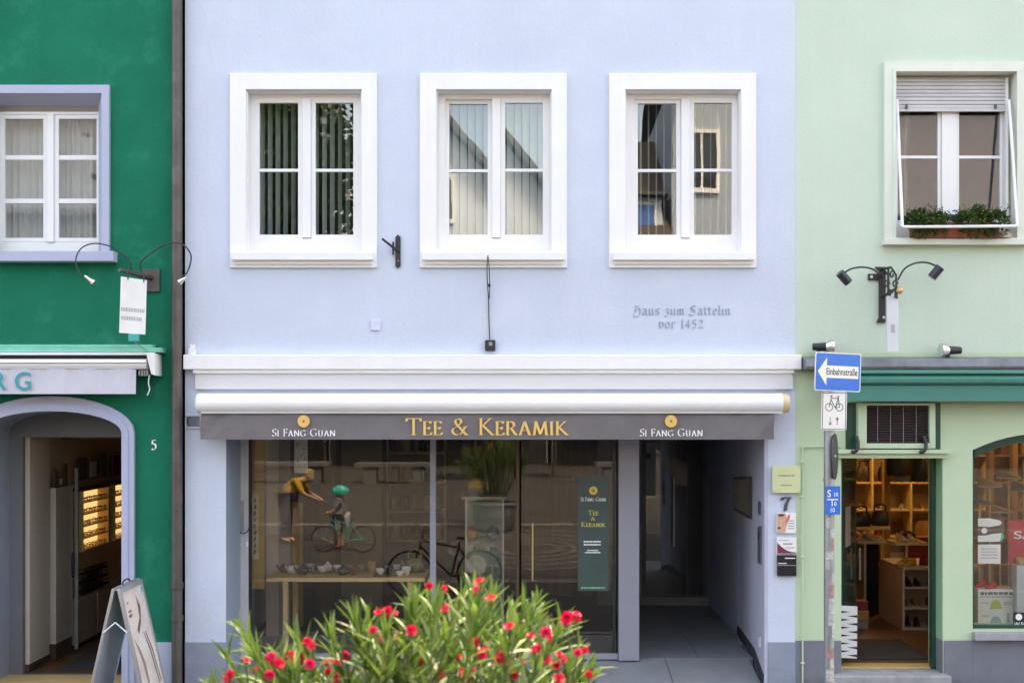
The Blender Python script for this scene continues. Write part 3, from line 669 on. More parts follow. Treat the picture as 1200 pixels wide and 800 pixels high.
# emerald house window with curtains
win = thing('window', None, None); win.parent = gh
ox0, ox1, oz0, oz1 = X(-22), X(129.5), Z(296), Z(101)
MB().ring((ox0, ox1, oz0, oz1), (gw[0], gw[1], gw[2] + .001, gw[3]), -.05, .001).obj('surround', M['lavstone'], win, bevel=.006)
sp = MB(); d = .16; bx0, bx1, bz1_ = X(-7, d), X(115.5, d), Z(125, d)
sp.poly([(gw[1], -.049, gw[2]), (gw[1], -.049, gw[3]), (bx1, d, bz1_), (bx1, d, gw[2])]); sp.poly([(gw[1], -.049, gw[3]), (gw[0], -.049, gw[3]), (bx0, d, bz1_), (bx1, d, bz1_)])
sp.poly([(gw[0], -.049, gw[3]), (gw[0], -.049, gw[2]), (bx0, d, gw[2]), (bx0, d, bz1_)])
sp.obj('reveal', M['lavstone'], win)
MB().box(X(-20), X(138), -.15, -.001, Z(308), Z(296) - .001).obj('sill', M['lavstone'], win, bevel=.006)
MB().box(bx0 - .08, bx1 + .08, d + .001, d + .08, Z(131, d), bz1_ + .05).obj('lintel_board', mat('brown_lintel', (.25, .20, .17), .6), win)
MB().ring((bx0 - .05, bx1 + .05, Z(296, d) - .02, Z(131, d) - .001), (X(2, d), X(114.5, d), Z(284, d), Z(134, d)), d, d + .06).obj('frame', M['wframe'], win, bevel=.004)
MB().box(X(55.5, d), X(63.5, d), d - .02, d + .05, Z(284, d), Z(134, d)).obj('mullion', M['wframe'], win, bevel=.005)
for a, b in ((0.5, 55.4), (63.6, 118)):
    x0, x1 = X(a, d), X(b, d)
    sash(win, x0, x1, Z(284, d) + .003, Z(134, d) - .003, .045, d + .004, d + .05, [Z(235.5, d), Z(184.5, d)], mw=.05)
for k_ in range(2):
    cu = MB(); x0, x1 = (X(-6, .4), X(57, .4)) if k_ == 0 else (X(61, .4), X(116, .4)); n = 60; pts = []
    for i in range(n + 1):
        tt = i / n; pts.append((x0 + (x1 - x0) * tt, .36 + .022 * math.sin(tt * 46 + k_) + .012 * math.sin(tt * 19 + 1)))
    for (xa, ya), (xb, yb_) in zip(pts, pts[1:]): cu.poly([(xa, ya, Z(290, .36)), (xb, yb_, Z(290, .36)), (xb, yb_, Z(126, .36)), (xa, ya, Z(126, .36))])
    cu.obj('curtain', M['curtain'], win, smooth=True)
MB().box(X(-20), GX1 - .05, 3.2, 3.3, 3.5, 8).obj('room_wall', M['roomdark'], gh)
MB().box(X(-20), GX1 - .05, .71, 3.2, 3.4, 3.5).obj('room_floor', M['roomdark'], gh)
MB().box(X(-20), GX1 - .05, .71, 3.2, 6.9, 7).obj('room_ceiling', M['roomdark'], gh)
# house number 5
t = MB(); nib_text(t, '5', X(177.5), X(183.5), Z(527), .105, -.008, nib=.2, ang=25)
t.v += [(x, y + .006, z) for x, y, z in t.v]; t.obj('house_number', M['wprint'], None, label='small white painted number 5 on emerald wall', cat='house number')

# downpipe between the two houses
dp = thing('downpipe', 'weathered brown drainpipe running down the seam between emerald and lavender houses', 'drainpipe', (X(210), -.09, 0))
MB().tube([(X(210), -.09, 0.02), (X(210), -.09, 9.5)], .054, 14).obj('pipe', M['pipe'], dp, smooth=True)
for py in (143, 228, 316, 469, 560):
    MB().tube([(X(210), -.09, Z(py) - .012), (X(210), -.09, Z(py) + .012)], .058, 14).obj('seam_ring', M['pipe'], dp, smooth=True)
for py in (684, 722):
    MB().tube([(X(210), -.09, Z(py) - .03), (X(210), -.09, Z(py) + .03)], .064, 14).obj('socket_collar', M['pipe'], dp, smooth=True)
for py in (120, 420, 640):
    MB().box(X(210) - .02, X(210) + .02, -.04, .01, Z(py) - .012, Z(py) + .012).obj('wall_bracket', M['pipe'], dp)
MB().box(X(203.2), X(205.5), -.02, -.002, 0, 9.5).obj('mortar_seam', mat('dark_seam', (.02, .02, .02), .9), dp)

# left awning
la = thing('folded_awning', 'white folded awning with lavender valance and teal letters above arched entrance', 'awning', (X(60), -.1, Z(462, -.24)))
MB().box(X(-120, -.24), X(174.6, -.24), -.14, -.001, Z(406.5, -.24), Z(403, -.24)).obj('drip_board', M['mint'], la, bevel=.004)
MB().box(X(-120, -.24), X(187.6, -.24), -.20, -.002, Z(412.4, -.24), Z(407, -.24)).obj('drip_board', M['mint'], la, bevel=.004)
MB().box(X(-120, -.24), X(180, -.24), -.24, -.002, Z(415.8, -.24), Z(413, -.24)).obj('cassette_top', M['white'], la, bevel=.003)
MB().box(X(-120, -.24), X(173, -.24), -.16, -.002, Z(421, -.24), Z(416, -.24)).obj('cassette_gap', M['black'], la)
MB().prism_x([(-.05, Z(432, -.24)), (-.24, Z(432, -.24)), (-.26, Z(428, -.24)), (-.26, Z(424, -.24)), (-.22, Z(420.5, -.24)), (-.05, Z(420.5, -.24))][::-1], X(-120, -.24), X(171.5, -.24)).obj('front_rail', M['white'], la, bevel=.003)
MB().box(X(-120, -.24), X(171.4, -.24), -.27, -.2601, Z(425.6, -.24), Z(424.6, -.24)).obj('rail_groove', mat('grey_seal', (.25, .25, .26), .6), la)
MB().prism([(X(172, -.24), Z(414, -.24)), (X(178, -.24), Z(438, -.24)), (X(182.5, -.24), Z(440, -.24)), (X(182, -.24), Z(414, -.24))], -.27, -.003).obj('end_cap', M['white'], la, bevel=.004)
for k_ in range(4): MB().box(X(161 + k_ * 3, -.24), X(163 + k_ * 3, -.24), -.2, -.1, Z(440, -.24), Z(433, -.24)).obj('arm_joint', M['steel'], la)
vl = MB(); n = 50; top = Z(431, -.24); bot = Z(461.5, -.24)
va = [(X(-120 + 279 * i / n, -.24), -.235 + .006 * math.sin(i * .9) + .004 * math.sin(i * 2.3)) for i in range(n + 1)]
for (xa, ya), (xb, yb_) in zip(va, va[1:]): vl.poly([(xa, ya - .01, bot), (xb, yb_ - .01, bot), (xb, yb_, top), (xa, ya, top)])
v1 = vl.obj('valance', M['lavcloth'], la, smooth=True)
t = MB(); sans(t, 'R', X(-8, -.24), X(9, -.24), Z(457, -.24), Z(436, -.24), -.262); sans(t, 'G', X(18.5, -.24), X(37.5, -.24), Z(457.3, -.24), Z(435.7, -.24), -.262); t.obj('lettering', M['tealprint'], v1)
MB().tube(curve3([(X(174, -.24), -.2, Z(439, -.24)), (X(173, -.24), -.21, Z(448, -.24)), (X(174, -.24), -.2, Z(456, -.24)), (X(171, -.24), -.2, Z(463, -.24))]), .006, 6).obj('pull_cord', M['wframe'], la, smooth=True)

# hanging sign with gooseneck lamps on the emerald wall
hs = thing('hanging_sign', 'white hanging sign with two gooseneck lamps on emerald wall', 'sign', (X(178), 0, Z(342)))
MB().box(X(168), X(188), -.03, -.001, Z(342), Z(315.5)).obj('wall_plate', M['pipe'], hs, bevel=.004)
d = -.42
MB().tube([(X(178), -.02, Z(326)), (X(160, d / 2), d / 2, Z(321, d / 2)), (X(140, d), d, Z(316.5, d))], [.03, .024, .018], 10).obj('arm', M['pipe'], hs, smooth=True)
for (lst, hd) in (([(154, 317), (151, 305), (134, 291), (114, 286), (98, 292), (92, 308), (99, 324)], ((99, 323), (109, 331))),
                  ([(165, 317), (165, 308), (178, 297), (196, 287), (214, 286.5), (226, 300), (223, 318), (217, 326)], ((218, 325), (210, 330)))):
    dd = -.3
    g_ = MB().tube(curve3([(X(a, dd), dd - .12 * i / len(lst), Z(b, dd)) for i, (a, b) in enumerate(lst)]), .0075, 6).obj('gooseneck', M['black'], hs, smooth=True)
    (a0, b0), (a1, b1) = hd
    MB().tube([(X(a0, -.42), -.41, Z(b0, -.42)), (X((a0 + a1) / 2, -.42), -.41, Z((b0 + b1) / 2, -.42)), (X(a1, -.42), -.40, Z(b1, -.42))], [.012, .018, .032], 10).obj('lamp_head', mat('chrome_lamp', (.7, .7, .7), .25, metal=.9), hs, smooth=True)
sp_ = MB().prism([(X(140, d), Z(390, d)), (X(170.5, d), Z(392, d)), (X(172.3, d), Z(328.5, d)), (X(142, d), Z(324, d))], d - .012, d).obj('sign_plate', mat('white_acrylic', (.78, .78, .78), .35), hs, bevel=.002)
t = MB(); rq = random.Random(9)
def slanted_row(p0, p1, y0, y1, slope):
    x = p0
    while x < p1:
        w = rq.uniform(.8, 1.6); k0 = slope * (x - p0)
        t.poly([(X(x, d), d - .0125, Z(y1 + k0, d)), (X(x + w, d), d - .0125, Z(y1 + k0, d)), (X(x + w, d), d - .0125, Z(y0 + k0, d)), (X(x, d), d - .0125, Z(y0 + k0, d))]); x += w + .7
slanted_row(142.5, 169, 360, 364.5, .09); t.obj('small_print', mat('grey_print', (.35, .36, .38), .6), sp_)
t = MB(); slanted_row(142.5, 166.5, 370, 374.5, .09); t.obj('small_print', mat('grey_print', (.35, .36, .38), .6), sp_)
for a, b in ((150.5, 324), (169, 327)): MB().tube([(X(a, d), d - .006, Z(b - 6, d)), (X(a, d), d - .014, Z(b + 4, d))], .007, 6).obj('hanger', M['black'], hs)
MB().box(X(151.5, d), X(163, d), d - .035, d + .02, Z(400, d), Z(391.3, d)).obj('teal_block', mat('turquoise_plastic', (.02, .38, .34), .5), hs, bevel=.004)
MB().tube([(X(157, d), d, Z(400, d)), (X(166, d), d + .15, Z(410, d)), (X(171, -.2), -.2, Z(412))], .005, 6).obj('wire', M['steel'], hs)

# pavement sign (A-board) by the arched entrance
ab = thing('pavement_sign', 'silver framed A-board with portrait poster standing by arched entrance', 'sign', (-3.73, -.85, 0.0))
ht, sp2 = 1.2, .27
dep0, dep1 = -1.2, -.48
def board(sgn):
    p = MB(); th = .03; L = math.hypot(ht, sp2)
    u = Vector((sgn * sp2, 0, -ht)).normalized(); nrm = Vector((sgn * ht, 0, sp2)).normalized(); top = Vector((-3.73 + sgn * .02, 0, ht + .015))
    def pt(s, y, k): q = top + u * s + nrm * k; return (q.x, y, q.z)
    return L, pt
for sgn in (-1, 1):
    L_, pt = board(sgn); w = .045
    def slabq(s0, s1, y0, y1, k0, k1):
        b = MB(); b.box(0, 1, 0, 1, 0, 1)
        b.v = [pt((s1 if v[2] == 0 else s0), (y0 if v[1] == 0 else y1), (k0 if v[0] == 0 else k1)) for v in b.v]; return b
    fr = slabq(0, L_ - .03, dep0, dep0 + w, -.012, .018); 
    for args in ((0, L_ - .03, dep1 - w, dep1), (0, w, dep0 + w, dep1 - w), (L_ - .03 - w, L_ - .03, dep0 + w, dep1 - w)):
        q = slabq(*args, -.012, .018); n = len(fr.v); fr.v += q.v; fr.f += [tuple(n + i for i in f_) for f_ in q.f]
    fr.obj('frame', M['silver'], ab, bevel=.003)
    slabq(w, L_ - .03 - w, dep0 + w, dep1 - w, -.008, .004).obj('back_panel', mat('pale_grey_backing', (.42, .45, .47), .5), ab)
    if sgn == 1:
        po = slabq(w + .001, L_ - .031 - w, dep0 + w + .001, dep1 - w - .001, .0045, .0075).obj('poster', mat('portrait_poster', (.62, .57, .53), .4, var=.22, vscale=3.5, dirt=(.20, .15, .13), dirt_amt=.35, dirt_scale=2.6), ab)
        def mark(pts, mt, nm, k=.0085):
            b = MB(); b.poly([pt(s * L_, dep0 + y_ * (dep1 - dep0), k) for s, y_ in pts]); b.obj(nm, mt, po)
        dk = mat('soft_brown_print', (.13, .09, .08), .5); md = mat('mid_brown_print', (.28, .21, .18), .5); lt = mat('light_skin_print', (.66, .58, .52), .5)
        mark([(.10, .12), (.07, .40), (.14, .62), (.26, .58), (.36, .46), (.38, .34), (.30, .16)], lt, 'print_face', .0080)
        mark([(.10, .60), (.20, .70), (.32, .58), (.40, .40), (.36, .36), (.28, .56), (.18, .60)], dk, 'print_shadow')
        mark([(.20, .14), (.185, .26), (.20, .34), (.215, .25)], md, 'print_lips'); mark([(.225, .15), (.222, .33), (.245, .27), (.248, .18)], dk, 'print_lips')
        mark([(.13, .14), (.12, .26), (.145, .24)], md, 'print_nose')
        mark([(.40, .14), (.50, .30), (.62, .40), (.80, .40), (.80, .32), (.62, .30), (.50, .22)], md, 'print_fold')
        for y_ in (.58, .66): mark([(.40, y_), (.40, y_ + .03), (.56, y_ + .16), (.84, y_ + .24), (.84, y_ + .21), (.57, y_ + .12)], dk, 'print_necklace')
        mark([(.015 + .04, .88), (.055, .99), (.10, .99), (.10, .88)], mat('cyan_print', (.02, .32, .6), .5), 'print_logo')
    br = MB()
    a_ = pt(.42, dep0 - .012, 0); br.tube([a_, (-3.73, dep0 - .012, ht - .42 * .95 + .10)], .008, 6); br.obj('spreader', M['silver'], ab)
MB().tube([(-3.73, dep0, ht + .012), (-3.73, dep1, ht + .012)], .016, 8).obj('hinge', M['steel'], ab)
MB().tube(curve3([(-3.74, dep0 + .22, ht + .02), (-3.74, dep0 + .28, ht + .055), (-3.74, dep0 + .42, ht + .055), (-3.74, dep0 + .48, ht + .02)]), .008, 6).obj('carry_handle', M['black'], ab)

# ================================================================== lavender house fittings
aw = thing('rolled_awning', 'white rolled awning with charcoal valance lettered in gold over tea shop', 'awning', (X(577, -.24), -.2, Z(514, -.24)))
cs = MB(); zc = Z(472.5, -.24); rr = .103
prof = [(-.02, zc - rr)] + [(-.19 + rr * 1.0 * math.cos(R(a_)), zc + rr * math.sin(R(a_))) for a_ in range(270, 89, -15)] + [(-.02, zc + rr)]
cs.prism_x([(y, z) for y, z in prof], X(232, -.24), X(917, -.24)).obj('cassette', M['white'], aw, smooth=True)
MB().box(X(232, -.24), X(917, -.24), -.263, -.26, Z(465.8, -.24), Z(464.9, -.24)).obj('cassette_seam', mat('grey_seal', (.25, .25, .26)), aw)
MB().box(X(236, -.24), X(917, -.24), -.26, -.03, Z(484.4, -.24), Z(482, -.24)).obj('front_rail', mat('pale_rail', (.55, .55, .56), .4), aw, bevel=.003)
MB().tube([(X(917, -.24) + .001, -.19, zc), (X(925, -.24), -.19, zc)], [rr * 1.0, rr * .86], 20).obj('end_cap', mat('yellowed_plastic', (.62, .50, .30), .5), aw, smooth=True)
MB().tube([(X(230, -.24), -.19, zc), (X(232, -.24) - .001, -.19, zc)], [rr * .9, rr * 1.0], 20).obj('end_cap', M['white'], aw, smooth=True)
for px in (300, 577, 860): MB().box(X(px), X(px) + .12, -.10, -.001, Z(474, -.24), Z(462, -.24)).obj('wall_bracket', M['white'], aw)
vl = MB(); n = 110; top = Z(484.5, -.2); bot = Z(514.6, -.2); rows = 4
rv2 = random.Random(4); ph = [rv2.uniform(0, 6) for _ in range(6)]
def vy(i, r):
    t_ = i / n; edge = max(0, 1 - t_ * 8) + max(0, 1 - (1 - t_) * 8)
    return -.235 + .005 * math.sin(t_ * 22 + ph[0] + r * .5) + .003 * math.sin(t_ * 61 + ph[1] - r * .9) + edge * .012 * math.sin(t_ * 140 + r * 1.4 + ph[2]) - .012 * r / rows
gv = [[(X(236 + 670 * i / n, -.2), vy(i, r), top + (bot - top) * r / rows) for i in range(n + 1)] for r in range(rows + 1)]
vl.v = [p for r in gv for p in r]
for r in range(rows):
    for i in range(n): q = r * (n + 1) + i; vl.f.append((q + n + 1, q + n + 2, q + 1, q))
va2 = vl.obj('valance', M['valance'], aw, smooth=True)
yv = -.262
vx = lambda p: X(p, -.2); vz = lambda p: Z(p, -.2)
for cx in (357, 785.5):
    t = MB(); disc(t, vx(cx), vz(493.3), .062, yv, 28); t.obj('emblem', M['gold'], va2)
    t = MB(); c0, c1 = vx(cx), vz(493.3)
    t.poly([(c0 + .02 * (1 if k_ % 2 == 0 else .45) * math.cos(k_ * math.pi / 4), yv - .0006, c1 + .02 * (1 if k_ % 2 == 0 else .45) * math.sin(k_ * math.pi / 4)) for k_ in range(8)]); t.obj('emblem_centre', M['valance'], va2)
for a, b in ((320.5, 394), (749.5, 822.5)): nib_words('Si Fang Guan', vx(a), vx(b), vz(510.8), .076, yv, 'lettering', M['wprint'], va2, nib=.15, small=.80)
nib_words('Tee & Keramik', vx(477), vx(665), vz(509.5), .172, yv, 'lettering', M['gold'], va2, nib=.14, ang=16, small=.82, track=.09)

for txt, a, b, pz, wl_ in (('Haus zum S\u00e4ttelin', 742, 856, 369, ('first word', 'middle word', 'last word')), ('vor 1452', 771.5, 824.5, 384.5, None)):
    lbs = ['grey blackletter lettering, %s of the house name on lavender wall' % w for w in wl_] if wl_ else ['grey blackletter word before the year on lavender wall', 'grey blackletter year on lavender wall']
    nib_words(txt, X(a), X(b), Z(pz), .10, -.004, 'wall_inscription', M['greyprint'], None, (lbs, 'lettering'), font=BLACK, nib=.19, ang=42, track=.07)

fb = thing('flag_bracket', 'black iron flag holder screwed to lavender wall between two windows', 'bracket', (X(466.5), 0, Z(314)))
MB().prism([(X(463.5), Z(312)), (X(466.5), Z(314.5)), (X(469.5), Z(312)), (X(469.5), Z(278)), (X(466.5), Z(275)), (X(463.5), Z(278))], -.022, -.001).obj('plate', M['black'], fb, bevel=.003)
MB().tube([(X(467), -.02, Z(295)), (X(448, -.18), -.18, Z(280, -.18))], [.014, .012], 8).obj('tube', M['black'], fb, smooth=True)
MB().tube([(X(461), -.03, Z(299)), (X(461), -.03, Z(284))], .01, 8).obj('clamp', M['black'], fb)
MB().tube([(X(467), -.022, Z(306)), (X(467), -.022, Z(306) - .001), (X(467), -.03, Z(306))], .007, 8).obj('screw', M['steel'], fb)
wb = thing('cable_box', 'black cable box hanging on looped wires under middle window', 'box', (X(574.5), 0, Z(411)))
MB().box(X(568.5), X(580.5), -.05, -.001, Z(411), Z(398.5)).obj('box', M['black'], wb, bevel=.006)
MB().box(X(573), X(577), -.054, -.0501, Z(405), Z(401)).obj('badge', M['steel'], wb)
MB().tube(curve3([(X(572), -.106, Z(301)), (X(571), -.12, Z(316)), (X(571.5), -.08, Z(334)), (X(572.5), -.02, Z(350)), (X(573), -.012, Z(375)), (X(574), -.02, Z(399))]), .006, 6).obj('wire', M['black'], wb, smooth=True)
MB().tube(curve3([(X(572), -.106, Z(301)), (X(573.5), -.12, Z(316)), (X(574), -.07, Z(334)), (X(573.5), -.02, Z(350))]), .005, 6).obj('wire', M['black'], wb, smooth=True)
MB().box(X(571), X(575), -.09, -.06, Z(337), Z(333.5)).obj('clip', M['black'], wb)
MB().box(X(434.5), X(446), -.018, -.001, Z(387), Z(374.5)).obj('junction_cover', mat('pale_lavender_cover', (.60, .64, .80), .6), None, bevel=.003, label='small square pale junction cover on lavender wall', cat='cover')
sl = thing('sensor_box', 'small white sensor box standing on cornice beside drainpipe', 'sensor', (X(226.5), -.03, Z(418)))
MB().box(X(222.5), X(230.5), -.07, -.002, Z(416) + .001, Z(408)).obj('case', M['wframe'], sl, bevel=.005)
MB().box(X(224), X(229), -.05, -.01, Z(408), Z(404)).obj('cap', M['white'], sl, bevel=.004)
vg = thing('vent_grille', 'lavender vent grille beside awning end at the drainpipe', 'vent', (X(226.5), 0, Z(501)))
MB().ring((X(217.5), X(236), Z(501.5), Z(486)), (X(219), X(234.8), Z(499.6), Z(487.5)), -.02, -.001).obj('rim', M['lav'], vg)
MB().box(X(219), X(234.8), -.008, -.002, Z(499.6), Z(487.5)).obj('backing', mat('vent_shadow', (.05, .055, .07), .8), vg)
g2 = MB()
for i in range(9):
    for (a, b) in ((0, 1), (1, 0)):
        x = X(219) + (X(234.8) - X(219)) * i / 8
        g2.tube([(max(X(219), min(X(234.8), x + a * .06)), -.011, Z(487.5)), (max(X(219), min(X(234.8), x + b * .06)), -.011, Z(499.6))], .0035, 5)
g2.obj('mesh', M['lavgrey'], vg)

# plates on the pier
def plate(name, label, cat, px0, px1, py0, py1, mt, th=.02, stand=.0):
    o = thing(name, label, cat, (X((px0 + px1) / 2), 0, Z(py1)))
    MB().box(X(px0), X(px1), -.013 - stand - th, -.013 - stand, Z(py1), Z(py0)).obj('panel', mt, o, bevel=.002)
    if stand:
        for a in (px0 + 2, px1 - 2):
            for b in (py0 + 2, py1 - 2): MB().tube([(X(a), -.001, Z(b)), (X(a), -.016 - stand - th, Z(b))], .008, 8).obj('stand_off', M['silver'], o)
    return o, -.0135 - stand - th
o, y = plate('name_plate', 'lime tinted acrylic plate on lavender pier above the number seven', 'plate', 904, 937, 545, 577, mat('lime_acrylic', (.60, .65, .38), .25, var=.05, coat=.4), .012, .02)
for q in ((911, 930, 558, 555.5), (914, 927, 569, 567)): t = MB(); fine_print(t, X(q[0]), X(q[1]), Z(q[2]), Z(q[3]), y, 1, rf, .4, .2); t.obj('small_print', mat('olive_print', (.24, .28, .12), .6), o)
t = MB(); nib_text(t, '7', X(915.5), X(926.5), Z(598.5), .15, -.018, nib=.24, ang=20); t.v += [(x, yy + .016, z) for x, yy, z in t.v]; n_ = len(t.v) // 2
t.f += [tuple(reversed([i + n_ for i in q])) for q in t.f] + [(q[i], q[(i + 1) % len(q)], q[(i + 1) % len(q)] + n_, q[i] + n_) for q in t.f for i in range(len(q))]
t.obj('house_number', mat('anthracite_numeral', (.07, .075, .09), .5), None, label='dark metal numeral seven on lavender pier', cat='house number')
o, y = plate('name_plate', 'practice plate with close-up face photo, below the number seven', 'plate', 909.5, 932, 600.5, 624, M['wsign'], .022)
t = MB(); t.poly([(X(910), y, Z(623.5)), (X(919), y, Z(623.5)), (X(922), y, Z(612)), (X(920), y, Z(601)), (X(910), y, Z(601))]); t.obj('print_face', mat('skin_print', (.62, .38, .27), .5, var=.2, vscale=30), o)
t = MB(); disc(t, X(914.5), Z(603), .034, y - .0005, 12, .014); disc(t, X(912), Z(618), .017, y - .0005, 10, .013); t.obj('print_eye', mat('brown_print', (.10, .05, .04), .5), o)
t = MB(); t.poly([(X(919.5), y - .0006, Z(610)), (X(922), y - .0006, Z(604)), (X(924.5), y - .0006, Z(601)), (X(925), y - .0006, Z(606)), (X(921), y - .0006, Z(613))]); t.obj('print_flower', mat('pink_print', (.75, .16, .2), .5), o)
t = MB(); fine_print(t, X(922.5), X(930), Z(620), Z(608), y - .0003, 4, rf, .6, .3); t.obj('small_print', mat('grey_print', (0, 0, 0)), o)
o, y = plate('name_plate', 'white plate with burgundy swoosh on lavender pier', 'plate', 909.5, 932.5, 629, 648, M['wsign'], .022)
cv = [(X(910) + (X(932) - X(910)) * i / 10, Z(635 + 11.2 * (1 - (1 - i / 10) ** 2.2))) for i in range(11)]
t = MB(); t.poly([(x, y, z) for x, z in ([(X(910), Z(647.5)), (X(932), Z(647.5))] + cv[::-1])]); t.obj('print_swoosh', mat('burgundy_print', (.22, .02, .07), .4), o)
t = MB(); fine_print(t, X(917), X(928), Z(638), Z(635), y - .0004, 1, rf, .3, .12); fine_print(t, X(912), X(924), Z(633), Z(631.6), y - .0004, 1, rf, .4, .15); fine_print(t, X(920), X(930), Z(642), Z(640), y - .0004, 1, rf, .4, .2); t.obj('small_print', mat('grey_print', (0, 0, 0)), o)
o, y = plate('name_plate', 'black glossy plate on lavender pier, lowest of the plates', 'plate', 910, 932.5, 650, 674, mat('black_gloss_plate', (.012, .013, .018), .15), .022)
t = MB(); fine_print(t, X(919), X(931), Z(654), Z(652.3), y, 1, rf, .3, .2); fine_print(t, X(911), X(921), Z(660), Z(658.5), y, 1, rf, .3, .2); t.obj('small_print', M['wprint'], o)
MB().box(X(910.3), X(932.2), y + .0002 - .0006, y + .0002, Z(661.8), Z(661.2)).obj('divider', mat('grey_print', (0, 0, 0)), o)
cb = thing('conduit', 'thin painted conduit running down the seam beside light green wall', 'conduit', (X(940), -.02, 0))
MB().tube([(X(940), -.022, 0.03), (X(940), -.022, Z(524)), (X(941), -.022, Z(523)), (X(985), -.022, Z(523))], .009, 8).obj('pipe', M['pale2'], cb, smooth=True)
for py in (541, 582, 652, 776): MB().tube([(X(938), -.02, Z(py)), (X(942), -.034, Z(py))], .012, 6).obj('clip', M['pale2'], cb)

# ================================================================== light green house on the right
RX0, RX1 = X(932) + .001, 9.6
rh = thing('light_green_house', 'light green plastered house with shoe shop and grey plinth', 'house', ((RX0 + RX1) / 2, 0, 0))
rw_ = (X(1047), X(1191), Z(281), Z(84))
rdoor = (X(986), X(1105), 0.0, Z(536))
rsh = (X(1140), X(1300), Z(738), Z(508))
ZS = Z(433)
up = MB().wall(RX0, RX1, ZS, 9.6, 0, .45, [rw_]); up.box(RX1 - .2, RX1, .45, 10, 0, 9.6); up.box(RX0, RX1 - .2, 9.8, 10, 0, 9.6); up.obj('upper_wall', M['pale'], rh)
lo = MB().wall(RX0 + .0005, RX1 - .001, 0, ZS - .001, .003, .45, [rdoor, (X(1003), X(1093), Z(525), Z(474)), rsh])
# curved head of the shop window
nc = 12; swl, swr = X(1140), X(1300); head = []
for i in range(nc + 1):
    t_ = i / nc; head.append((swl + (swr - swl) * t_, Z(527) + (Z(508) - Z(527)) * (1 - (2 * t_ - 1) ** 2)))
for (xa, za), (xb, zb) in zip(head, head[1:]):
    lo.poly([(xa, .003, za), (xb, .003, zb), (xb, .003, Z(508)), (xa, .003, Z(508))]); lo.poly([(xa, .003, za), (xa, .45, za), (xb, .45, zb), (xb, .003, zb)])
lo.obj('shop_wall_front', M['pale2'], rh)
for a, b in ((932.2, 985.5), (1106, 1139.8), (1300.2, 1420)): MB().box(X(a), X(b), -.012, .0025, 0, Z(750)).obj('plinth', M['dado2'], rh, bevel=.003)
MB().box(X(1139.9), X(1300.1), -.012, .0025, 0, Z(750)).obj('plinth', M['dado2'], rh)
MB().box(X(1139), X(1302), -.09, .30, Z(748.5), Z(739.5)).obj('shop_sill', M['stone'], rh, bevel=.006)
roof(rh, RX0, RX1)
MB().box(X(933), RX1, -.003, .001, Z(418.5), Z(413)).obj('string_course', M['pale2'], rh)
MB().prism_x([(-.001, Z(433.5)), (-.24, Z(433.5)), (-.25, Z(430)), (-.22, Z(421)), (-.001, Z(418))][::-1], X(938), RX1).obj('lead_cornice', M['lead'], rh, bevel=.006)

# upper window with roller shutter, window guard and planter
win = thing('window', None, None); win.parent = rh
ox0, ox1, oz0, oz1 = X(1035), X(1203), Z(281), Z(74)
trim = mat('cream_green_trim', (.66, .70, .62), .7, var=.03, bump=.05)
MB().ring((ox0, ox1, oz0, oz1), (rw_[0], rw_[1], rw_[2] + .001, rw_[3]), -.045, .001).obj('surround', trim, win, bevel=.008)
MB().ring((rw_[0] - .02, rw_[1] + .02, rw_[2] + .0012, rw_[3] + .02), (rw_[0] + .012, rw_[1] - .012, rw_[2] + .013, rw_[3] - .012), -.055, .2).obj('reveal', trim, win)
MB().box(X(1033), X(1206), -.10, -.001, Z(288), Z(281) - .001).obj('sill', trim, win, bevel=.006)
d = .16
wx = lambda p: X(p, d); wz = lambda p: Z(p, d)
MB().ring((rw_[0] + .0125, rw_[1] - .0125, rw_[2] + .0135, rw_[3] - .0125), (wx(1052), wx(1181), wz(262), wz(96)), d, d + .08).obj('frame', M['wframe'], win, bevel=.004)
MB().box(wx(1103), wx(1120), d - .02, d + .06, wz(262), wz(96)).obj('mullion', M['wframe'], win, bevel=.005)
sash(win, wx(1048), wx(1102.8), wz(262), wz(110), .035, d + .003, d + .05, [wz(184)])
sash(win, wx(1120.2), wx(1176), wz(262), wz(110), .035, d + .003, d + .05, [wz(184)])
sh_y = .10
shx0, shx1 = X(1050, sh_y), X(1178, sh_y)
for i in range(8):
    z1 = Z(92 + i * 4.4, sh_y); z0 = Z(96.2 + i * 4.4, sh_y)
    MB().prism_x([(sh_y + .012, z0), (sh_y + .002, z0 + .004), (sh_y, (z0 + z1) / 2), (sh_y + .003, z1 - .003), (sh_y + .012, z1)][::-1], shx0, shx1).obj('shutter_slat', mat('pale_lilac_shutter', (.56, .55, .58), .5), win)
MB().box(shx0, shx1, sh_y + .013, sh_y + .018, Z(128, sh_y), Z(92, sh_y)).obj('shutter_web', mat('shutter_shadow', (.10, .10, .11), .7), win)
MB().box(shx0, shx1, sh_y - .01, sh_y + .02, Z(131, sh_y), Z(127, sh_y) - .001).obj('shutter_rail', mat('pale_lilac_shutter', (0, 0, 0)), win, bevel=.003)
for px in (1062, 1166): MB().box(X(px, sh_y) - .012, X(px, sh_y) + .008, sh_y - .03, sh_y - .0101, Z(128, sh_y), Z(123, sh_y)).obj('shutter_stop', M['pipe'], win)
for a, b in ((1048.5, 1050), (1178, 1181)): MB().box(X(a, sh_y), X(b, sh_y), sh_y - .01, sh_y + .05, Z(270, sh_y), Z(92, sh_y)).obj('guide_rail', M['wframe'], win)
MB().box(X(1030), RX1 - .3, 2.6, 2.7, 3.4, 8).obj('room_wall', mat('mauve_room_paint', (.24, .20, .20), .9), rh)
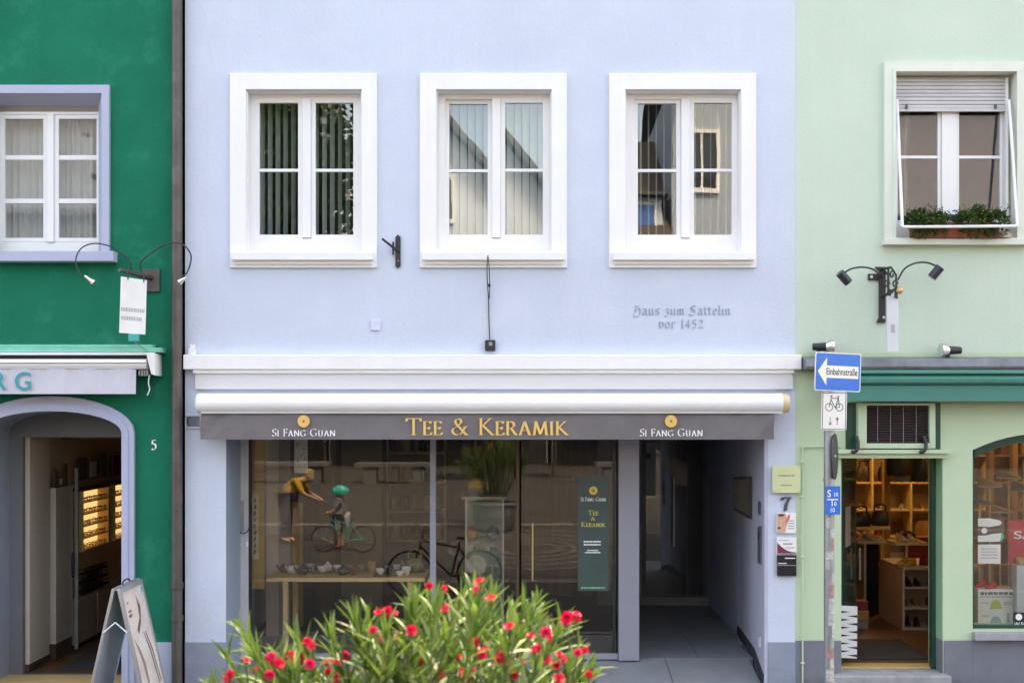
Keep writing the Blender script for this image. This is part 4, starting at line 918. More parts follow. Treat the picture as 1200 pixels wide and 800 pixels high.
MB().box(X(1030), RX1 - .3, .46, 2.6, 3.3, 3.4).obj('room_floor', M['roomdark'], rh); MB().box(X(1030), RX1 - .3, .46, 2.6, 6.8, 6.9).obj('room_ceiling', M['roomdark'], rh)
cu = MB(); 
for i in range(14):
    t0, t1 = i / 14, (i + 1) / 14
    f0 = lambda t_: (X(1050 + 18 * t_, .35), .36 + .03 * math.sin(t_ * 16))
    for (za, zb, s0, s1) in ((Z(100), Z(180), 1.0, .75), (Z(180), Z(262), .75, .9)):
        (xa, ya), (xb, yb_) = f0(t0), f0(t1); bx_ = X(1050, .35)
        cu.poly([(bx_ + (xa - bx_) * s1, ya, zb), (bx_ + (xb - bx_) * s1, yb_, zb), (bx_ + (xb - bx_) * s0, yb_, za), (bx_ + (xa - bx_) * s0, ya, za)])
cu.obj('curtain', mat('grey_curtain', (.30, .27, .27), .9), win, smooth=True)
gr = thing('window_guard', 'white tubular window guard leaning out in front of the planter', 'window guard', (X(1120), -.1, Z(266)))
gt = [(X(1050.5, .05), .03, Z(118, .05)), (X(1057.5, -.22), -.22, Z(266, -.22)), (X(1192, -.22), -.22, Z(265, -.22)), (X(1181.5, .05), .03, Z(118, .05))]
for a, b, nm in ((0, 1, 'side_bar'), (1, 2, 'front_bar'), (2, 3, 'side_bar')): MB().tube([gt[a], gt[b]], .016, 10).obj(nm, M['wframe'], gr, smooth=True)
for px in (1057.5, 1192): MB().tube([(X(px, -.22), -.22, Z(266, -.22)), (X(px - 5 if px < 1100 else px - 4, .1), .05, Z(262, .1))], .009, 8).obj('stay', M['wframe'], gr)
pl = thing('window_box', 'terracotta window box of bushy green plants behind white guard', 'planter', (X(1125), -.03, Z(281)))
bxm = MB(); bxm.prism_x([(-.12, Z(281) + .002), (.07, Z(281) + .002), (.09, Z(263)), (-.15, Z(263))], X(1070, -.05), X(1168, -.05)); bxm.obj('box', M['terracotta'], pl, bevel=.008)
hl = leafmat('herb_leaf', (.020, .055, .012), (.07, .13, .025))
rp_ = random.Random(21)
def small_foliage(c, r, n, ls, rnd):
    b = MB()
    for i in range(n):
        u = Vector((rnd.gauss(0, 1), rnd.gauss(0, 1), rnd.gauss(0, 1))).normalized() * rnd.uniform(.55, 1.0) ** .5
        if u.z < -.5: u.z *= -.5
        p = Vector((c[0] + u.x * r[0], c[1] + u.y * r[1], c[2] + u.z * r[2]))
        t_ = (u + Vector((rnd.uniform(-.7, .7), rnd.uniform(-.7, .7), rnd.uniform(-.2, .9)))).normalized(); s_ = t_.orthogonal().normalized(); s_ = (Matrix.Rotation(rnd.uniform(0, 6.3), 3, t_) @ s_)
        l = ls * rnd.uniform(.6, 1.4); w = l * .28
        b.poly([p, p + t_ * l * .5 + s_ * w, p + t_ * l, p + t_ * l * .5 - s_ * w])
    return b
for cx, rx_, dense in ((1086, .20, 0), (1148, .25, 1)):
    b = MB()
    for k_ in range(11):
        u_ = rp_.uniform(-1, 1); c = (X(cx, -.1) + u_ * rx_, -.08 + rp_.uniform(-.10, .05), Z(262) + rp_.uniform(-.05, .10) * (1.1 - abs(u_)))
        b2 = small_foliage(c, (rp_.uniform(.06, .11), .08, rp_.uniform(.05, .11)), 190, .036, rp_); n_ = len(b.v); b.v += b2.v; b.f += [tuple(n_ + i for i in q) for q in b2.f]
    for k_ in range(5):
        c = (X(cx, -.16) + rp_.uniform(-1, 1) * rx_ * .9, -.17, Z(272) + rp_.uniform(-.05, .03)); b2 = small_foliage(c, (.06, .04, .08), 110, .034, rp_); n_ = len(b.v); b.v += b2.v; b.f += [tuple(n_ + i for i in q) for q in b2.f]
    for k_ in range(26):
        p0 = Vector((X(cx, -.1) + rp_.uniform(-1, 1) * rx_, -.1, Z(258))); d_ = Vector((rp_.uniform(-.5, .5), rp_.uniform(-.6, .1), 1)).normalized() * rp_.uniform(.08, .15); b.tube([p0, p0 + d_], [.003, .0012], 4)
        for j in range(6): q0 = p0 + d_ * (.3 + .14 * j); t_ = Vector((rp_.uniform(-1, 1), rp_.uniform(-1, 1), .5)).normalized() * .028; s_ = t_.orthogonal().normalized() * .007; b.poly([q0, q0 + t_ * .5 + s_, q0 + t_, q0 + t_ * .5 - s_])
    b.obj('foliage', hl, pl, kind='stuff')
b = MB()
for i in range(16):
    c = Vector((X(1117 + rp_.uniform(-6, 6), -.16), -.17 + rp_.uniform(-.02, .03), Z(255 + rp_.uniform(-6, 6)))); b.lathe([(.002, -.008), (.009, 0), (.002, .008)], c, 6)
b.obj('blue_blossom', mat('violet_petal', (.06, .03, .22), .6), pl, kind='stuff')
b = MB()
for i in range(22):
    cx = rp_.choice((1086, 1148)); c = Vector((X(cx + rp_.uniform(-16, 16), -.2), -.19, Z(258 + rp_.uniform(-10, 8)))); b.lathe([(.001, -.006), (.007, 0), (.001, .006)], c, 6)
b.obj('yellow_blossom', mat('yellow_petal', (.5, .42, .03), .6), pl, kind='stuff')
b = MB().lathe([(.01, 0), (.06, .012), (.065, .04), (.04, .068), (.008, .08)], (X(1177, -.06), -.06, Z(281) + .001), 10); 
for i, v in enumerate(b.v): b.v[i] = (v[0] + .012 * math.sin(v[2] * 60 + v[1] * 40), v[1], v[2])
b.obj('pebble', mat('pale_stone', (.55, .48, .42), .8), None, smooth=True, label='pale rounded stone lying on sill beside the window box', cat='stone')

# shoe shop awning
ra = thing('folded_awning', 'teal folded awning casing under lead cornice of shoe shop', 'awning', (X(1150), -.2, Z(470)))
MB().prism_x([(-.001, Z(440)), (-.24, Z(440)), (-.27, Z(438)), (-.26, Z(434.2)), (-.001, Z(434.2))][::-1], X(966), X(1330)).obj('top_rail', M['teal'], ra, bevel=.004)
MB().prism_x([(-.001, Z(452)), (-.24, Z(452)), (-.285, Z(449)), (-.29, Z(444)), (-.24, Z(440.6)), (-.001, Z(440.6))][::-1], X(964), X(1330)).obj('front_rail', M['teal'], ra, bevel=.006)
MB().prism_x([(-.23, Z(470, -.25)), (-.25, Z(470, -.25)), (-.245, Z(452.3)), (-.22, Z(452.3))][::-1], X(966), X(1330)).obj('valance', mat('teal_valance', (.045, .20, .165), .75, var=.06), ra)

# vent box over the door, with hooks
vb = thing('louvre_vent', 'boxy louvred vent above shoe shop door with dark slats', 'vent', (X(1048), -.05, Z(525)))
MB().ring((X(1003), X(1093), Z(525), Z(472)), (X(1013), X(1086), Z(519), Z(475)), -.09, .1).obj('case', M['pale2'], vb, bevel=.005)
for i in range(14):
    zc = Z(476.5 + i * 3.05); MB().prism_x([(-.06, zc - .012), (-.02, zc + .010), (-.02, zc + .013), (-.062, zc - .009)], X(1013.1), X(1085.9)).obj('louvre_slat', mat('dark_brown_louvre', (.075, .055, .055), .5), vb)
MB().box(X(1013), X(1086), .02, .03, Z(519), Z(475)).obj('backing', M['brown'], vb)
for i in range(4): MB().box(X(1026 + i * 15), X(1026.7 + i * 15), -.066, -.0625, Z(518), Z(476)).obj('louvre_cord', mat('cord_grey', (.2, .18, .18), .7), vb)
for a, b in ((991, 1002.8), (1093.2, 1102)): MB().box(X(a), X(b), -.004, .0025, Z(526), Z(472)).obj('recess_panel', M['dgreen'], vb)
for px in (999, 1078):
    hk = thing('awning_hook', 'black iron hook under louvred vent at the %s end' % ('sign post' if px < 1050 else 'arched window'), 'hook', (X(px), -.1, Z(530)), group='hooks on shoe shop ledge')
    MB().tube(curve3([(X(px + 2), -.095, Z(513)), (X(px + 3), -.11, Z(518)), (X(px + 2), -.13, Z(525)), (X(px - 2), -.13, Z(529)), (X(px - 5), -.12, Z(528))]), [.016] + [.018] * 23 + [.012], 8).obj('arm', M['black'], hk, smooth=True)
    MB().tube([(X(px + 2), -.08, Z(511)), (X(px + 2), -.10, Z(516))], .022, 8).obj('mount', M['black'], hk, smooth=True)
    MB().tube([(X(px - 1), -.02, Z(528)), (X(px - 1), -.13, Z(528.5))], .012, 8).obj('stem', M['black'], hk)
# door case
MB().box(X(975), X(1111), -.10, .002, Z(531), Z(526.5)).obj('door_hood', M['pale2'], rh, bevel=.005)
MB().box(X(978), X(1108), -.06, .002, Z(536.5), Z(531) - .001).obj('door_hood', M['pale2'], rh, bevel=.004)
MB().box(rdoor[1] - .006, rdoor[1] - .001, .004, .32, Z(750), Z(536)).obj('door_jamb', mat('jamb_green', (.25, .42, .27), .55), rh)
MB().box(rdoor[1] - .006, rdoor[1] - .001, .004, .32, 0.15, Z(750) - .001).obj('door_jamb_foot', M['dado2'], rh)
MB().box(rdoor[1] - .045, rdoor[1] - .0065, .20, .30, .17, Z(537)).obj('door_post', M['dgreen'], rh, bevel=.004)
MB().box(X(972), X(1110), -.14, .26, 0.0, .17).obj('door_step', M['stone'], rh, bevel=.012)
MB().box(X(984), X(1107), .26, .6, 0.0, .185).obj('threshold', M['oak'], rh, bevel=.003)
# open door leaf, folded inwards along the left jamb
dl = thing('shop_door', None, None); dl.parent = rh
dlx = X(990, .3)
DT = Matrix.Translation((X(986, .3), .30, 0)) @ Matrix.Rotation(R(-25), 4, 'Z')
MB().box(-.045, 0, 0, .92, .20, Z(537)).xf(DT).obj('leaf', M['dgreen'], dl, bevel=.004)
MB().box(.001, .006, .12, .80, .80, Z(556)).xf(DT).obj('pane', mat('dark_door_glass', (.02, .05, .04), .08), dl)
for z0, z1 in ((.28, .74),): MB().box(.001, .014, .10, .82, z0, z1).xf(DT).obj('panel', M['dgreen'], dl, bevel=.01)
MB().box(.0065, .009, .2, .5, 1.42, 1.85).xf(DT).obj('sticker', mat('pale_door_sticker', (.30, .22, .20), .6), dl)
MB().tube([tuple(DT @ Vector((.05, .84, 1.0))), tuple(DT @ Vector((.05, .84, 1.35)))], .012, 8).obj('handle', M['steel'], dl)
wz_ = thing('zigzag_panel', 'white panel cut with black zigzag notches standing in shoe shop doorway', 'panel', (X(994, .3), .29, .185))
zx = lambda p: X(p, .28); zz = lambda p: Z(p, .28)
MB().prism([(zx(984), zz(770)), (zx(1004), zz(771)), (zx(1004.5), zz(710)), (zx(984), zz(709))], .270, .288).obj('board', mat('white_zigzag_board', (.66, .67, .68), .5), wz_, bevel=.002)
t = MB()
for i in range(6):
    y0 = 716 + i * 9.2
    t.poly([(zx(984.3), .2695, zz(y0 + 1.8)), (zx(996), .2695, zz(y0 + .2)), (zx(984.3), .2695, zz(y0 - 1.2))])
    t.poly([(zx(1004.2), .2695, zz(y0 + 7.2)), (zx(1004.2), .2695, zz(y0 + 4.2)), (zx(992), .2695, zz(y0 + 5.0))])
t.obj('zigzag', M['bprint'], wz_)

# shoe shop window
sw = thing('shop_window', None, None); sw.parent = rh
d = .10
fr_ = MB(); outer = [(x, z) for x, z in head]
lw = .05
I_ = [(swl + lw + (swr - swl - 2 * lw) * i / nc, head[i][1] - .085) for i in range(nc + 1)]
for a in range(nc): fr_.poly([(I_[a][0], d, I_[a][1]), (I_[a + 1][0], d, I_[a + 1][1]), (head[a + 1][0], d, head[a + 1][1]), (head[a][0], d, head[a][1])]); fr_.poly([(I_[a + 1][0], d, I_[a + 1][1]), (I_[a][0], d, I_[a][1]), (I_[a][0], d + .06, I_[a][1]), (I_[a + 1][0], d + .06, I_[a + 1][1])])
fr_.box(swl, swl + lw, d, d + .06, Z(739) + .001, Z(527)); fr_.box(swr - lw, swr, d, d + .06, Z(739) + .001, Z(527)); fr_.box(swl + lw, swr - lw, d, d + .06, Z(739) + .001, Z(739) + .045)
fr_.obj('frame', M['dgreen'], sw)
MB().prism([(swl + lw, Z(739) + .045), (swr - lw, Z(739) + .045), (swr - lw, I_[-1][1])] + I_[::-1][1:-1] + [(swl + lw, I_[0][1])], d + .03, d + .036).obj('pane', M['shopglass'], sw)

# hanging sign with two spotlights on the upper wall
hs = thing('hanging_sign', 'black iron sign bracket with two spotlights on light green wall', 'sign', (X(1035), 0, Z(381)))
MB().prism([(X(1026.5), Z(378)), (X(1037), Z(378)), (X(1037), Z(313)), (X(1025), Z(313)), (X(1029.5), Z(318)), (X(1029.5), Z(372))], -.03, -.001).obj('back_plate', M['black'], hs, bevel=.003)
MB().box(X(1017), X(1029.4), -.02, -.001, Z(328.5), Z(321)).obj('side_plate', M['black'], hs, bevel=.002)
MB().tube([(X(1020.5), -.021, Z(324.6)), (X(1020.5), -.028, Z(324.6))], .016, 10).obj('bolt', M['silver'], hs)
MB().tube([(X(1034.5), -.03, Z(372)), (X(1034.5), -.038, Z(372))], .014, 10).obj('bolt', M['silver'], hs)
rb = random.Random(2)
scr = MB()
for i in range(5):
    cx, cz = 1036 + i * 3.2, 322 + (i % 3) * 11
    dd = -.06 - i * .07
    scr.tube([(X(cx, dd) + .03 * math.cos(a_ * .5) * (1 - a_ / 18), dd, Z(cz, dd) + .045 * math.sin(a_ * .5) * (1 - a_ / 18)) for a_ in range(16)], .009, 6)
scr.tube([(X(1033), -.03, Z(316)), (X(1044, -.3), -.3, Z(313, -.3)), (X(1050, -.44), -.44, Z(322, -.44)), (X(1051, -.44), -.44, Z(350, -.44))], .012, 6)
scr.tube([(X(1034), -.03, Z(348)), (X(1050, -.42), -.42, Z(338, -.42))], .014, 6)
scr.tube([(X(1041, -.2), -.2, Z(314, -.2)), (X(1041, -.2), -.2, Z(356, -.2))], .012, 6)
scr.obj('scrollwork', M['black'], hs, smooth=True)
MB().lathe([(.004, -.038), (.03, -.022), (.036, 0), (.028, .022), (.004, .034)], (X(1054.5, -.46), -.46, Z(340, -.46)), 12).obj('brass_ball', mat('dull_brass', (.55, .36, .18), .35, metal=.6), hs, smooth=True)
for lst, (h0, h1) in (([(1031, 322), (1024, 316), (1012, 313), (999, 314.5), (990, 319)], ((984, 319.5), (995, 331))), ([(1052, 328), (1060, 315), (1072, 308.5), (1085, 307.5), (1096, 311)], ((1102, 313), (1092.5, 325)))):
    dd = -.28
    MB().tube(curve3([(X(a, dd), dd, Z(b, dd)) for a, b in lst]), .010, 6).obj('lamp_arm', M['black'], hs, smooth=True)
    MB().tube([(X(h0[0], dd), dd, Z(h0[1], dd)), (X(h1[0], dd), dd + .02, Z(h1[1], dd))], .047, 14).obj('lamp_head', mat('navy_black_lamp', (.02, .022, .035), .35), hs, smooth=True)
d = -.40
plc = MB(); plc.box(-.07, .07, -.004, .004, 0, Z(347, d) - Z(412, d)); plc.xf(Matrix.Translation((X(1046, d), d, Z(412, d))) @ Matrix.Rotation(R(22), 4, 'Z'))
plate_o = plc.obj('sign_plate', mat('pale_grey_acrylic', (.52, .56, .62), .3), hs)
t = MB(); rect(t, X(1043, d), X(1049, d), Z(390, d), Z(380, d), d - .03); rect(t, X(1044.5, d), X(1047.5, d), Z(388, d), Z(382, d), d - .031)
t.f = t.f[:1]; t.xf(Matrix.Translation((X(1046, d), d, 0)) @ Matrix.Rotation(R(22), 4, 'Z') @ Matrix.Translation((-X(1046, d), -d + .0245, 0)))
t.obj('sign_emblem', mat('grey_print', (0, 0, 0)), plate_o)
for px in (1042, 1049): MB().tube([(X(px, d), d, Z(338, d)), (X(px, d), d, Z(349, d))], .008, 6).obj('hanger', M['black'], hs)
for px, fl_, lb in ((960, 1, 'black spotlight with chrome reflector on cornice behind blue sign'), (1110, -1, 'black spotlight with chrome reflector on lead cornice under light green wall')):
    so = thing('spotlight', lb, 'spotlight', (X(px), -.12, Z(418)))
    zc = Z(407 if px < 1000 else 411)
    MB().tube([(X(px - 11 * fl_), -.12, zc + .0), (X(px + 4 * fl_), -.13, zc)], [.035, .045], 12).obj('body', M['black'], so, smooth=True)
    MB().tube([(X(px + 4 * fl_), -.13, zc), (X(px + 8 * fl_), -.135, zc), (X(px + 13 * fl_), -.14, zc)], [.046, .065, .07], 16).obj('reflector', mat('chrome_lamp', (.7, .7, .7)), so, smooth=True)
    MB().box(X(px - 6), X(px - 2), -.14, -.10, Z(422), zc - .03).obj('foot', M['black'], so)

# ------------------------------------------------------------------ traffic sign post
py_ = -1.7
tx = lambda p: X(p, py_); tz = lambda p: Z(p, py_)
ts = thing('traffic_sign', 'grey sign post with blue one-way sign and bicycle plate before shoe shop', 'traffic sign', (tx(971.5), py_, 0))
px_ = tx(971.5)
MB().tube([(px_, py_, 0.0), (px_, py_, tz(412))], .046, 16).obj('post', M['steel'], ts, smooth=True)
def plate_local(w, h, r, th):
    p = []
    for (cx, cz, a0) in ((w / 2 - r, h / 2 - r, 0), (-w / 2 + r, h / 2 - r, 90), (-w / 2 + r, -h / 2 + r, 180), (w / 2 - r, -h / 2 + r, 270)): p += arc(cx, cz, r, r, a0, a0 + 90, 5)
    return MB().prism(p, 0, th)
MR = lambda cx, cy_, az, roll: Matrix.Translation((tx(cx), py_ - .06, tz(cy_))) @ Matrix.Rotation(R(az), 4, 'Z') @ Matrix.Rotation(R(roll), 4, 'Y')
T1 = MR(980, 436, 16, 2.0)
w, h_ = .462, .345
plate_local(w, h_, .02, .006).xf(T1).obj('one_way_plate', M['wsign'], ts)
b = plate_local(w - .018, h_ - .018, .016, .001); b.v = [(x, y - .0022, z) for x, y, z in b.v]; op = b.xf(T1).obj('blue_field', M['blue'], ts)
b = MB(); b.poly([(-.205, -.003, 0), (-.115, -.003, -.125), (-.115, -.003, -.055), (.205, -.003, -.055), (.205, -.003, .055), (-.115, -.003, .055), (-.115, -.003, .125)]); b.xf(T1).obj('arrow', M['wsign'], op)
b = MB(); sans(b, 'Einbahnstra\u00dfe', -.118, .195, -.028, .034, -.0036); b.xf(T1).obj('lettering', M['bprint'], op)
T2 = MR(975.5, 481.5, 6, 1.0)
w, h_ = .233, .345
plate_local(w, h_, .02, .006).xf(T2).obj('bicycle_plate', M['wsign'], ts)
b = MB().ring((-w / 2 + .008, w / 2 - .008, -h_ / 2 + .008, h_ / 2 - .008), (-w / 2 + .013, w / 2 - .013, -h_ / 2 + .013, h_ / 2 - .013), -.0012, -.0008); b.xf(T2).obj('plate_border', M['bprint'], ts)
b = MB()
def ring2(cx, cz, r, w_=.006, n=24):
    for i in range(n):
        a0, a1 = 2 * math.pi * i / n, 2 * math.pi * (i + 1) / n
        b.poly([(cx + (r - w_) * math.cos(a0), -.0012, cz + (r - w_) * math.sin(a0)), (cx + (r - w_) * math.cos(a1), -.0012, cz + (r - w_) * math.sin(a1)), (cx + r * math.cos(a1), -.0012, cz + r * math.sin(a1)), (cx + r * math.cos(a0), -.0012, cz + r * math.sin(a0))])
nl = [0]
def line2(x0, z0, x1, z1, w_=.006):
    d_ = Vector((x1 - x0, z1 - z0)).normalized(); n_ = Vector((-d_.y, d_.x)) * w_ / 2; nl[0] += 1; y = -.0013 - .00005 * nl[0]
    b.poly([(x0 - n_.x, y, z0 - n_.y), (x1 - n_.x, y, z1 - n_.y), (x1 + n_.x, y, z1 + n_.y), (x0 + n_.x, y, z0 + n_.y)])
ring2(-.048, .035, .036); ring2(.048, .035, .036)
for s_ in (((-.048, .035), (-.028, .115)), ((-.028, .115), (.032, .115)), ((-.03, .10), (.01, .03)), ((.01, .03), (.048, .035)), ((.01, .03), (.036, .12)), ((.036, .12), (.048, .035)), ((-.04, .13), (-.018, .14)), ((-.028, .115), (-.026, .135)), ((.02, .132), (.045, .132)), ((.036, .12), (.038, .132))): line2(*s_[0], *s_[1])
for x, s_ in ((-.035, -1), (.03, 1)):
    line2(x, -.125, x, -.055, .005); e = -.055 if s_ > 0 else -.125
    line2(x, e, x - .012, e - s_ * .022, .005); line2(x, e, x + .012, e - s_ * .022, .005)
b.xf(T2).obj('bicycle_symbol', M['bprint'], ts)
# round sign seen edge-on, facing across the street
Tr = Matrix.Translation((tx(979), py_ + .02, tz(535))) @ Matrix.Rotation(R(68), 4, 'Z')
b = MB(); b.prism(arc(0, 0, .21, .21, 0, 345, 23), -.004, .004); b.xf(Tr).obj('round_sign', mat('dark_sign_back', (.05, .055, .065), .45, metal=.3), ts, smooth=True)
b = MB().tube([(tx(973), py_, tz(535)), (tx(973) + .05, py_, tz(535))], .02, 8); b.obj('clamp', M['steel'], ts)
for p in (423, 449, 470, 497, 562): MB().tube([(px_, py_, tz(p) - .014), (px_, py_, tz(p) + .014)], .051, 16).obj('clamp', M['steel'], ts, smooth=True)
T3 = MR(974, 585.5, 8, 0)
b = plate_local(.14, .255, .008, .005).xf(T3); bp_ = b.obj('hydrant_plate', M['blue'], ts)
b = MB(); sans(b, 'S', -.052, -.018, .03, .095, -.001); sans(b, '10', .012, .05, .035, .072, -.001); rect(b, -.055, .05, .004, .014, -.001); rect(b, -.012, -.002, -.05, .004, -.0013); sans(b, '0', .012, .034, -.05, -.012, -.001); sans(b, '10', -.02, .018, -.105, -.066, -.001)
b.xf(T3).obj('lettering', M['wprint'], bp_)
rs = random.Random(12)
stc = [(.46, .46, .46), (.40, .41, .42), (.40, .22, .22), (.48, .48, .46), (.30, .32, .35), (.44, .40, .40), (.34, .35, .37), (.42, .43, .46)]
zc = tz(606)
while zc > .15:
    hh = rs.uniform(.05, .14); ci = rs.randrange(len(stc)); a0 = rs.uniform(-150, -70); a1 = a0 + rs.uniform(50, 110)
    b = MB(); n = 6
    for i in range(n):
        aa, ab_ = R(a0 + (a1 - a0) * i / n), R(a0 + (a1 - a0) * (i + 1) / n); r_ = .0468 + .0002 * (ci + 1)
        b.poly([(px_ + r_ * math.cos(aa), py_ + r_ * math.sin(aa), zc - hh), (px_ + r_ * math.cos(ab_), py_ + r_ * math.sin(ab_), zc - hh), (px_ + r_ * math.cos(ab_), py_ + r_ * math.sin(ab_), zc), (px_ + r_ * math.cos(aa), py_ + r_ * math.sin(aa), zc)])
    b.obj('sticker', mat('sticker_%d' % ci, stc[ci], .5, var=.35, vscale=40), ts); zc -= hh + rs.uniform(-.005, .03)

# ================================================================== eyewear shop interior (left)
MB().box(rx, rx + .05, .80, 1.40, .10, Z(509, .8)).obj('door_leaf', M['beige'], gh, bevel=.004)
MB().box(rx + .001, rx + .045, .80, 1.38, .012, .099).obj('door_kick', M['brown'], gh)
cbn = thing('tall_cabinet', 'tall pale cabinet against left wall of eyewear shop', 'cabinet', (rx + .1, 1.7, .01))
MB().box(rx, rx + .10, 1.46, 2.02, .2, 2.0).obj('carcass', mat('ivory_gloss', (.55, .50, .45), .25), cbn, bevel=.004)
MB().box(rx, rx + .09, 1.48, 2.0, .008, .199).obj('kick', M['brown'], cbn)
MB().box(rx + .1, rx + .125, 1.97, 2.0, .9, 1.2).obj('handle', M['black'], cbn)
for i, (y0, w_, hh, cm) in enumerate(((1.50, .10, .20, 'roomdark'), (1.63, .14, .12, 'offwhite'), (1.80, .12, .26, 'brown'), (2.3, .3, .28, 'roomdark'), (2.7, .28, .24, 'offwhite'), (3.1, .26, .30, 'roomdark'), (3.6, .3, .26, 'brown'), (4.1, .3, .3, 'roomdark'))):
    top = 2.0 if y0 < 2.05 else 2.03
    o = thing('small_picture', ('dark' if cm == 'roomdark' else 'pale' if cm == 'offwhite' else 'brown') + (' framed picture leaning on top of tall pale cabinet' if y0 < 2.05 else ' framed picture leaning on top of lit eyewear shelves'), 'picture', (rx + .05, y0 + w_ / 2, top), group='pictures on top of eyewear shelves')
    q = MB().box(rx + .05, rx + .07, y0, y0 + w_, top + .002, top + hh); q.obj('frame', M['brown'], o)
    MB().box(rx + .0701, rx + .074, y0 + .02, y0 + w_ - .02, top + .022, top + hh - .02).obj('print', M[cm], o)
dpn = MB().box(rx + .11, rx + .15, 2.045, 2.075, .03, 2.2).obj('panel_edge', mat('grey_glass_edge', (.30, .31, .31), .3), None, label='upright grey glass panel edge between cabinet and lit eyewear shelves', cat='panel')
led = mat('backlit_amber_panel', (.8, .6, .3), .6, var=.15, vscale=3, emit=(1.0, .66, .32), estr=.13)
gl_me = MB()
for s_ in (-1, 1):
    gl_me.tube([(0.0 + .004 * math.cos(a_), s_ * .033 + .026 * math.cos(a_), .021 + .019 * math.sin(a_)) for a_ in [2 * math.pi * i / 10 for i in range(11)]], .0035, 4, cap=False)
    gl_me.tube([(0, s_ * .060, .028), (-.09, s_ * .062, .028), (-.125, s_ * .06, .008)], .003, 4)
gl_me.tube([(0, -.008, .026), (.003, 0, .03), (0, .008, .026)], .003, 4)
gms = [gl_me.mesh('eyeglasses', mat('spectacle_%d' % i, c_, .3)) for i, c_ in enumerate(((.012, .01, .01), (.05, .02, .012), (.02, .02, .025)))]
rg_ = random.Random(8)
for si, (y0, y1, lb) in enumerate(((2.2, 3.18, 'nearer'), (3.42, 4.5, 'farther'))):
    near = si == 0
    su = thing('eyewear_shelf', ('amber backlit eyewear shelves next to the upright glass panel' if near else 'amber backlit eyewear shelves deeper inside behind the arched entrance jamb'), 'shelf', (rx + .1, (y0 + y1) / 2, 1.18))
    MB().box(rx + .001, rx + .015, y0 + .02, y1 - .02, 1.2, 1.89).obj('backlit_panel', led, su)
    for yy in (y0, y1 - .02): MB().box(rx, rx + .16, yy, yy + .02, 1.18, 1.91).obj('side_panel', M['oakv'], su)
    MB().box(rx, rx + .17, y0 - .001, y1 + .001, 1.911, 1.94).obj('top_board', M['brown'], su)
    for k_ in range(5):
        zz0 = 1.185 + k_ * .145
        MB().box(rx + .016, rx + .16, y0 + .021, y1 - .021, zz0, zz0 + .014).obj('shelf_board', M['oakv'], su)
        for j in range(5):
            e = inst('eyeglasses', gms[rg_.randrange(3)], None, (rx + .135, y0 + .12 + j * (y1 - y0 - .2) / 4.2 + rg_.uniform(-.02, .02), zz0 + .0165), (0, 0, rg_.uniform(-.2, .2)), 1.15)
            tag(e, 'dark eyeglasses on amber backlit shelves ' + ('next to upright glass panel' if near else 'deeper inside the eyewear shop'), 'eyeglasses', 'eyeglasses on ' + lb + ' backlit shelves')
dc = thing('drawer_cabinet', 'long low cream drawer cabinet beneath lit eyewear shelves', 'cabinet', (rx + .1, 3.5, .01))
MB().box(rx, rx + .10, 2.1, 5.2, .06, .62).obj('carcass', mat('cream_laminate', (.42, .36, .30), .4), dc, bevel=.004)
for k_ in range(4): MB().box(rx + .1, rx + .112, 2.12 + k_ * .77, 2.86 + k_ * .77, .08, .60).obj('drawer_front', mat('cream_laminate', (0, 0, 0)), dc, bevel=.003)
MB().box(rx, rx + .08, 2.12, 5.18, .006, .059).obj('kick', M['brown'], dc)
for k_ in range(3):
    hh = .66 + k_ * .10
    rk = thing('display_tray', ('lowest', 'middle', 'highest')[k_] + ' dark tray of glasses on wall above cream drawer cabinet', 'tray', (rx + .1, 2.8, hh))
    MB().box(rx + .001, rx + .14 - k_ * .02, 2.35 + k_ * .08, 3.25 + k_ * .03, hh, hh + .02).obj('tray', M['inkglaze'], rk, bevel=.003)
    for j in range(6):
        e = inst('eyeglasses', gms[0], None, (rx + .12 - k_ * .02, 2.45 + k_ * .06 + j * .14, hh + .0205), (0, 0, rg_.uniform(-.4, .4)), 1.3)
        tag(e, 'black eyeglasses lying in %s dark tray' % ('lowest', 'middle', 'highest')[k_], 'eyeglasses', 'eyeglasses in %s tray' % ('lowest', 'middle', 'highest')[k_])
MB().box(rx + .3, -3.6, .95, 2.3, .006, .018).obj('entrance_mat', M['mat'], None, bevel=.004, label='dark grey entrance mat on parquet inside arched entrance', cat='mat')

# ================================================================== tea shop interior
tab = thing('display_table', 'long light oak table carrying tea ware behind shop window', 'table', (X(407, 1.6), 1.6, fl - .012))
ty0, ty1 = 1.15, 1.95
tzt = Z(676.5, ty0)
tl, tr_ = X(312.5, ty0), X(497.5, ty0)
for i in range(4):
    yy = ty0 + i * .2; MB().box(tl, tr_, yy + .001, yy + .199, tzt - .045, tzt).obj('plank', M['oak'], tab, bevel=.003)
for (x, y_) in ((X(330.5, ty0), ty0 + .04), (X(477, ty0), ty0 + .04), (X(330.5, ty0), ty1 - .11), (X(477, ty0), ty1 - .11)): MB().box(x, x + .06, y_, y_ + .06, fl - .012, tzt - .046).obj('leg', M['oakv'], tab, bevel=.003)
def on_table(px, yy): return (X(px, yy), yy, tzt + .0005)
def bowl(px, yy, r, h_, mt, label, name='tea_cup', cat='cup', group=None, z=0):
    c = on_table(px, yy); b = MB(); r *= 1.25; h_ *= 1.25
    b.lathe([(r * .5, 0), (r * .55, h_ * .08), (r * .9, h_ * .5), (r, h_), (r * .92, h_), (r * .8, h_ * .5), (r * .3, h_ * .18)], (c[0], c[1], c[2] + z), 16)
    return b.obj(name, mt, None, smooth=True, label=label, cat=cat, group=group)
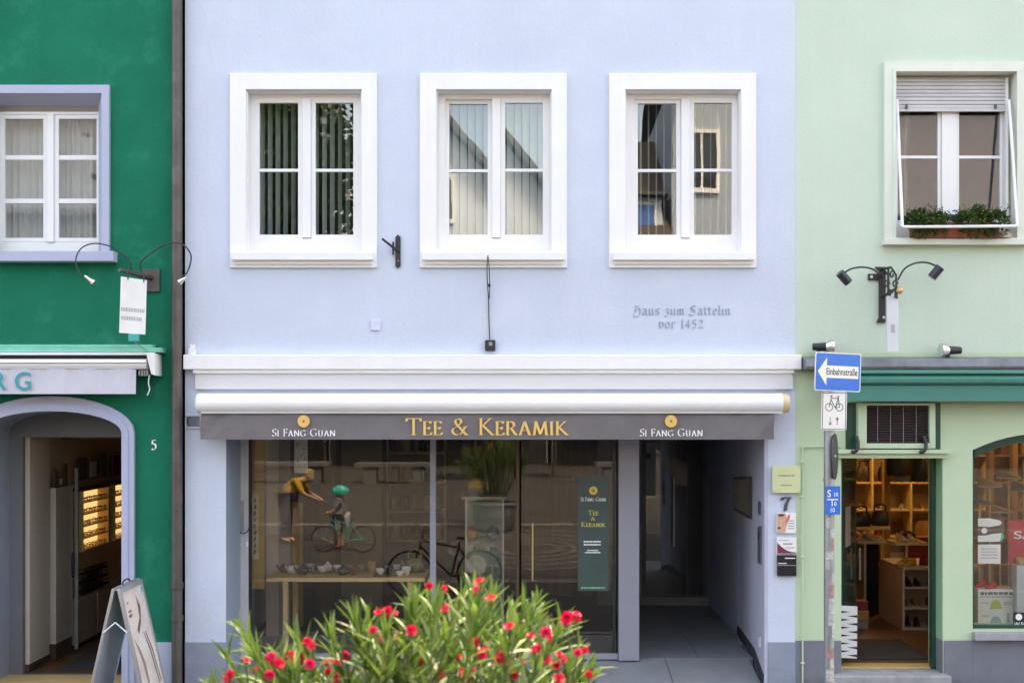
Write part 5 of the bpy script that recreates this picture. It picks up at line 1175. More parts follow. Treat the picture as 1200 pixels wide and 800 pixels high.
def teapot(px, yy, r, mt, label, bail=False, ang=0, lidm=None):
    r *= 1.2; c = on_table(px, yy); o = thing('teapot', label, 'teapot', c, (0, 0, R(ang)))
    MB().lathe([(r * .55, 0), (r * .62, r * .06), (r * .95, r * .45), (r, r * .75), (r * .8, r * 1.15), (r * .45, r * 1.32)], (0, 0, 0), 18).obj('body', mt, o, smooth=True, local=True)
    MB().lathe([(r * .46, r * 1.33), (r * .44, r * 1.4), (r * .2, r * 1.5), (r * .08, r * 1.55), (r * .12, r * 1.68), (r * .02, r * 1.74)], (0, 0, 0), 14).obj('lid', lidm or mt, o, smooth=True, local=True)
    MB().tube(curve3([(r * .85, 0, r * .55), (r * 1.3, 0, r * .85), (r * 1.5, 0, r * 1.25)]), [r * .2] * 6 + [r * .15] * 6 + [r * .1], 8).obj('spout', mt, o, smooth=True, local=True)
    if bail: MB().tube(curve3([(r * .6, 0, r * 1.2), (r * .75, 0, r * 1.9), (0, 0, r * 2.5), (-r * .75, 0, r * 1.9), (-r * .6, 0, r * 1.2)]), r * .07, 6).obj('handle', mt, o, smooth=True, local=True)
    else: MB().tube(curve3([(-r * .85, 0, r * 1.0), (-r * 1.4, 0, r * 1.1), (-r * 1.45, 0, r * .6), (-r * .9, 0, r * .4)]), r * .1, 6).obj('handle', mt, o, smooth=True, local=True)
    return o
def tray(px0, px1, yy, mt, label):
    c0, c1 = on_table(px0, yy), on_table(px1, yy)
    b = MB().box(c0[0], c1[0], yy - .11, yy + .11, c0[2], c0[2] + .018); return b.obj('tea_tray', mt, None, bevel=.005, label=label, cat='tray')
teapot(333, 1.62, .055, M['brownglaze'], 'small brown clay teapot at the scroll end of oak table', ang=160)
teapot(343, 1.50, .06, M['offwhite'], 'white teapot with brown lid beside brown clay teapot', ang=150, lidm=M['brownglaze'])
teapot(355, 1.42, .06, M['inkglaze'], 'dark glazed teapot beside the white teapot on oak table', ang=170)
bowl(363, 1.7, .05, .07, mat('grey_glaze', (.3, .3, .28), .35), 'grey glazed cup behind dark teapot')
tray(368, 392, 1.55, M['brownglaze'], 'brown wooden tray under white lidded bowl')
bowl(378, 1.50, .055, .05, M['offwhite'], 'white bowl standing on brown wooden tray', z=.0185)
o = thing('lidded_bowl', 'white lidded bowl on brown wooden tray on oak table', 'bowl', (X(384, 1.6), 1.6, tzt + .019)); MB().lathe([(.02, 0), (.05, .03), (.058, .06), (.05, .062)], (0, 0, 0), 16).obj('body', M['offwhite'], o, smooth=True, local=True); MB().lathe([(.05, .063), (.045, .075), (.015, .09), (.02, .105), (.004, .108)], (0, 0, 0), 14).obj('lid', M['offwhite'], o, smooth=True, local=True)
teapot(402, 1.38, .058, M['inkglaze'], 'round black teapot in the middle of oak table', ang=20)
bowl(414, 1.42, .06, .055, M['brownglaze'], 'wide brown bowl beside round black teapot', 'tea_bowl', 'bowl')
tray(417, 433, 1.7, M['tan'], 'tan wooden tray behind wide brown bowl')
bowl(424, 1.68, .045, .05, M['tan'], 'tan clay cup on tan wooden tray', z=.0185)
o = thing('pitcher', 'tan glazed pitcher with dark rim on oak table', 'pitcher', on_table(436, 1.6)); MB().lathe([(.035, 0), (.05, .02), (.052, .07), (.042, .11), (.048, .13), (.043, .13), (.036, .1)], (0, 0, 0), 16).obj('body', M['tan'], o, smooth=True, local=True); MB().tube(curve3([(.045, 0, .11), (.085, 0, .1), (.08, 0, .05), (.05, 0, .03)]), .006, 6).obj('handle', M['brownglaze'], o, smooth=True, local=True)
tray(438, 458, 1.30, M['brown'], 'dark wooden tray holding dark bowl and pale cup near table edge')
bowl(446, 1.30, .042, .055, M['offwhite'], 'pale cup on dark wooden tray near table edge', z=.0185)
bowl(454, 1.32, .05, .07, M['inkglaze'], 'dark glazed bowl on dark wooden tray', 'tea_bowl', 'bowl', z=.0185)
bowl(469, 1.30, .042, .045, M['offwhite'], 'low white cup near green teapot at table front')
bowl(476, 1.38, .046, .075, M['offwhite'], 'tall white cup right beside green teapot')
tray(462, 498, 1.72, M['brown'], 'dark wooden tray under green bail-handled teapot')
teapot(486, 1.55, .088, M['celadon'], 'olive green teapot with bail handle at end of oak table', bail=True, ang=200).location.z += .019
for i, px in enumerate((348, 372, 395, 410, 442, 465)):
    yy = 1.8; bowl(px, yy, .038, .05, (M['tan'], M['inkglaze'], M['offwhite'])[i % 3], ('tan', 'dark', 'white')[i % 3] + ' small cup in back row of oak table', group='small cups along back of oak table')
# hanging poster, scroll, drapery, panels
hp = thing('calligraphy_poster', 'white hanging poster with black brush calligraphy behind shop window', 'poster', (X(352, 1.0), 1.0, Z(556, 1.0)))
MB().box(X(345, 1.0), X(360.5, 1.0), .995, 1.005, Z(554, 1.0), Z(500, 1.0)).obj('sheet', mat('rice_paper', (.60, .58, .55), .8), hp)
rc = random.Random(31); t = MB()
for (cx, cy_) in ((349, 522), (356, 524), (349, 533), (356, 535), (350, 544), (357, 545)):
    for k_ in range(5):
        a, b_ = cx + rc.uniform(-2.4, 2.4), cy_ + rc.uniform(-3.5, 3.5); a2, b2 = a + rc.uniform(-2.5, 2.5), b_ + rc.uniform(-3, 3); n_ = rc.uniform(.35, .8)
        t.poly([(X(a, 1), .9945 - k_ * .0002, Z(b_, 1)), (X(a + n_, 1), .9945 - k_ * .0002, Z(b_ + n_, 1)), (X(a2 + n_, 1), .9945 - k_ * .0002, Z(b2 + n_, 1)), (X(a2, 1), .9945 - k_ * .0002, Z(b2, 1))])
t.obj('brush_strokes', M['bprint'], hp)
sc_ = thing('wall_scroll', 'narrow mustard scroll with brush writing hanging by shop window edge', 'scroll', (X(299, 1.2), 1.2, Z(660, 1.2)))
MB().box(X(295.5, 1.2), X(303, 1.2), 1.19, 1.2, Z(655, 1.2), Z(578, 1.2)).obj('paper', mat('aged_paper', (.50, .42, .22), .8), sc_)
MB().box(X(294, 1.21), X(310, 1.21), 1.205, 1.215, Z(690, 1.2), Z(500, 1.2)).obj('backing_cloth', M['mustard'], sc_)
t = MB()
for k_ in range(9):
    b_ = 584 + k_ * 7.5; t.poly([(X(298 + rc.uniform(-1, .5), 1.2), 1.1895, Z(b_ + 4, 1.2)), (X(299 + rc.uniform(0, 1.5), 1.2), 1.1895, Z(b_ + 5, 1.2)), (X(300.5 + rc.uniform(0, 1), 1.2), 1.1895, Z(b_, 1.2)), (X(299, 1.2), 1.1895, Z(b_ - 1, 1.2))])
t.obj('brush_strokes', M['bprint'], sc_)
for a, b_, lb, mt, yy in ((312, 326, 'pale folding screen panel at the scroll end of tea shop', M['beige'], 2.2), (326.5, 340, 'grey folding screen panel beside pale screen panel', mat('grey_screen', (.28, .26, .27), .7), 2.25), (400, 448, 'olive beige partition panel behind tea table', mat('olive_panel', (.20, .16, .10), .8), 3.6), (375, 392, 'dark wooden door frame at back of tea shop', mat('reddish_wood', (.10, .04, .02), .5), 3.9)):
    MB().box(X(a, yy), X(b_, yy), yy, yy + .05, fl - .011, 2.84).obj('screen_panel', mt, None, label=lb, cat='panel')
cst = MB()
for i in range(20):
    xa, xb = X(320 + 1.75 * i, 2.5), X(320 + 1.75 * (i + 1), 2.5); ya, yb_ = 2.5 + .03 * math.sin(i * 1.3), 2.5 + .03 * math.sin((i + 1) * 1.3)
    cst.poly([(xa, ya, fl + .05), (xb, yb_, fl + .05), (xb, yb_, Z(588, 2.5)), (xa, ya, Z(588, 2.5))])
cst.obj('cloth_hanging', M['mustard'], None, smooth=True, label='mustard cloth hanging behind tea table near scroll', cat='cloth')
# glass display case with ceramics
yc = 1.75
vx_ = lambda p: X(p, yc); vz_ = lambda p: Z(p, yc)
vc = thing('display_case', 'tall narrow glass display case holding ceramics in tea shop', 'display case', (vx_(567.5), yc + .2, fl - .012))
alu = mat('dull_aluminium', (.40, .40, .40), .4, metal=.7)
for x in (vx_(545), vx_(588.5)):
    for y_ in (yc, yc + .40): MB().box(x, x + .02, y_, y_ + .02, fl - .012, vz_(585)).obj('upright', alu, vc)
MB().box(vx_(541), vx_(594), yc - .03, yc + .46, vz_(585), vz_(581.5)).obj('top', mat('pale_case_top', (.35, .33, .30), .5), vc, bevel=.004)
for p in (633, 676, 712): MB().box(vx_(546.5), vx_(588.4), yc + .021, yc + .40, vz_(p) - .008, vz_(p)).obj('shelf', M['clear'], vc)
MB().box(vx_(547), vx_(588.3), yc + .002, yc + .008, fl + .02, vz_(586)).obj('pane', M['clear'], vc)
MB().box(vx_(546.5), vx_(588.4), yc + .405, yc + .415, fl + .02, vz_(586)).obj('back_panel', mat('grey_green_case_back', (.30, .34, .30), .6), vc)
def vase(px, base, r, mt, lb, prof=None):
    b = MB(); b.lathe(prof or [(r * .5, 0), (r * .9, r * .4), (r, r * .9), (r * .75, r * 1.4), (r * .3, r * 1.65), (r * .38, r * 1.8), (r * .3, r * 1.8)], (vx_(px), yc + .2, vz_(base) + .001), 18)
    return b.obj('vase', mt, None, smooth=True, label=lb, cat='vase')
vase(553, 633, .085, mat('salmon_glaze', (.50, .22, .12), .35, var=.2, vscale=10), 'round salmon vase on upper shelf of glass display case')
vase(577, 633, .085, mat('smoky_blue_glaze', (.14, .19, .28), .25, var=.2, vscale=10), 'round smoky blue vase on upper shelf of glass display case')
pt_ = MB(); npl = 40
for rr0, rr1, y0, y1 in ((0.0, .05, 0, 0), (.05, .085, 0, -.012), (.085, .118, -.012, -.02)):
    for i in range(npl):
        a0, a1 = 2 * math.pi * i / npl, 2 * math.pi * (i + 1) / npl; sc0 = 1 + .05 * math.cos(a0 * 10) * (rr1 > .1); sc1 = 1 + .05 * math.cos(a1 * 10) * (rr1 > .1)
        pt_.poly([(rr0 * math.cos(a0), y0, rr0 * math.sin(a0)), (rr1 * sc0 * math.cos(a0), y1, rr1 * sc0 * math.sin(a0)), (rr1 * sc1 * math.cos(a1), y1, rr1 * sc1 * math.sin(a1)), (rr0 * math.cos(a1), y0, rr0 * math.sin(a1))])
pt_.xf(Matrix.Translation((vx_(558), yc + .15, vz_(676) + .125)) @ Matrix.Rotation(R(-8), 4, 'X'))
pt_.obj('scalloped_plate', mat('cream_crackle', (.60, .55, .44), .35, var=.15, vscale=30), None, smooth=True, label='cream scalloped plate leaning upright inside glass display case', cat='plate')
MB().box(vx_(573), vx_(587), yc + .22, yc + .26, vz_(676) + .001, vz_(643)).obj('picture_box', mat('teal_box', (.05, .14, .12), .4, var=.6, vscale=9), None, bevel=.003, label='teal patterned box standing beside scalloped plate in display case', cat='box')
MB().lathe([(.02, 0), (.026, .006), (.008, .02), (.006, .08), (.02, .09), (.006, .12)], (vx_(577), yc + .1, vz_(676) + .001), 10).obj('candle_stand', M['silver'], None, smooth=True, label='tiny silver stand before teal box in display case', cat='stand')
gb = thing('gourd_jar', 'round yellow and grey ceramic jar on top of glass display case', 'jar', (vx_(557.5), yc + .15, vz_(581.5)))
MB().lathe([(.045, .001), (.085, .03), (.105, .09), (.106, .105)], (0, 0, 0), 20).obj('base', mat('grey_olive_glaze', (.20, .20, .12), .3), gb, smooth=True, local=True)
MB().lathe([(.106, .106), (.098, .15), (.065, .19), (.02, .205), (.004, .206)], (0, 0, 0), 20).obj('lid', mat('ochre_glaze', (.62, .36, .05), .35, var=.15, vscale=10), gb, smooth=True, local=True)
# crate of curled wood shavings by the door
cr = thing('wooden_crate', 'low wooden crate of curled orange shavings inside glass door', 'crate', (X(625, 1.1), 1.25, fl - .012))
cx0, cx1 = X(601, 1.0), X(651, 1.0); cz0 = Z(750, 1.0)
for i in range(4):
    z0 = fl - .012 + i * .085
    MB().box(cx0, cx1, 1.0, 1.02, z0, z0 + .078).obj('board', M['oak'], cr, bevel=.003); MB().box(cx0, cx1, 1.40, 1.42, z0, z0 + .078).obj('board', M['oak'], cr, bevel=.003)
    for x in (cx0, cx1 - .02): MB().box(x, x + .02, 1.021, 1.399, z0, z0 + .078).obj('board', M['oak'], cr)
MB().box(cx0 + .021, cx1 - .021, 1.021, 1.399, fl - .01, fl + .26).obj('filling', M['tan'], cr)
b = MB(); rs2 = random.Random(17)
for i in range(170):
    c = Vector((rs2.uniform(cx0 + .03, cx1 - .03), rs2.uniform(1.03, 1.38), fl + .27 + rs2.uniform(0, .22) * (1 - abs(rs2.uniform(-1, 1))))); a0 = rs2.uniform(0, 6.3); tl_ = rs2.uniform(-.6, .6); r_ = rs2.uniform(.02, .045); w_ = rs2.uniform(.012, .022)
    ax_ = Vector((math.cos(a0), math.sin(a0), tl_)).normalized(); u_ = ax_.orthogonal().normalized(); v_ = ax_.cross(u_)
    pr = None
    for k_ in range(7):
        th = k_ * .62; q = c + (u_ * math.cos(th) + v_ * math.sin(th)) * r_
        if pr is not None: b.poly([pr - ax_ * w_, q - ax_ * w_, q + ax_ * w_, pr + ax_ * w_])
        pr = q
b.obj('wood_shavings', mat('orange_wood_shaving', (.52, .24, .10), .6, var=.3, vscale=12), cr, kind='stuff')
MB().box(X(595, 2.6), X(640, 2.6), 2.6, 3.0, fl - .011, Z(702, 2.6)).obj('low_chest', M['brown'], None, bevel=.006, label='low dark wooden chest behind the crate of shavings', cat='chest')
# wall shelves at the back with boxes
wsf = thing('wall_shelf', 'dark wooden wall shelf with tea tins at the back of tea shop', 'shelf', (X(480, 5.2), 5.3, 1.0))
for i in range(4): MB().box(X(455, 5.0), X(520, 5.0), 5.05, 5.39, 1.0 + i * .42, 1.03 + i * .42).obj('board', M['oak'], wsf)
for x in (X(455, 5.0) - .03, X(520, 5.0)): MB().box(x, x + .03, 5.05, 5.39, 1.0, 2.6).obj('side', M['oak'], wsf)
for i in range(4):
    for j in range(5):
        x = X(458 + j * 12, 5.0); b = MB().lathe([(.055, 0), (.06, .01), (.06, .17), (.05, .18), (.045, .2)], (x + .06, 5.22, 1.031 + i * .42), 12)
        b.obj('tea_tin', (M['offwhite'], M['celadon'], M['inkglaze'], M['terracotta'])[(i + j) % 4], None, smooth=True, label=('white', 'olive', 'black', 'red')[(i + j) % 4] + ' tea tin on dark wall shelf at back of tea shop', cat='tin', group='tea tins on wall shelf')

# ================================================================== shoe shop interior (right)
sfz = .19
MB().box(RX0 + .05, 9.4, .46, 7.5, .0, sfz).obj('shop_floor', M['parquet'], rh)
amb = mat('amber_wall_paint', (.36, .25, .14), .8, var=.1)
MB().box(RX0 + .02, 9.4, 7.4, 7.5, sfz, 3.2).obj('shop_wall', amb, rh); MB().box(RX0 + .02, RX0 + .10, .46, 7.4, sfz, 3.2).obj('shop_wall', amb, rh); MB().box(9.35, 9.4, .46, 7.4, sfz, 3.2).obj('shop_wall', amb, rh)
MB().box(RX0 + .02, 9.4, .46, 7.5, 3.2, 3.26).obj('shop_ceiling', M['cream'], rh)
lampm = mat('glowing_lamp_glass', (1, .8, .5), .4, emit=(1, .62, .26), estr=3)
for i, (x, y_, e) in enumerate(((4.2, 5.4, 5), (5.9, 5.2, 5), (6.6, 1.6, 2))):
    o = thing('ceiling_lamp', ('warm round ceiling lamp deep in shoe shop behind doorway', 'warm round ceiling lamp deep in shoe shop beyond the display unit', 'warm round ceiling lamp above shoe shop window')[i], 'lamp', (x, y_, 3.1))
    MB().lathe([(.10, 0), (.13, .02), (.13, .07)], (0, 0, .0), 18).obj('globe', lampm, o, smooth=True, local=True); MB().lathe([(.15, .071), (.15, .099)], (0, 0, 0), 18).obj('base', M['silver'], o, local=True)
    ld = bpy.data.lights.new('lamp_light', 'POINT'); ld.energy = e; ld.color = (1, .70, .38); ld.shadow_soft_size = .12
    lo_ = bpy.data.objects.new('lamp_light', ld); col.objects.link(lo_); lo_.parent = o; lo_.location = (0, 0, -.18)
MB().box(X(1006, .62), X(1092.5, .62), .62, 1.75, sfz + .001, sfz + .018).obj('entrance_mat', M['mat'], None, bevel=.005, label='grey entrance mat inside shoe shop doorway', cat='mat')
birch = mat('pale_birch', (.48, .38, .30), .5, var=.06)
def shoe_mesh(L, mt_up, mt_sole, heel=.0, high=False):
    """Shoe along +Y (toe towards -Y): sole and shaped upper with an opening."""
    prof = [(-.5, .018, .10), (-.46, .045, .18), (-.36, .062, .24), (-.2, .066, .26), (-.05, .052, .34), (.1, .045, .46), (.25, .045, .50), (.4, .042, .52), (.48, .03, .46), (.5, .012, .30)]
    b = MB(); n = 10; rows = []
    for (t_, w_, h_) in prof:
        row = []
        hh = h_ * L * (.62 if not high else .95) * (.75 if t_ < -.1 else 1)
        for j in range(n + 1):
            a = math.pi * j / n; row.append((w_ / .066 * L * .18 * math.cos(a), t_ * L, .02 * L + heel * max(0, t_ + .3) + hh * math.sin(a) ** .7))
        rows.append(row)
    for r in rows: b.v += r
    for i in range(len(rows) - 1):
        for j in range(n):
            if (i in (5, 6, 7)) and j in (4, 5): continue
            q = i * (n + 1) + j; b.f.append((q, q + 1, q + n + 2, q + n + 1))
    s = MB(); so = []
    for (t_, w_, h_) in prof: so.append((w_ / .066 * L * .19, t_ * L * 1.02, heel * max(0, t_ + .3)))
    for i in range(len(so)):
        for sx_ in (-1, 1): s.v += [(sx_ * so[i][0], so[i][1], so[i][2] if heel == 0 else (so[i][2] if -.1 < prof[i][0] < .2 else 0)), (sx_ * so[i][0], so[i][1], so[i][2] + .025 * L)]
    for i in range(len(so) - 1):
        a, c = i * 4, (i + 1) * 4; s.f += [(a, c, c + 1, a + 1), (a + 2, a + 3, c + 3, c + 2), (a, a + 2, c + 2, c), (a + 1, c + 1, c + 3, a + 3)]
    return b.mesh('upper', mt_up, True), s.mesh('sole', mt_sole, True)
def shoe_pair(name, label, loc, rotz, meshes, gap=.1, scale=1.0, group=None, cat='shoes', lace=None):
    for s_ in (-1, 1):
        o = thing(name, label, cat, Vector(loc) + Matrix.Rotation(rotz, 3, 'Z') @ Vector((s_ * gap / 2, 0, 0)), (0, 0, rotz), group or label + ' pair')
        inst('upper', meshes[0], o, scale=scale); inst('sole', meshes[1], o, scale=scale)
        if lace is not None: inst('strap', lace, o, scale=scale)
sm_beige = shoe_mesh(.27, mat('beige_canvas', (.50, .40, .28), .8, var=.3, vscale=25), M['offwhite'])
sm_gold = shoe_mesh(.25, mat('gold_leather', (.50, .36, .10), .35, metal=.3), M['brown'])
sm_red = shoe_mesh(.24, mat('red_leather', (.28, .02, .02), .4), M['brown'], .03)
sm_dark = shoe_mesh(.27, mat('dark_leather', (.025, .018, .015), .35), M['brown'], .02)
sm_tan = shoe_mesh(.27, mat('tan_leather', (.30, .15, .06), .5), M['offwhite'])
sm_grey = shoe_mesh(.27, mat('grey_suede', (.22, .21, .20), .9), M['offwhite'])
sm_kid = shoe_mesh(.15, mat('bright_red_felt', (.52, .015, .03), .7), mat('red_sole', (.35, .01, .02), .6), high=True)
# right-hand display unit
du = thing('display_unit', 'pale birch display unit with open shelves of shoes inside doorway', 'display unit', (X(1075, 2.5), 2.9, sfz))
ux0, ux1, uy0, uy1, uz1 = X(1057.5, 2.43), X(1057.5, 2.43) + 1.0, 2.43, 3.4, Z(664.5, 2.43)
MB().box(ux0, ux1, uy0, uy1, uz1 - .03, uz1).obj('top', birch, du, bevel=.004)
MB().box(ux0, ux0 + .03, uy0, uy1, sfz, uz1 - .031).obj('side', birch, du, bevel=.003); MB().box(ux1 - .03, ux1, uy0, uy1, sfz, uz1 - .031).obj('side', birch, du, bevel=.003)
MB().box(ux0 + .031, ux1 - .031, uy0, uy1, sfz, sfz + .03).obj('bottom', birch, du); MB().box(ux0 + .031, ux1 - .031, uy0 + .45, uy0 + .48, sfz + .031, uz1 - .031).obj('back', birch, du)
szs = [sfz + .031, Z(711, 2.5), Z(687, 2.5)]
for z in szs[1:]: MB().box(ux0 + .031, ux1 - .031, uy0 + .01, uy0 + .449, z - .02, z).obj('shelf', birch, du)
for si, z in enumerate(szs):
    for k_ in range(3):
        ms = (sm_dark, sm_grey, sm_tan, sm_red)[(si * 2 + k_) % 4]; nm = ('dark', 'grey', 'tan', 'red')[(si * 2 + k_) % 4]
        shoe_pair('shoe', nm + ' shoe on %s shelf of pale birch display unit' % ('bottom', 'middle', 'upper')[si], (ux0 + .18 + k_ * .29, uy0 + .2, z + .0015), R(rg_.uniform(-15, 15)), ms, .11, .9)
shoe_pair('shoe', 'gold ballerina shoe on top of pale birch display unit', (ux0 + .12, uy0 + .25, uz1 + .001), R(-55), sm_gold, .1)
shoe_pair('shoe', 'red leather shoe on top of pale birch display unit', (ux0 + .42, uy0 + .22, uz1 + .001), R(40), sm_red, .1)
pd = thing('shoe_stand', 'wooden T-shaped shoe stand on top of pale birch display unit', 'stand', (X(1063, 2.7), 2.8, uz1))
pzt = Z(634, 2.75)
MB().box(X(1046, 2.75), X(1084, 2.75), 2.65, 3.0, pzt - .04, pzt).obj('top', M['oak'], pd, bevel=.004); MB().box(X(1062, 2.8), X(1064, 2.8), 2.82, 2.86, uz1 + .02, pzt - .041).obj('stem', M['offwhite'], pd); MB().box(X(1056, 2.8), X(1070, 2.8), 2.74, 2.94, uz1 + .001, uz1 + .02).obj('foot', M['oak'], pd)
shoe_pair('sneaker', 'beige sneaker on wooden shoe stand', (X(1062, 2.8), 2.80, pzt + .001), R(8), sm_beige, .12, 1.05)
b = MB(); b.lathe([(.09, 0), (.11, .03), (.10, .08), (.05, .11), (.01, .115)], (X(1063, 2.95), 2.95, pzt + .001), 16); b.obj('cap', M['inkglaze'], None, smooth=True, label='dark cap lying behind beige sneakers on shoe stand', cat='cap')
# left display table with bags
dt = thing('display_table', 'pale birch table with open frame inside shoe shop doorway', 'table', (X(1020, 3.4), 3.7, sfz))
qx0, qx1, qy0 = X(1010, 3.3), X(1040, 3.3), 3.3; qz = Z(634, 3.3)
MB().box(qx0 - .15, qx1, qy0, qy0 + .8, qz - .035, qz).obj('top', birch, dt, bevel=.004)
for x in (qx0 - .15, qx0 + .03): MB().box(x, x + .03, qy0 + .01, qy0 + .79, sfz, qz - .036).obj('side', birch, dt)
MB().box(qx0 - .119, qx0 + .029, qy0 + .02, qy0 + .79, sfz + .1, sfz + .13).obj('shelf', birch, dt)
MB().box(qx0 + .061, qx1 - .01, qy0 + .35, qy0 + .78, sfz, qz - .037).obj('drape', mat('black_cloth', (.008, .008, .01), .95), dt)
st2 = thing('shelf_stand', 'small wooden stand carrying dark handbags on birch table', 'stand', (X(1018, 3.6), 3.6, qz))
MB().box(X(993, 3.6), X(1041, 3.6), 3.5, 3.95, qz + .13, qz + .165).obj('top', M['oak'], st2, bevel=.004); MB().box(X(1016.5, 3.6), X(1018.5, 3.6), 3.66, 3.7, qz + .0215, qz + .129).obj('stem', M['offwhite'], st2); MB().box(X(1008, 3.6), X(1028, 3.6), 3.55, 3.85, qz + .001, qz + .021).obj('foot', M['oak'], st2)
def handbag(loc, w_, h_, dp_, mt, label, rot=0, group=None):
    o = thing('handbag', label, 'handbag', loc, (0, 0, rot), group); b = MB(); n = 12
    for (t_, s_) in ((0, .86), (.15, 1.0), (.5, 1.02), (.85, .9), (1, .72)):
        for j in range(n):
            a = 2 * math.pi * j / n; b.v.append((w_ / 2 * s_ * math.copysign(abs(math.cos(a)) ** .6, math.cos(a)), dp_ / 2 * s_ * math.copysign(abs(math.sin(a)) ** .6, math.sin(a)), t_ * h_ + .01 * math.sin(a * 3)))
    for i in range(4):
        for j in range(n): m_ = (j + 1) % n; b.f.append((i * n + j, i * n + m_, (i + 1) * n + m_, (i + 1) * n + j))
    b.f.append(tuple(range(4 * n, 5 * n))); b.f.append(tuple(range(n - 1, -1, -1))); b.obj('body', mt, o, smooth=True, local=True)
    MB().tube(curve3([(-w_ * .3, 0, h_ * .95), (-w_ * .25, 0, h_ * 1.35), (w_ * .25, 0, h_ * 1.35), (w_ * .3, 0, h_ * .95)]), .012, 6).obj('handle', mt, o, smooth=True, local=True)
handbag((X(1009, 3.65), 3.65, qz + .166), .26, .19, .15, mat('black_leather_bag', (.014, .012, .011), .4), 'black leather handbag on small wooden stand by the door', R(10))
handbag((X(1031, 3.75), 3.75, qz + .166), .24, .20, .15, mat('brown_leather_bag', (.035, .02, .014), .45), 'dark brown handbag beside black leather handbag', R(-14))
# wooden post and back shelving with bags and shoes
MB().box(X(1036.5, 4.2), X(1043.5, 4.2), 4.2, 4.32, sfz + .0005, 3.199).obj('timber_post', mat('honey_timber', (.36, .20, .07), .55, var=.2, vscale=4, stretch=(8, 8, .5)), None, bevel=.005, label='square honey timber post in the middle of shoe shop', cat='post')
bs = thing('back_shelf', 'tall amber lit shelf of shoes and bags at back of shoe shop', 'shelf', (X(1050, 6), 6.5, sfz))
bx0_, bx1_ = X(980, 6.2), X(1300, 6.2)
for i in range(6): MB().box(bx0_, bx1_, 6.35, 6.7, .5 + i * .42, .525 + i * .42).obj('board', M['oak'], bs)
nup = 8
for i in range(nup): x = bx0_ + (bx1_ - bx0_) * i / (nup - 1); MB().box(x - .015, x + .015, 6.34, 6.71, sfz, 2.85).obj('upright', M['oakv'], bs)
rsh2 = random.Random(14); allm = ((sm_dark, 'dark'), (sm_tan, 'tan'), (sm_grey, 'grey'), (sm_red, 'red'), (sm_beige, 'beige'))
bagm = [(mat('black_leather_bag', (0, 0, 0)), 'black'), (mat('brown_leather_bag', (0, 0, 0)), 'brown'), (mat('grey_canvas_bag', (.16, .15, .14), .8), 'grey'), (mat('tan_leather', (0, 0, 0)), 'tan')]
lv = ('lowest', 'second', 'third', 'fourth', 'fifth', 'top')
for i in range(6):
    x = bx0_ + .15
    while x < bx1_ - .2:
        if rsh2.random() < .4:
            mt_, nm = rsh2.choice(bagm); handbag((x, 6.5, .5265 + i * .42), rsh2.uniform(.22, .3), rsh2.uniform(.18, .24), .12, mt_, nm + ' handbag on %s board of tall back shelf' % lv[i], R(rsh2.uniform(-10, 10)), 'handbags on tall back shelf')
            x += .36
        else:
            ms, nm = rsh2.choice(allm); shoe_pair('shoe', nm + ' shoe on %s board of tall back shelf' % lv[i], (x, 6.5, .5265 + i * .42), R(rsh2.uniform(-20, 20)), ms, .11, .9, group='shoes on tall back shelf'); x += .32
hr = thing('hanging_rail', 'steel rail of hanging dark bags near ceiling of shoe shop', 'rail', (X(1072, 3.8), 3.8, 2.3))
MB().tube([(X(1044, 3.8), 3.8, 2.52), (X(1110, 3.8), 3.8, 2.52)], .012, 8).obj('bar', M['steel'], hr)
for px in (1046, 1105): MB().tube([(X(px, 3.8), 3.8, 2.52), (X(px, 3.8), 3.8, 3.199)], .008, 6).obj('hanger_rod', M['steel'], hr)
for i, px in enumerate((1049, 1057, 1065, 1075, 1087)):
    mt_, nm = bagm[(0, 2, 1, 0, 2)[i]]
    handbag((X(px, 3.8), 3.8, 2.02 - .08 * (i % 2)), .24, .33, .10, mt_, nm + (' bag hanging at the post end of steel rail', ' bag hanging second from post on steel rail', ' bag hanging in the middle of steel rail', ' bag hanging fourth from post on steel rail', ' bag hanging farthest from post on steel rail')[i], R(20 * (i % 3 - 1)))
# window display
yd = .45
dx = lambda p: X(p, yd); dz = lambda p: Z(p, yd)
MB().box(X(1139), 9.3, .462, 1.3, sfz, Z(738, .3)).obj('window_bed', birch, rh)
wb_ = Z(738, .3) + .001
bxw = thing('notice_box', 'white display box with printed notice under red baby shoes', 'display box', (dx(1168), .6, wb_))
nbx0, nbx1 = dx(1146), dx(1191); nbt = dz(690)
MB().box(nbx0, nbx1, yd, yd + .3, wb_, nbt).obj('box', M['offwhite'], bxw, bevel=.003)
t = MB(); yn = yd - .0008
fine_print(t, dx(1149), dx(1188), dz(696.5), dz(693), yn, 1, rf, .1, .09); t.obj('headline_print', mat('slate_print', (.10, .12, .15), .6), bxw)
t = MB(); fine_print(t, dx(1149), dx(1188), dz(700), dz(697.6), yn, 1, rf, .2, .07); fine_print(t, dx(1149), dx(1160), dz(707), dz(705), yn, 1, rf, .3, .2); fine_print(t, dx(1150), dx(1159), dz(723), dz(720), yn, 2, rf, .4, .2); fine_print(t, dx(1176), dx(1186), dz(709), dz(704), yn, 2, rf, .4, .2); t.obj('small_print', mat('grey_print', (0, 0, 0)), bxw)
for cx, cz, c_ in ((1167, 709, (.42, .46, .12)), (1167, 728, (.30, .36, .36))):
    t = MB(); t.poly([(x, yn, z) for x, z in arc(dx(cx), dz(cz), .055, .06, 0, 180, 10)]); rect(t, dx(cx - 7), dx(cx + 7), dz(cz + 4), dz(cz) - .001, yn); t.obj('print_shape', mat('print_%d' % cz, c_, .6), bxw)
rect(t := MB(), dx(1180), dx(1183), dz(735), dz(718), yn); t.obj('print_bottle', mat('grey_print', (0, 0, 0)), bxw)
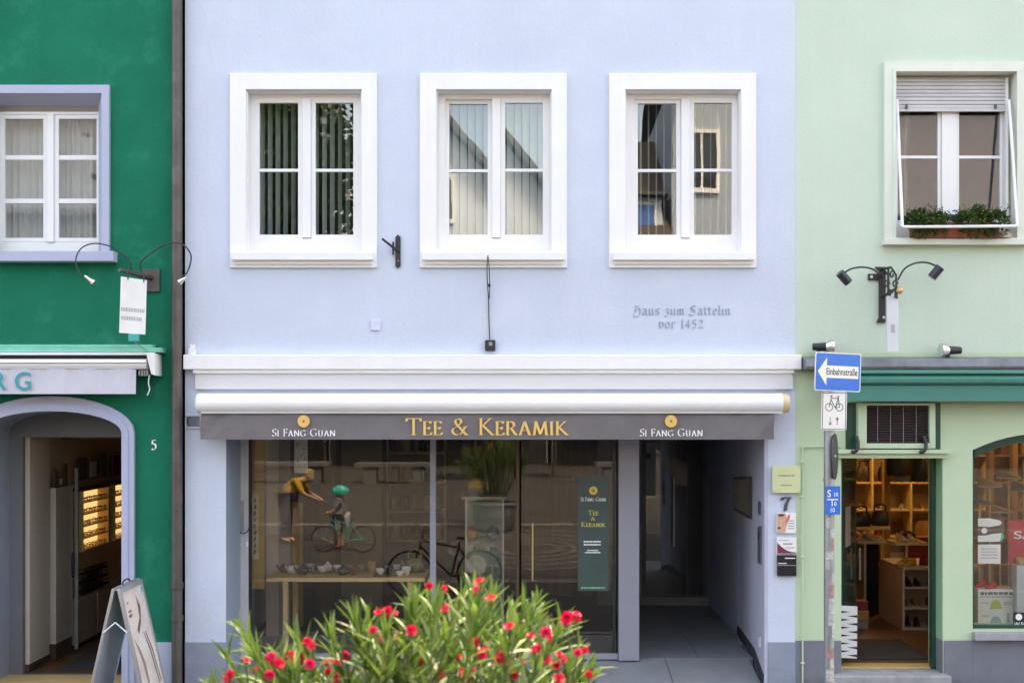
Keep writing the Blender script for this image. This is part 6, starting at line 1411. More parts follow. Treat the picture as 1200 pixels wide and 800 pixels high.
shoe_pair('baby_shoe', 'bright red felt baby shoe on white notice box', (dx(1160), yd + .12, nbt + .001), R(-60), sm_kid, .14)
def poster(name, label, px0, px1, py0, py1, mt, y_=.17):
    o = thing(name, label, 'poster', (X((px0 + px1) / 2, y_), y_, Z(py1, y_))); MB().box(X(px0, y_), X(px1, y_), y_, y_ + .003, Z(py1, y_), Z(py0, y_)).obj('sheet', mt, o); return o, y_ - .0006
o, y_ = poster('foot_poster', 'dark poster with two white feet stuck inside shoe shop window', 1146, 1177, 606, 636, mat('dark_brown_poster', (.05, .035, .03), .6))
def fpoly(b, pts): b.poly([(X(a, y_), y_, Z(c, y_)) for a, c in pts])
t = MB(); fpoly(t, [(1146, 616.5), (1160, 617), (1172, 615), (1175, 612), (1172, 609.5), (1160, 607), (1146, 607)]); t.obj('print_foot', M['wsign'], o)
t = MB(); fpoly(t, [(1146, 634.5), (1162, 634.5), (1172, 634), (1176, 630), (1175, 624), (1164, 625), (1155, 627), (1146, 627)]); t.obj('print_foot', M['wsign'], o)
y_ -= .0006
t = MB(); fpoly(t, [(1173, 614.8), (1176, 612.5), (1173.5, 610)]); t.obj('print_toenails', mat('red_print', (.6, .03, .06), .5), o)
t = MB(); fpoly(t, [(1171, 634.2), (1176.3, 630), (1175.5, 623.8), (1173.5, 624.2), (1173, 630)]); t.obj('print_toenails', mat('bright_green_print', (.03, .5, .2), .5), o)
t = MB(); disc(t, X(1153.5, y_), Z(621.5, y_), .031, y_ - .0003, 16); t.obj('print_seal', M['wsign'], o)
o, y_ = poster('notice', 'white paper notice stuck below the feet poster', 1146, 1172.5, 637.5, 660, M['wsign']); t = MB(); fine_print(t, X(1150, y_), X(1169, y_), Z(655, y_), Z(641, y_), y_, 4, rf, .7, .12); t.obj('small_print', mat('grey_print', (0, 0, 0)), o)
o, y_ = poster('sale_poster', 'red sale poster with white lettering in shoe shop window', 1182, 1262, 609, 662, mat('sale_red', (.50, .025, .045), .5), .5); t = MB(); sans(t, 'SALE', X(1188, y_), X(1236, y_), Z(631, y_), Z(622, y_), y_); t.obj('lettering', M['wprint'], o)
MB().box(X(1184, .5), X(1262, .5), .51, .54, wb_, Z(663, .5)).obj('poster_stand', M['silver'], o)
cbx = thing('plinth_cube', 'pale grey display cube before the red sale poster', 'display cube', (X(1205, .36), .36, wb_))
MB().box(X(1191.5, .34), X(1240, .34), .34, .49, wb_, Z(662, .34)).obj('cube', mat('pale_grey_laminate', (.42, .45, .47), .4), cbx, bevel=.004)
shoe_pair('sandal', 'tan sandal on pale grey display cube', (X(1204, .42), .42, Z(662, .34) + .001), R(80), shoe_mesh(.22, M['tan'], M['brown']), .1)
o, y_ = poster('sticker', 'black sticker with white seal low in shoe shop window', 1187.5, 1206, 717, 737, M['bprint'], .129)
t = MB(); disc(t, X(1194, y_), Z(722.5, y_), .035, y_, 20); t.obj('print_seal', M['wsign'], o); t = MB(); sans(t, 'W.SO', X(1188.3, y_), X(1204, y_), Z(734, y_), Z(728.5, y_), y_); t.obj('lettering', M['wprint'], o)
for i, (px, yy, zt) in enumerate(((1148, 1.0, 590), (1160, 1.3, 570), (1182, 1.5, 560), (1200, 1.2, 575), (1172, 1.6, 600))):
    o = thing('shoe_riser', ('tallest', 'second', 'middle', 'fourth', 'shortest')[i] + ' clear acrylic riser with a dark shoe in shoe shop window', 'riser', (X(px, yy), yy, sfz))
    zt_ = Z(zt, yy); base = wb_ if yy < 1.29 else sfz + .001
    MB().tube([(X(px, yy), yy, base + .011), (X(px, yy), yy, zt_ - .008)], .012, 8).obj('stem', M['oakv'], o); MB().box(X(px, yy) - .11, X(px, yy) + .11, yy - .12, yy + .12, zt_ - .008, zt_).obj('top', M['clear'], o); MB().box(X(px, yy) - .09, X(px, yy) + .09, yy - .09, yy + .09, base, base + .01).obj('foot', M['oakv'], o)
    ms, nm = allm[i % 3]; e = thing('shoe', nm + ' shoe standing on acrylic riser in shoe shop window, %s riser' % ('tallest', 'second', 'middle', 'fourth', 'shortest')[i], 'shoe', (X(px, yy), yy, zt_ + .001), (0, 0, R(60))); inst('upper', ms[0], e); inst('sole', ms[1], e)
for px in (1158, 1186): MB().box(X(px, 2.0), X(px + 7, 2.0), 2.0, 2.08, sfz + .0005, 3.199).obj('timber_post', mat('honey_timber', (0, 0, 0)), None, bevel=.005, label='honey timber upright behind the feet poster' if px < 1170 else 'honey timber upright behind the sale poster', cat='post')

# more goods on and around the birch table
for i, (px, ms, nm) in enumerate(((1002, sm_tan, 'tan'), (1012, sm_grey, 'grey'), (1026, sm_beige, 'beige'))):
    shoe_pair('shoe', nm + ' shoe on birch table beneath the handbag stand', (X(px, 3.4), 3.42, qz + .001), R((-25, 10, 30)[i]), ms, .1, .85)
rbx = random.Random(6)
for i, (px, yy) in enumerate(((1000, 2.6), (1003, 4.6), (1046, 4.9), (1075, 4.7))):
    zc = sfz + .001
    for k_ in range((3, 6, 7, 8)[i]):
        hh = .115; x0 = X(px, yy) + rbx.uniform(-.02, .02); y0 = yy + rbx.uniform(-.02, .02); ci = rbx.randrange(4)
        o = thing('shoe_box', ('white', 'brown', 'dark red', 'grey')[ci] + ' shoe box in the stack ' + ('before the birch table', 'behind the birch table', 'beside the timber post', 'behind the display unit')[i] + ', number %s up' % ('one', 'two', 'three', 'four', 'five', 'six', 'seven', 'eight')[k_], 'box', (x0, y0, zc))
        bm_ = (M['offwhite'], M['tan'], mat('dark_red_card', (.20, .03, .03), .7), mat('grey_card', (.25, .25, .25), .8))[ci]
        MB().box(-.15, .15, -.09, .09, 0, hh - .035).obj('tray', bm_, o, local=True); MB().box(-.154, .154, -.094, .094, hh - .035, hh - .002).obj('lid', bm_, o, local=True, bevel=.003); zc += hh

# ================================================================== oleander in the foreground
ro = random.Random(77)
oy = -9.05; ogz = gz(oy)
ol = thing('oleander_bush', 'red flowering oleander bush with long green leaves before the tea shop', 'shrub', (X(475, oy), oy, ogz))
lm1 = leafmat('oleander_leaf', (.030, .082, .014), (.12, .20, .042), .5)
def leaf_mesh(L, W, curl, fold):
    b = MB(); prof = [(0, .10), (.12, .55), (.35, 1.0), (.6, .92), (.82, .5), (1, .03)]
    for t_, w_ in prof:
        z = -curl * L * t_ * t_
        b.v += [(-W / 2 * w_, t_ * L, z + fold * W * w_), (0, t_ * L, z), (W / 2 * w_, t_ * L, z + fold * W * w_)]
    for i in range(5):
        q = i * 3; b.f += [(q, q + 1, q + 4, q + 3), (q + 1, q + 2, q + 5, q + 4)]
    return b
LV = [leaf_mesh(.15, .021, c, f_) for c, f_ in ((.10, .3), (.25, .25), (.0, .35), (.4, .2), (-.1, .3))]
LM = [b.mesh('leaf', lm1, True) for b in LV]
prof_ = [(236, 780), (255, 752), (272, 726), (290, 760), (318, 742), (345, 745), (380, 730), (412, 712), (428, 705), (450, 722), (480, 705), (505, 680), (535, 690), (560, 676), (585, 690), (608, 688), (640, 700), (668, 712), (690, 735), (705, 770)]
def top_row(px):
    for (a, b_), (c, d_) in zip(prof_, prof_[1:]):
        if a <= px <= c: return b_ + (d_ - b_) * (px - a) / (c - a)
    return 790
_tr = top_row
def top_row(px): return _tr(px) + 9 * math.sin(px * .085) + 6 * math.sin(px * .19 + 1)
stems = MB(); leaves = []; tips = []
base = Vector((X(475, oy), oy, ogz + .45))
for i in range(88):
    px = ro.uniform(240, 702) if i > 20 else prof_[i % len(prof_)][0]; dy = oy + ro.uniform(-.32, .42)
    row = top_row(px) + (ro.uniform(0, 10) if i < 30 else ro.uniform(12, 130))
    px = 475 + (px - 475) * .93
    tip = Vector((X(px, dy), dy, Z(row, dy) - .05))
    lean = Vector(((tip.x - base.x) * .35 + ro.uniform(-.06, .06), ro.uniform(-.08, .08), .34)).normalized()
    b0 = base + Vector(((tip.x - base.x) * .30, ro.uniform(-.1, .1), 0)); mid = tip - lean * .30
    path = curve3([b0, (b0 + mid) / 2 + Vector((ro.uniform(-.03, .03), 0, .02)), mid, tip], 4)
    stems.tube(path, [.007 - .0045 * k_ / (len(path) - 1) for k_ in range(len(path))], 5)
    tips.append((tip, lean, row - top_row(px)))
    nw = ro.randint(7, 10); a0 = ro.uniform(0, 6.3)
    for w_ in range(nw):
        f_ = w_ / (nw - 1); p = tip - lean * (.27 * (1 - f_)); out = 62 - 44 * f_
        for k_ in range(3):
            az = a0 + w_ * 1.05 + k_ * 2.094 + ro.uniform(-.25, .25); el = R(out + ro.uniform(-12, 12))
            s_ = lean.orthogonal().normalized(); t_ = lean.cross(s_)
            d_ = (lean * math.cos(el) + (s_ * math.cos(az) + t_ * math.sin(az)) * math.sin(el)).normalized()
            side = d_.cross(lean); side = side.normalized() if side.length > .05 else s_
            up_ = side.cross(d_).normalized(); sc = ro.uniform(.65, 1.12) * (1 - .35 * f_ ** 3)
            Mx = Matrix((side, d_, up_)).transposed().to_4x4(); Mx = Matrix.Translation(p) @ Mx @ Matrix.Rotation(ro.uniform(-.4, .4), 4, 'Y') @ Matrix.Scale(sc, 4)
            leaves.append((Mx, ro.randrange(5)))
stems.obj('stem', mat('oleander_twig', (.10, .12, .04), .7), ol, smooth=True)
vis = []
for j, (Mx, k_) in enumerate(leaves):
    c = Mx @ Vector((0, .07, 0)); row = HP + (CZ - c.z) * F / (CD + c.y); vis.append((row > 803, c.y - (803 - row) * .004, j))
vis.sort(); first = {j for _, _, j in vis[:300]}
rest = MB()
for j, (Mx, k_) in enumerate(leaves):
    if j in first:
        o = bpy.data.objects.new('leaf', LM[k_]); col.objects.link(o); o.parent = ol; o.matrix_local = Matrix.Translation(-Vector(ol.location)) @ Mx
    else:
        n_ = len(rest.v); rest.v += [tuple(Mx @ Vector(v)) for v in LV[k_].v]; rest.f += [tuple(n_ + i for i in q) for q in LV[k_].f]
rest.obj('foliage', lm1, ol, smooth=True, kind='stuff')
# flowers: five twisted petals round a short tube
pm = []
for c_ in ((.42, .003, .028), (.50, .006, .050), (.56, .018, .10)):
    m_ = leafmat('petal_%d' % len(pm), c_, tuple(min(1, x * 1.15) for x in c_), .6); pm.append(m_)
def flower_mesh(open_, r):
    b = MB()
    for k_ in range(5):
        a = k_ * 2 * math.pi / 5; ca_, sa_ = math.cos(a), math.sin(a); n_ = len(b.v)
        for (t_, w_, z) in ((.12, .12, 0), (.5, .42, .16 * (1 - open_) + .12), (.85, .52, .5 * (1 - open_) + .10), (1.0, .30, .7 * (1 - open_) + .02)):
            for s_ in (-1, 0, 1):
                x, y = t_ * r, (s_ * w_ + .22 * t_) * r; b.v.append((x * ca_ - y * sa_, x * sa_ + y * ca_, z * r + (.06 * r if s_ else 0)))
        for i in range(3):
            for s_ in range(2): q = n_ + i * 3 + s_; b.f.append((q, q + 1, q + 4, q + 3))
    for k_ in range(5):      # inner whorl of the double flower
        a = k_ * 2 * math.pi / 5 + .6; ca_, sa_ = math.cos(a), math.sin(a); n_ = len(b.v)
        for (t_, w_, z) in ((.08, .10, .05), (.32, .30, .32), (.55, .34, .55), (.62, .16, .72)):
            for s_ in (-1, 0, 1):
                x, y = t_ * r, (s_ * w_ + .15 * t_) * r; b.v.append((x * ca_ - y * sa_, x * sa_ + y * ca_, z * r + (.08 * r if s_ else 0)))
        for i in range(3):
            for s_ in range(2): q = n_ + i * 3 + s_; b.f.append((q, q + 1, q + 4, q + 3))
    b.tube([(0, 0, -.9 * r), (0, 0, .05 * r)], [.06 * r, .16 * r], 6); return b
FM = [flower_mesh(o_, .024).mesh('flower', pm[i], True) for i, o_ in enumerate((.9, .6, .35))]
fl_px = [(503, 686), (520, 690), (562, 683), (560, 692), (445, 718), (462, 720), (448, 747), (467, 747), (513, 712), (523, 715), (556, 752), (575, 702), (665, 722), (676, 722), (583, 772), (590, 768), (594, 775), (546, 790), (552, 785), (480, 742), (437, 738), (343, 775), (352, 770), (319, 768), (326, 778), (364, 777), (384, 776), (394, 778), (404, 768), (394, 795), (400, 790), (340, 768), (300, 785), (288, 775), (316, 790), (492, 775), (510, 778), (515, 789), (628, 762), (640, 770), (610, 775), (652, 778), (660, 772), (677, 764), (685, 762), (602, 790), (570, 760), (622, 745), (535, 770), (472, 795), (440, 792), (360, 752), (270, 790), (690, 790), (655, 795), (420, 745), (640, 740), (597, 735)]
fl_px = [q for px, pyy in fl_px for q in ([(px, pyy)] + ([(px + ro.uniform(-9, 9), pyy + ro.uniform(-5, 9))] if ro.random() < .3 else []))]
for i, (px, pyy) in enumerate(fl_px):
    dy = oy - .12 + ro.uniform(-.2, .12)
    q = inst('flower', FM[(0, 1, 1, 2)[i % 4]], ol, Vector((X(px, dy), dy, Z(pyy, dy))) - ol.location, (R(55 + ro.uniform(-40, 40)), R(ro.uniform(-35, 35)), ro.uniform(-.6, .6)), ro.uniform(.48, .8))
    stems2 = MB().tube([(X(px, dy), dy, Z(pyy, dy) - .004), (X(px, dy) + ro.uniform(-.02, .02), dy + .06, Z(pyy, dy) - .10)], [.002, .003], 5); stems2.obj('flower_stalk', mat('oleander_twig', (0, 0, 0)), ol)
MB().lathe([(.34, 0.002), (.36, .03), (.42, .46), (.45, .47), (.45, .52), (.41, .52), (.40, .46)], (X(475, oy), oy, ogz), 28).obj('tub', mat('grey_plant_tub', (.14, .14, .15), .7), ol, smooth=True)
MB().lathe([(.39, .0), (.39, .01)], (X(475, oy), oy, ogz + .45), 24).obj('soil', M['brown'], ol)

# ================================================================== the other side of the street (seen in the panes)
def opp_house(x0, x1, eave, wallm, roofm, label, rows, ridge=4.0, gable=False):
    y0 = -20.5; zb = gz(y0) - .1
    o = thing('opposite_house', label, 'house', ((x0 + x1) / 2, y0, zb))
    b = MB().box(x0, x1, y0 - 8, y0, zb, eave)
    if gable: b.prism([(x0, eave), (x1, eave), ((x0 + x1) / 2, eave + ridge)], y0 - 8, y0)
    b.obj('wall', wallm, o)
    r = MB()
    if gable:
        xm = (x0 + x1) / 2; zt = eave + ridge
        r.prism([(x0 - .3, eave - .2), (x0 - .3, eave + .02), (xm, zt + .25), (x1 + .3, eave + .02), (x1 + .3, eave - .2), (xm, zt + .02)], y0 - 8.2, y0 + .5)
    else: r.prism_x([(y0 + .6, eave - .1), (y0 + .6, eave + .05), (y0 - 4, eave + ridge), (y0 - 8.6, eave + .05), (y0 - 8.6, eave - .1), (y0 - 4, eave + ridge - .15)], x0, x1)
    r.obj('roof', roofm, o)
    for (cx, cz, w_, h_) in rows:
        wn = thing('window', None, None); wn.parent = o
        MB().ring((cx - w_ / 2 - .1, cx + w_ / 2 + .1, cz - h_ / 2 - .12, cz + h_ / 2 + .1), (cx - w_ / 2, cx + w_ / 2, cz - h_ / 2, cz + h_ / 2), y0 - .02, y0 + .08).obj('frame', M['white'], wn)
        MB().box(cx - w_ / 2, cx + w_ / 2, y0 + .01, y0 + .02, cz - h_ / 2, cz + h_ / 2).obj('pane', mat('sky_reflecting_pane', (.03, .04, .05), .05), wn); MB().box(cx - .03, cx + .03, y0 + .021, y0 + .06, cz - h_ / 2, cz + h_ / 2).obj('mullion', M['white'], wn)
    return o
def added_dark_ground_floor(o, x0, x1, mt, aw_m, y0=-20.5):  # dark fronts and awnings added out of view to darken what the panes mirror
    zb = gz(y0) - .1
    MB().box(x0 + .05, x1 - .05, y0 + .001, y0 + .10, zb, 4.45).obj('shopfront', mt, o)  # added dark front, keeps the mirrored street dim
    MB().prism_x([(y0 + .11, 4.5), (y0 + .11, 4.58), (y0 + 2.1, 3.72), (y0 + 2.1, 3.5), (y0 + 2.07, 3.5), (y0 + 2.07, 3.66)], x0 + .2, x1 - .2).obj('awning', aw_m, o)  # added awning, there to shade the opposite ground floor
    n = max(2, int((x1 - x0) / 1.6))
    for i in range(n):
        a = x0 + .3 + (x1 - x0 - .6) * i / n; b = x0 + .3 + (x1 - x0 - .6) * (i + 1) / n - .2
        MB().box(a, b, y0 + .101, y0 + .11, zb + .5, 4.1).obj('shop_pane', mat('sky_reflecting_pane', (.03, .04, .05), .05), o)
cw = mat('cream_render', (.48, .47, .46), .85, var=.05); ww = mat('white_render', (.58, .64, .74), .85, var=.04)
gr_roof = mat('grey_brown_roof', (.07, .075, .09), .8, var=.3, vscale=9, bump=.4, bscale=12)
h1 = opp_house(-16, -5.2, 8.2, mat('ochre_render', (.34, .31, .28), .85), gr_roof, 'greige house across the street behind the tree', [(x, z, 1, 1.5) for x in (-14, -11.5, -9, -6.6) for z in (6.4,)])
h2 = opp_house(-5.1, 1.0, 8.6, ww, gr_roof, 'white gabled house across the street', [(x, z, .9, 1.4) for x in (-3.6, -.6) for z in (6.6,)] + [(-2.05, 10, .8, 1.1)], 3.8, True)
h3 = opp_house(1.1, 4.3, 8.0, cw, mat('slate_brown_roof', (.06, .045, .04), .8, var=.3, vscale=9, bump=.4, bscale=12), 'cream house with dark roof across the street', [(x, z, .95, 1.5) for x in (2.2,) for z in (6.3,)])
h5 = opp_house(4.35, 7.2, 12.6, mat('pale_grey_render', (.36, .42, .50), .85), gr_roof, 'tall pale grey house across the street', [(x, z, .8, 1.5) for x in (5.1, 6.5) for z in (6.4, 9.6)])
o = thing('roof_dormer', 'blue glazed dormer window on the dark roof across the street', 'dormer', (3.5, -20.6, 8.3))
MB().box(2.9, 4.1, -22.5, -20.7, 8.2, 9.5).obj('cheeks', ww, o); MB().prism_x([(-20.4, 9.51), (-20.4, 9.6), (-22.6, 9.75), (-22.6, 9.51)], 2.75, 4.25).obj('cap', gr_roof, o)
MB().box(3.05, 3.95, -20.695, -20.66, 8.35, 9.35).obj('frame', M['white'], o); MB().box(3.12, 3.88, -20.655, -20.65, 8.42, 9.28).obj('pane', mat('sky_blue_pane', (.06, .16, .42), .4), o)  # blue of mirrored sky put into the pane's own colour
h4 = opp_house(7.3, 18, 12.0, mat('mauve_grey_render', (.22, .225, .27), .85), gr_roof, 'white house farther along across the street', [(x, z, 1, 1.5) for x in (9, 11.5, 14, 16.5) for z in (6.6,)])
dks = mat('added_dark_front', (.035, .03, .028), .5)  # colour of the added fronts, dark to dim the reflections
for h_, a, b, c_ in ((h1, -16, -5.2, (.10, .03, .025)), (h2, -5.1, 1.0, (.05, .05, .055)), (h3, 1.1, 4.3, (.03, .06, .05)), (h5, 4.35, 7.2, (.10, .10, .09)), (h4, 7.3, 18, (.16, .15, .13))): added_dark_ground_floor(h_, a, b, dks, mat('added_shade_awning_%d' % int(a), c_, .9))
# shade tree across the street
def leaf_tree(name, label, loc, h_, r, n, ls, lmt, seed, trunk_r=.2, cz=.66):
    rnd = random.Random(seed); o = thing(name, label, 'tree', loc); b = MB(); c0 = Vector((0, 0, h_ * cz)); t = MB()
    t.tube(curve3([(0, 0, -.05), (.1, .05, h_ * .25), (-.05, 0, h_ * .5), (0, .1, h_ * .8)]), [trunk_r * (1 - .75 * i / 18) for i in range(19)], 8)
    cl = []
    for i in range(26):
        u = Vector((rnd.gauss(0, 1), rnd.gauss(0, 1), rnd.gauss(0, 1))).normalized(); p = c0 + Vector((u.x * r[0], u.y * r[1], u.z * r[2])) * rnd.uniform(.35, .95); cl.append(p)
        s = Vector((0, 0, min(h_ * .75, max(h_ * .25, p.z - rnd.uniform(.5, 1.2) * r[2] * .5)))); t.tube([s, (s + p) / 2 + Vector((0, 0, .1)), p], [trunk_r * .35, trunk_r * .22, trunk_r * .06], 5)
    t.obj('trunk', mat('bark', (.07, .05, .035), .9, var=.3, bump=.4, bscale=20), o, local=True)
    for i in range(n):
        p = rnd.choice(cl) + Vector((rnd.gauss(0, 1), rnd.gauss(0, 1), rnd.gauss(0, .8))) * r[0] * .22
        t_ = Vector((rnd.gauss(0, 1), rnd.gauss(0, 1), rnd.gauss(0, .7))).normalized(); s_ = t_.orthogonal().normalized(); l = ls * rnd.uniform(.6, 1.3)
        b.poly([p, p + t_ * l * .5 + s_ * l * .28, p + t_ * l, p + t_ * l * .5 - s_ * l * .28])
    b.obj('crown', lmt, o, local=True, kind='stuff'); return o
dl_ = leafmat('shade_leaf', (.018, .045, .010), (.05, .10, .02))
leaf_tree('shade_tree', 'tall dark green tree across the street', (-6.4, -17.5, gz(-17.5)), 11.0, (2.6, 2.4, 3.4), 12000, .24, dl_, 5)
ol2 = leafmat('oleander_shade_leaf', (.02, .05, .012), (.05, .10, .02))
leaf_tree('potted_oleander', 'tall potted oleander behind the viewpoint', (-.95, -15.2, gz(-15.2)), 3.4, (.8, .7, 1.1), 7000, .15, ol2, 6, .04, .62)
leaf_tree('potted_oleander', 'slim potted oleander behind the viewpoint', (.95, -15.6, gz(-15.6)), 2.9, (.5, .45, .9), 4000, .14, ol2, 9, .04, .64)

# people and bicycles in the street, mirrored in the shop glass
def figure(name, label, loc, rotz, k, J, skin_c, parts):
    o = thing(name, label, 'person', loc, (0, 0, rotz))
    E = [('pelvis', 'spine'), ('spine', 'chest'), ('chest', 'neck'), ('neck', 'jaw'), ('jaw', 'head'), ('head', 'crown'), ('jaw', 'nose')]
    for s in 'LR': E += [('chest', 'sh' + s), ('sh' + s, 'el' + s), ('el' + s, 'wr' + s), ('wr' + s, 'pa' + s), ('pelvis', 'hi' + s), ('hi' + s, 'kn' + s), ('kn' + s, 'an' + s), ('an' + s, 'to' + s)] + [('pa' + s, 'f%d%s' % (i, s)) for i in range(4)] + [('wr' + s, 'th' + s)]
    rad = dict(pelvis=.13, spine=.115, chest=.13, neck=.055, jaw=.075, head=.098, crown=.07, nose=.02, sh=.062, el=.043, wr=.028, pa=.03, hi=.085, kn=.058, an=.038, to=.035, f0=.009, f1=.009, f2=.009, f3=.008, th=.010)
    P = {}
    for n_, p in J.items(): P[n_] = Vector(p)
    for s in 'LR':
        d_ = (P['wr' + s] - P['el' + s]).normalized(); sd_ = Vector((0, 0, 1)).cross(d_); sd_ = sd_.normalized() if sd_.length > .1 else Vector((1, 0, 0))
        P['pa' + s] = P['wr' + s] + d_ * .06
        for i in range(4): P['f%d%s' % (i, s)] = P['pa' + s] + d_ * (.085 - .012 * abs(i - 1.4)) + sd_ * (.022 * (i - 1.5)) - Vector((0, 0, .02))
        P['th' + s] = P['wr' + s] + d_ * .06 + sd_ * .05
    def skin(nm, names, edges, mt, grow, root):
        me = bpy.data.meshes.new(nm); ix = {n_: i for i, n_ in enumerate(names)}
        me.from_pydata([tuple(P[n_] * k) for n_ in names], [(ix[a], ix[b]) for a, b in edges if a in ix and b in ix], []); me.materials.append(mt)
        ob = bpy.data.objects.new(nm, me); col.objects.link(ob); ob.parent = o
        md_ = ob.modifiers.new('skin', 'SKIN'); sv = me.skin_vertices[0].data
        for n_, i in ix.items():
            r_ = (rad.get(n_) or rad[n_[:-1]]) * k * grow * ((1.5 if n_ in ('pelvis', 'spine', 'chest') or n_[:2] in ('sh', 'hi') else 1.2) if k < .8 else (1.25 if n_ in ('pelvis', 'spine', 'chest') else 1.08)); sv[i].radius = (r_, r_); sv[i].use_root = n_ == root
        ob.modifiers.new('sub', 'SUBSURF').render_levels = 2; return ob
    skin('body', list(P), E, mat('skin_tone', skin_c, .55), 1.0, 'pelvis')
    for nm, names, mt, grow, root in parts: skin(nm, names, E, mt, grow, root)
    return o, k
ST = dict(pelvis=(0, 0, .95), spine=(0, 0, 1.13), chest=(0, 0, 1.33), neck=(0, -.01, 1.48), jaw=(0, -.03, 1.55), head=(0, -.02, 1.63), crown=(0, 0, 1.69), nose=(0, -.125, 1.60),
          shL=(-.18, 0, 1.40), elL=(-.23, -.08, 1.13), wrL=(-.18, -.30, 1.05), shR=(.18, 0, 1.40), elR=(.23, -.08, 1.13), wrR=(.18, -.30, 1.05),
          hiL=(-.09, 0, .90), knL=(-.10, -.03, .50), anL=(-.10, .02, .09), toL=(-.11, -.13, .04), hiR=(.09, 0, .90), knR=(.10, .03, .50), anR=(.10, .07, .09), toR=(.11, -.08, .04))
ky = -7.4
kid, kk = figure('person', 'child in teal helmet and grey shirt holding a small teal bicycle', (-3.0, ky, gz(ky)), R(-80), .60, ST, (.50, .30, .21),
    [('shirt', ['spine', 'chest', 'shL', 'shR', 'elL', 'elR', 'pelvis'], mat('grey_violet_cotton', (.20, .19, .24), .9), 1.14, 'chest'), ('shorts', ['pelvis', 'hiL', 'hiR', 'knL', 'knR'], mat('pale_shorts', (.42, .42, .44), .9), 1.2, 'pelvis')])
hm = MB().lathe([(.128, -.02), (.138, .02), (.125, .075), (.085, .115), (.03, .135), (.004, .137)], (0, .01, .965), 18)
for i, v in enumerate(hm.v): hm.v[i] = (v[0] * .92, v[1] * 1.15, v[2])
hm.obj('helmet', mat('teal_helmet', (.01, .48, .40), .35), kid, smooth=True, local=True)
BD = dict(ST); BD.update(chest=(0, -.22, 1.20), neck=(0, -.36, 1.28), jaw=(0, -.43, 1.30), head=(0, -.48, 1.35), crown=(0, -.50, 1.42), nose=(0, -.56, 1.27), spine=(0, -.07, 1.10), shL=(-.18, -.24, 1.26), shR=(.18, -.24, 1.26), elL=(-.22, -.38, 1.0), elR=(.22, -.38, 1.0), wrL=(-.15, -.58, .92), wrR=(.15, -.58, .92))
ad, _ = figure('person', 'adult in mustard top bending over beside the child', (-4.0, -7.9, gz(-7.9)), R(95), .88, BD, (.50, .30, .21),
    [('top', ['pelvis', 'spine', 'chest', 'shL', 'shR', 'elL', 'elR'], mat('mustard_top', (.55, .33, .03), .9), 1.15, 'chest'), ('trousers', ['pelvis', 'hiL', 'hiR', 'knL', 'knR', 'anL', 'anR'], mat('dark_trousers', (.06, .055, .07), .9), 1.15, 'pelvis')])
hb = MB().lathe([(.05, -.12), (.085, -.05), (.095, .03), (.075, .09), (.03, .115), (.004, .118)], (0, -.40, 1.20), 14); hb.obj('hair', mat('blond_hair', (.38, .26, .12), .7), ad, smooth=True, local=True)
def bicycle(label, loc, rotz, k, c_):
    o = thing('bicycle', label, 'bicycle', loc, (0, 0, rotz)); fm = mat('bike_paint_%d' % int(c_[1] * 999), c_, .3)
    def S(*p): return tuple(x * k for x in p)
    for y_ in (-.52, .52):
        b = MB(); b.tube([S(0, y_ + .33 * math.cos(a * math.pi / 14), .34 + .33 * math.sin(a * math.pi / 14)) for a in range(29)], .017 * k, 6, cap=False); b.obj('tyre', M['dark'], o, smooth=True, local=True)
        b = MB()
        for a in range(14): b.tube([S(0, y_, .34), S(0, y_ + .32 * math.cos(a * math.pi / 7), .34 + .32 * math.sin(a * math.pi / 7))], .002 * k, 4)
        b.obj('spokes', M['steel'], o, local=True, kind='stuff')
    b = MB()
    for a, c in (((0, .52, .34), (0, .10, .30)), ((0, .10, .30), (0, .22, .80)), ((0, .52, .34), (0, .20, .72)), ((0, .10, .30), (0, -.36, .74)), ((0, .20, .72), (0, -.34, .82))): b.tube([S(*a), S(*c)], .017 * k, 8)
    b.obj('frame', fm, o, smooth=True, local=True)
    MB().tube([S(0, -.52, .34), S(0, -.36, .74), S(0, -.32, .92)], .014 * k, 8).obj('fork', fm, o, smooth=True, local=True)
    MB().tube(curve3([S(-.27, -.20, .95), S(-.18, -.30, .97), S(0, -.33, .95), S(.18, -.30, .97), S(.27, -.20, .95)]), .012 * k, 6).obj('handlebar', M['black'], o, smooth=True, local=True)
    MB().lathe([(.05 * k, 0), (.075 * k, .02 * k), (.06 * k, .05 * k)], S(0, .24, .83), 12).obj('saddle', M['dark'], o, smooth=True, local=True)
    MB().tube([S(.10, .05, .16), S(.06, .10, .30), S(-.06, .10, .30), S(-.10, .15, .44)], .010 * k, 6).obj('crank', M['steel'], o, local=True)
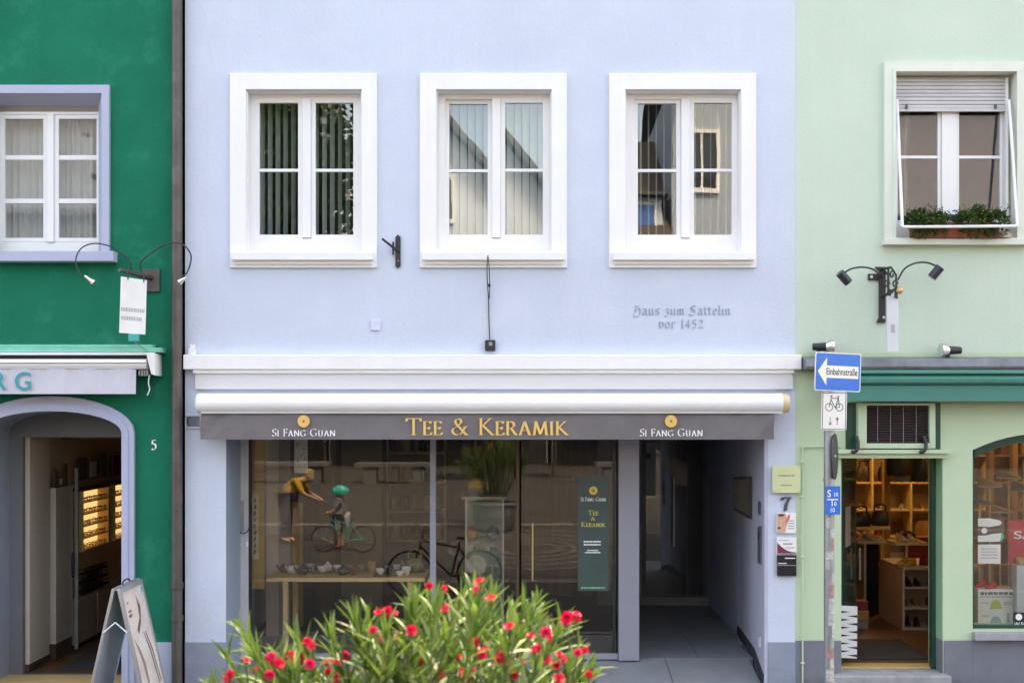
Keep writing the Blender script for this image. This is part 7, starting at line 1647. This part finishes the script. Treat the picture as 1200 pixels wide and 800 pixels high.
bicycle('small teal bicycle held by the child in the street', (-2.9, ky + .25, gz(ky + .25)), R(-82), .66, (.05, .38, .40))
bicycle('black bicycle parked in the street behind the oleander tub', (-1.0, -4.2, gz(-4.2)), R(-94), 1.0, (.02, .02, .022))

# paving and street furniture mirrored in the shop glass
rings = thing('paving_pattern', None, None); rings['kind'] = 'structure'
pcx, pcy = .45, -7.4; slope = 1.3 / 12
pale_set = mat('pale_setts', (.14, .135, .125), .7, var=.2, vscale=20, bump=.3, bscale=40)
def gp(x, y, up=.006): return (x, y, gz(y) + up)
for r0 in (.35, .6, .85, 1.15, 1.5):
    b = MB(); n = 48
    for i in range(n):
        a0, a1 = 2 * math.pi * i / n, 2 * math.pi * (i + .93) / n
        b.poly([gp(pcx + (r0) * math.cos(a0), pcy + r0 * math.sin(a0)), gp(pcx + (r0 + .07) * math.cos(a0), pcy + (r0 + .07) * math.sin(a0)), gp(pcx + (r0 + .07) * math.cos(a1), pcy + (r0 + .07) * math.sin(a1)), gp(pcx + r0 * math.cos(a1), pcy + r0 * math.sin(a1))])
    b.obj('sett_ring', pale_set, rings, kind='stuff')
for y_ in (-5.2, -9.6):
    b = MB()
    for i in range(-20, 20): b.poly([gp(i * .6, y_), gp(i * .6 + .57, y_), gp(i * .6 + .57, y_ + .22), gp(i * .6, y_ + .22)])
    b.obj('sett_band', pale_set, rings, kind='stuff')
for i, (x0, x1, y_) in enumerate(((-7.5, -4.2, -14.6), (-3.6, -1.8, -14.4), (1.9, 4.6, -14.6), (5.2, 8.0, -14.5))):
    o = thing('stone_bench', ('longest', 'shortest', 'second', 'third')[i] + ' grey stone bench across the street behind the viewpoint', 'bench', ((x0 + x1) / 2, y_, gz(y_)))
    MB().box(x0, x1, y_ - .25, y_ + .25, gz(y_) + .38, gz(y_) + .48).obj('seat', mat('dark_bench_stone', (.10, .10, .105), .8), o, bevel=.01)
    for x in (x0 + .2, x1 - .5): MB().box(x, x + .3, y_ - .2, y_ + .2, gz(y_) - .05, gz(y_) + .379).obj('leg', mat('dark_bench_stone', (.10, .10, .105), .8), o)
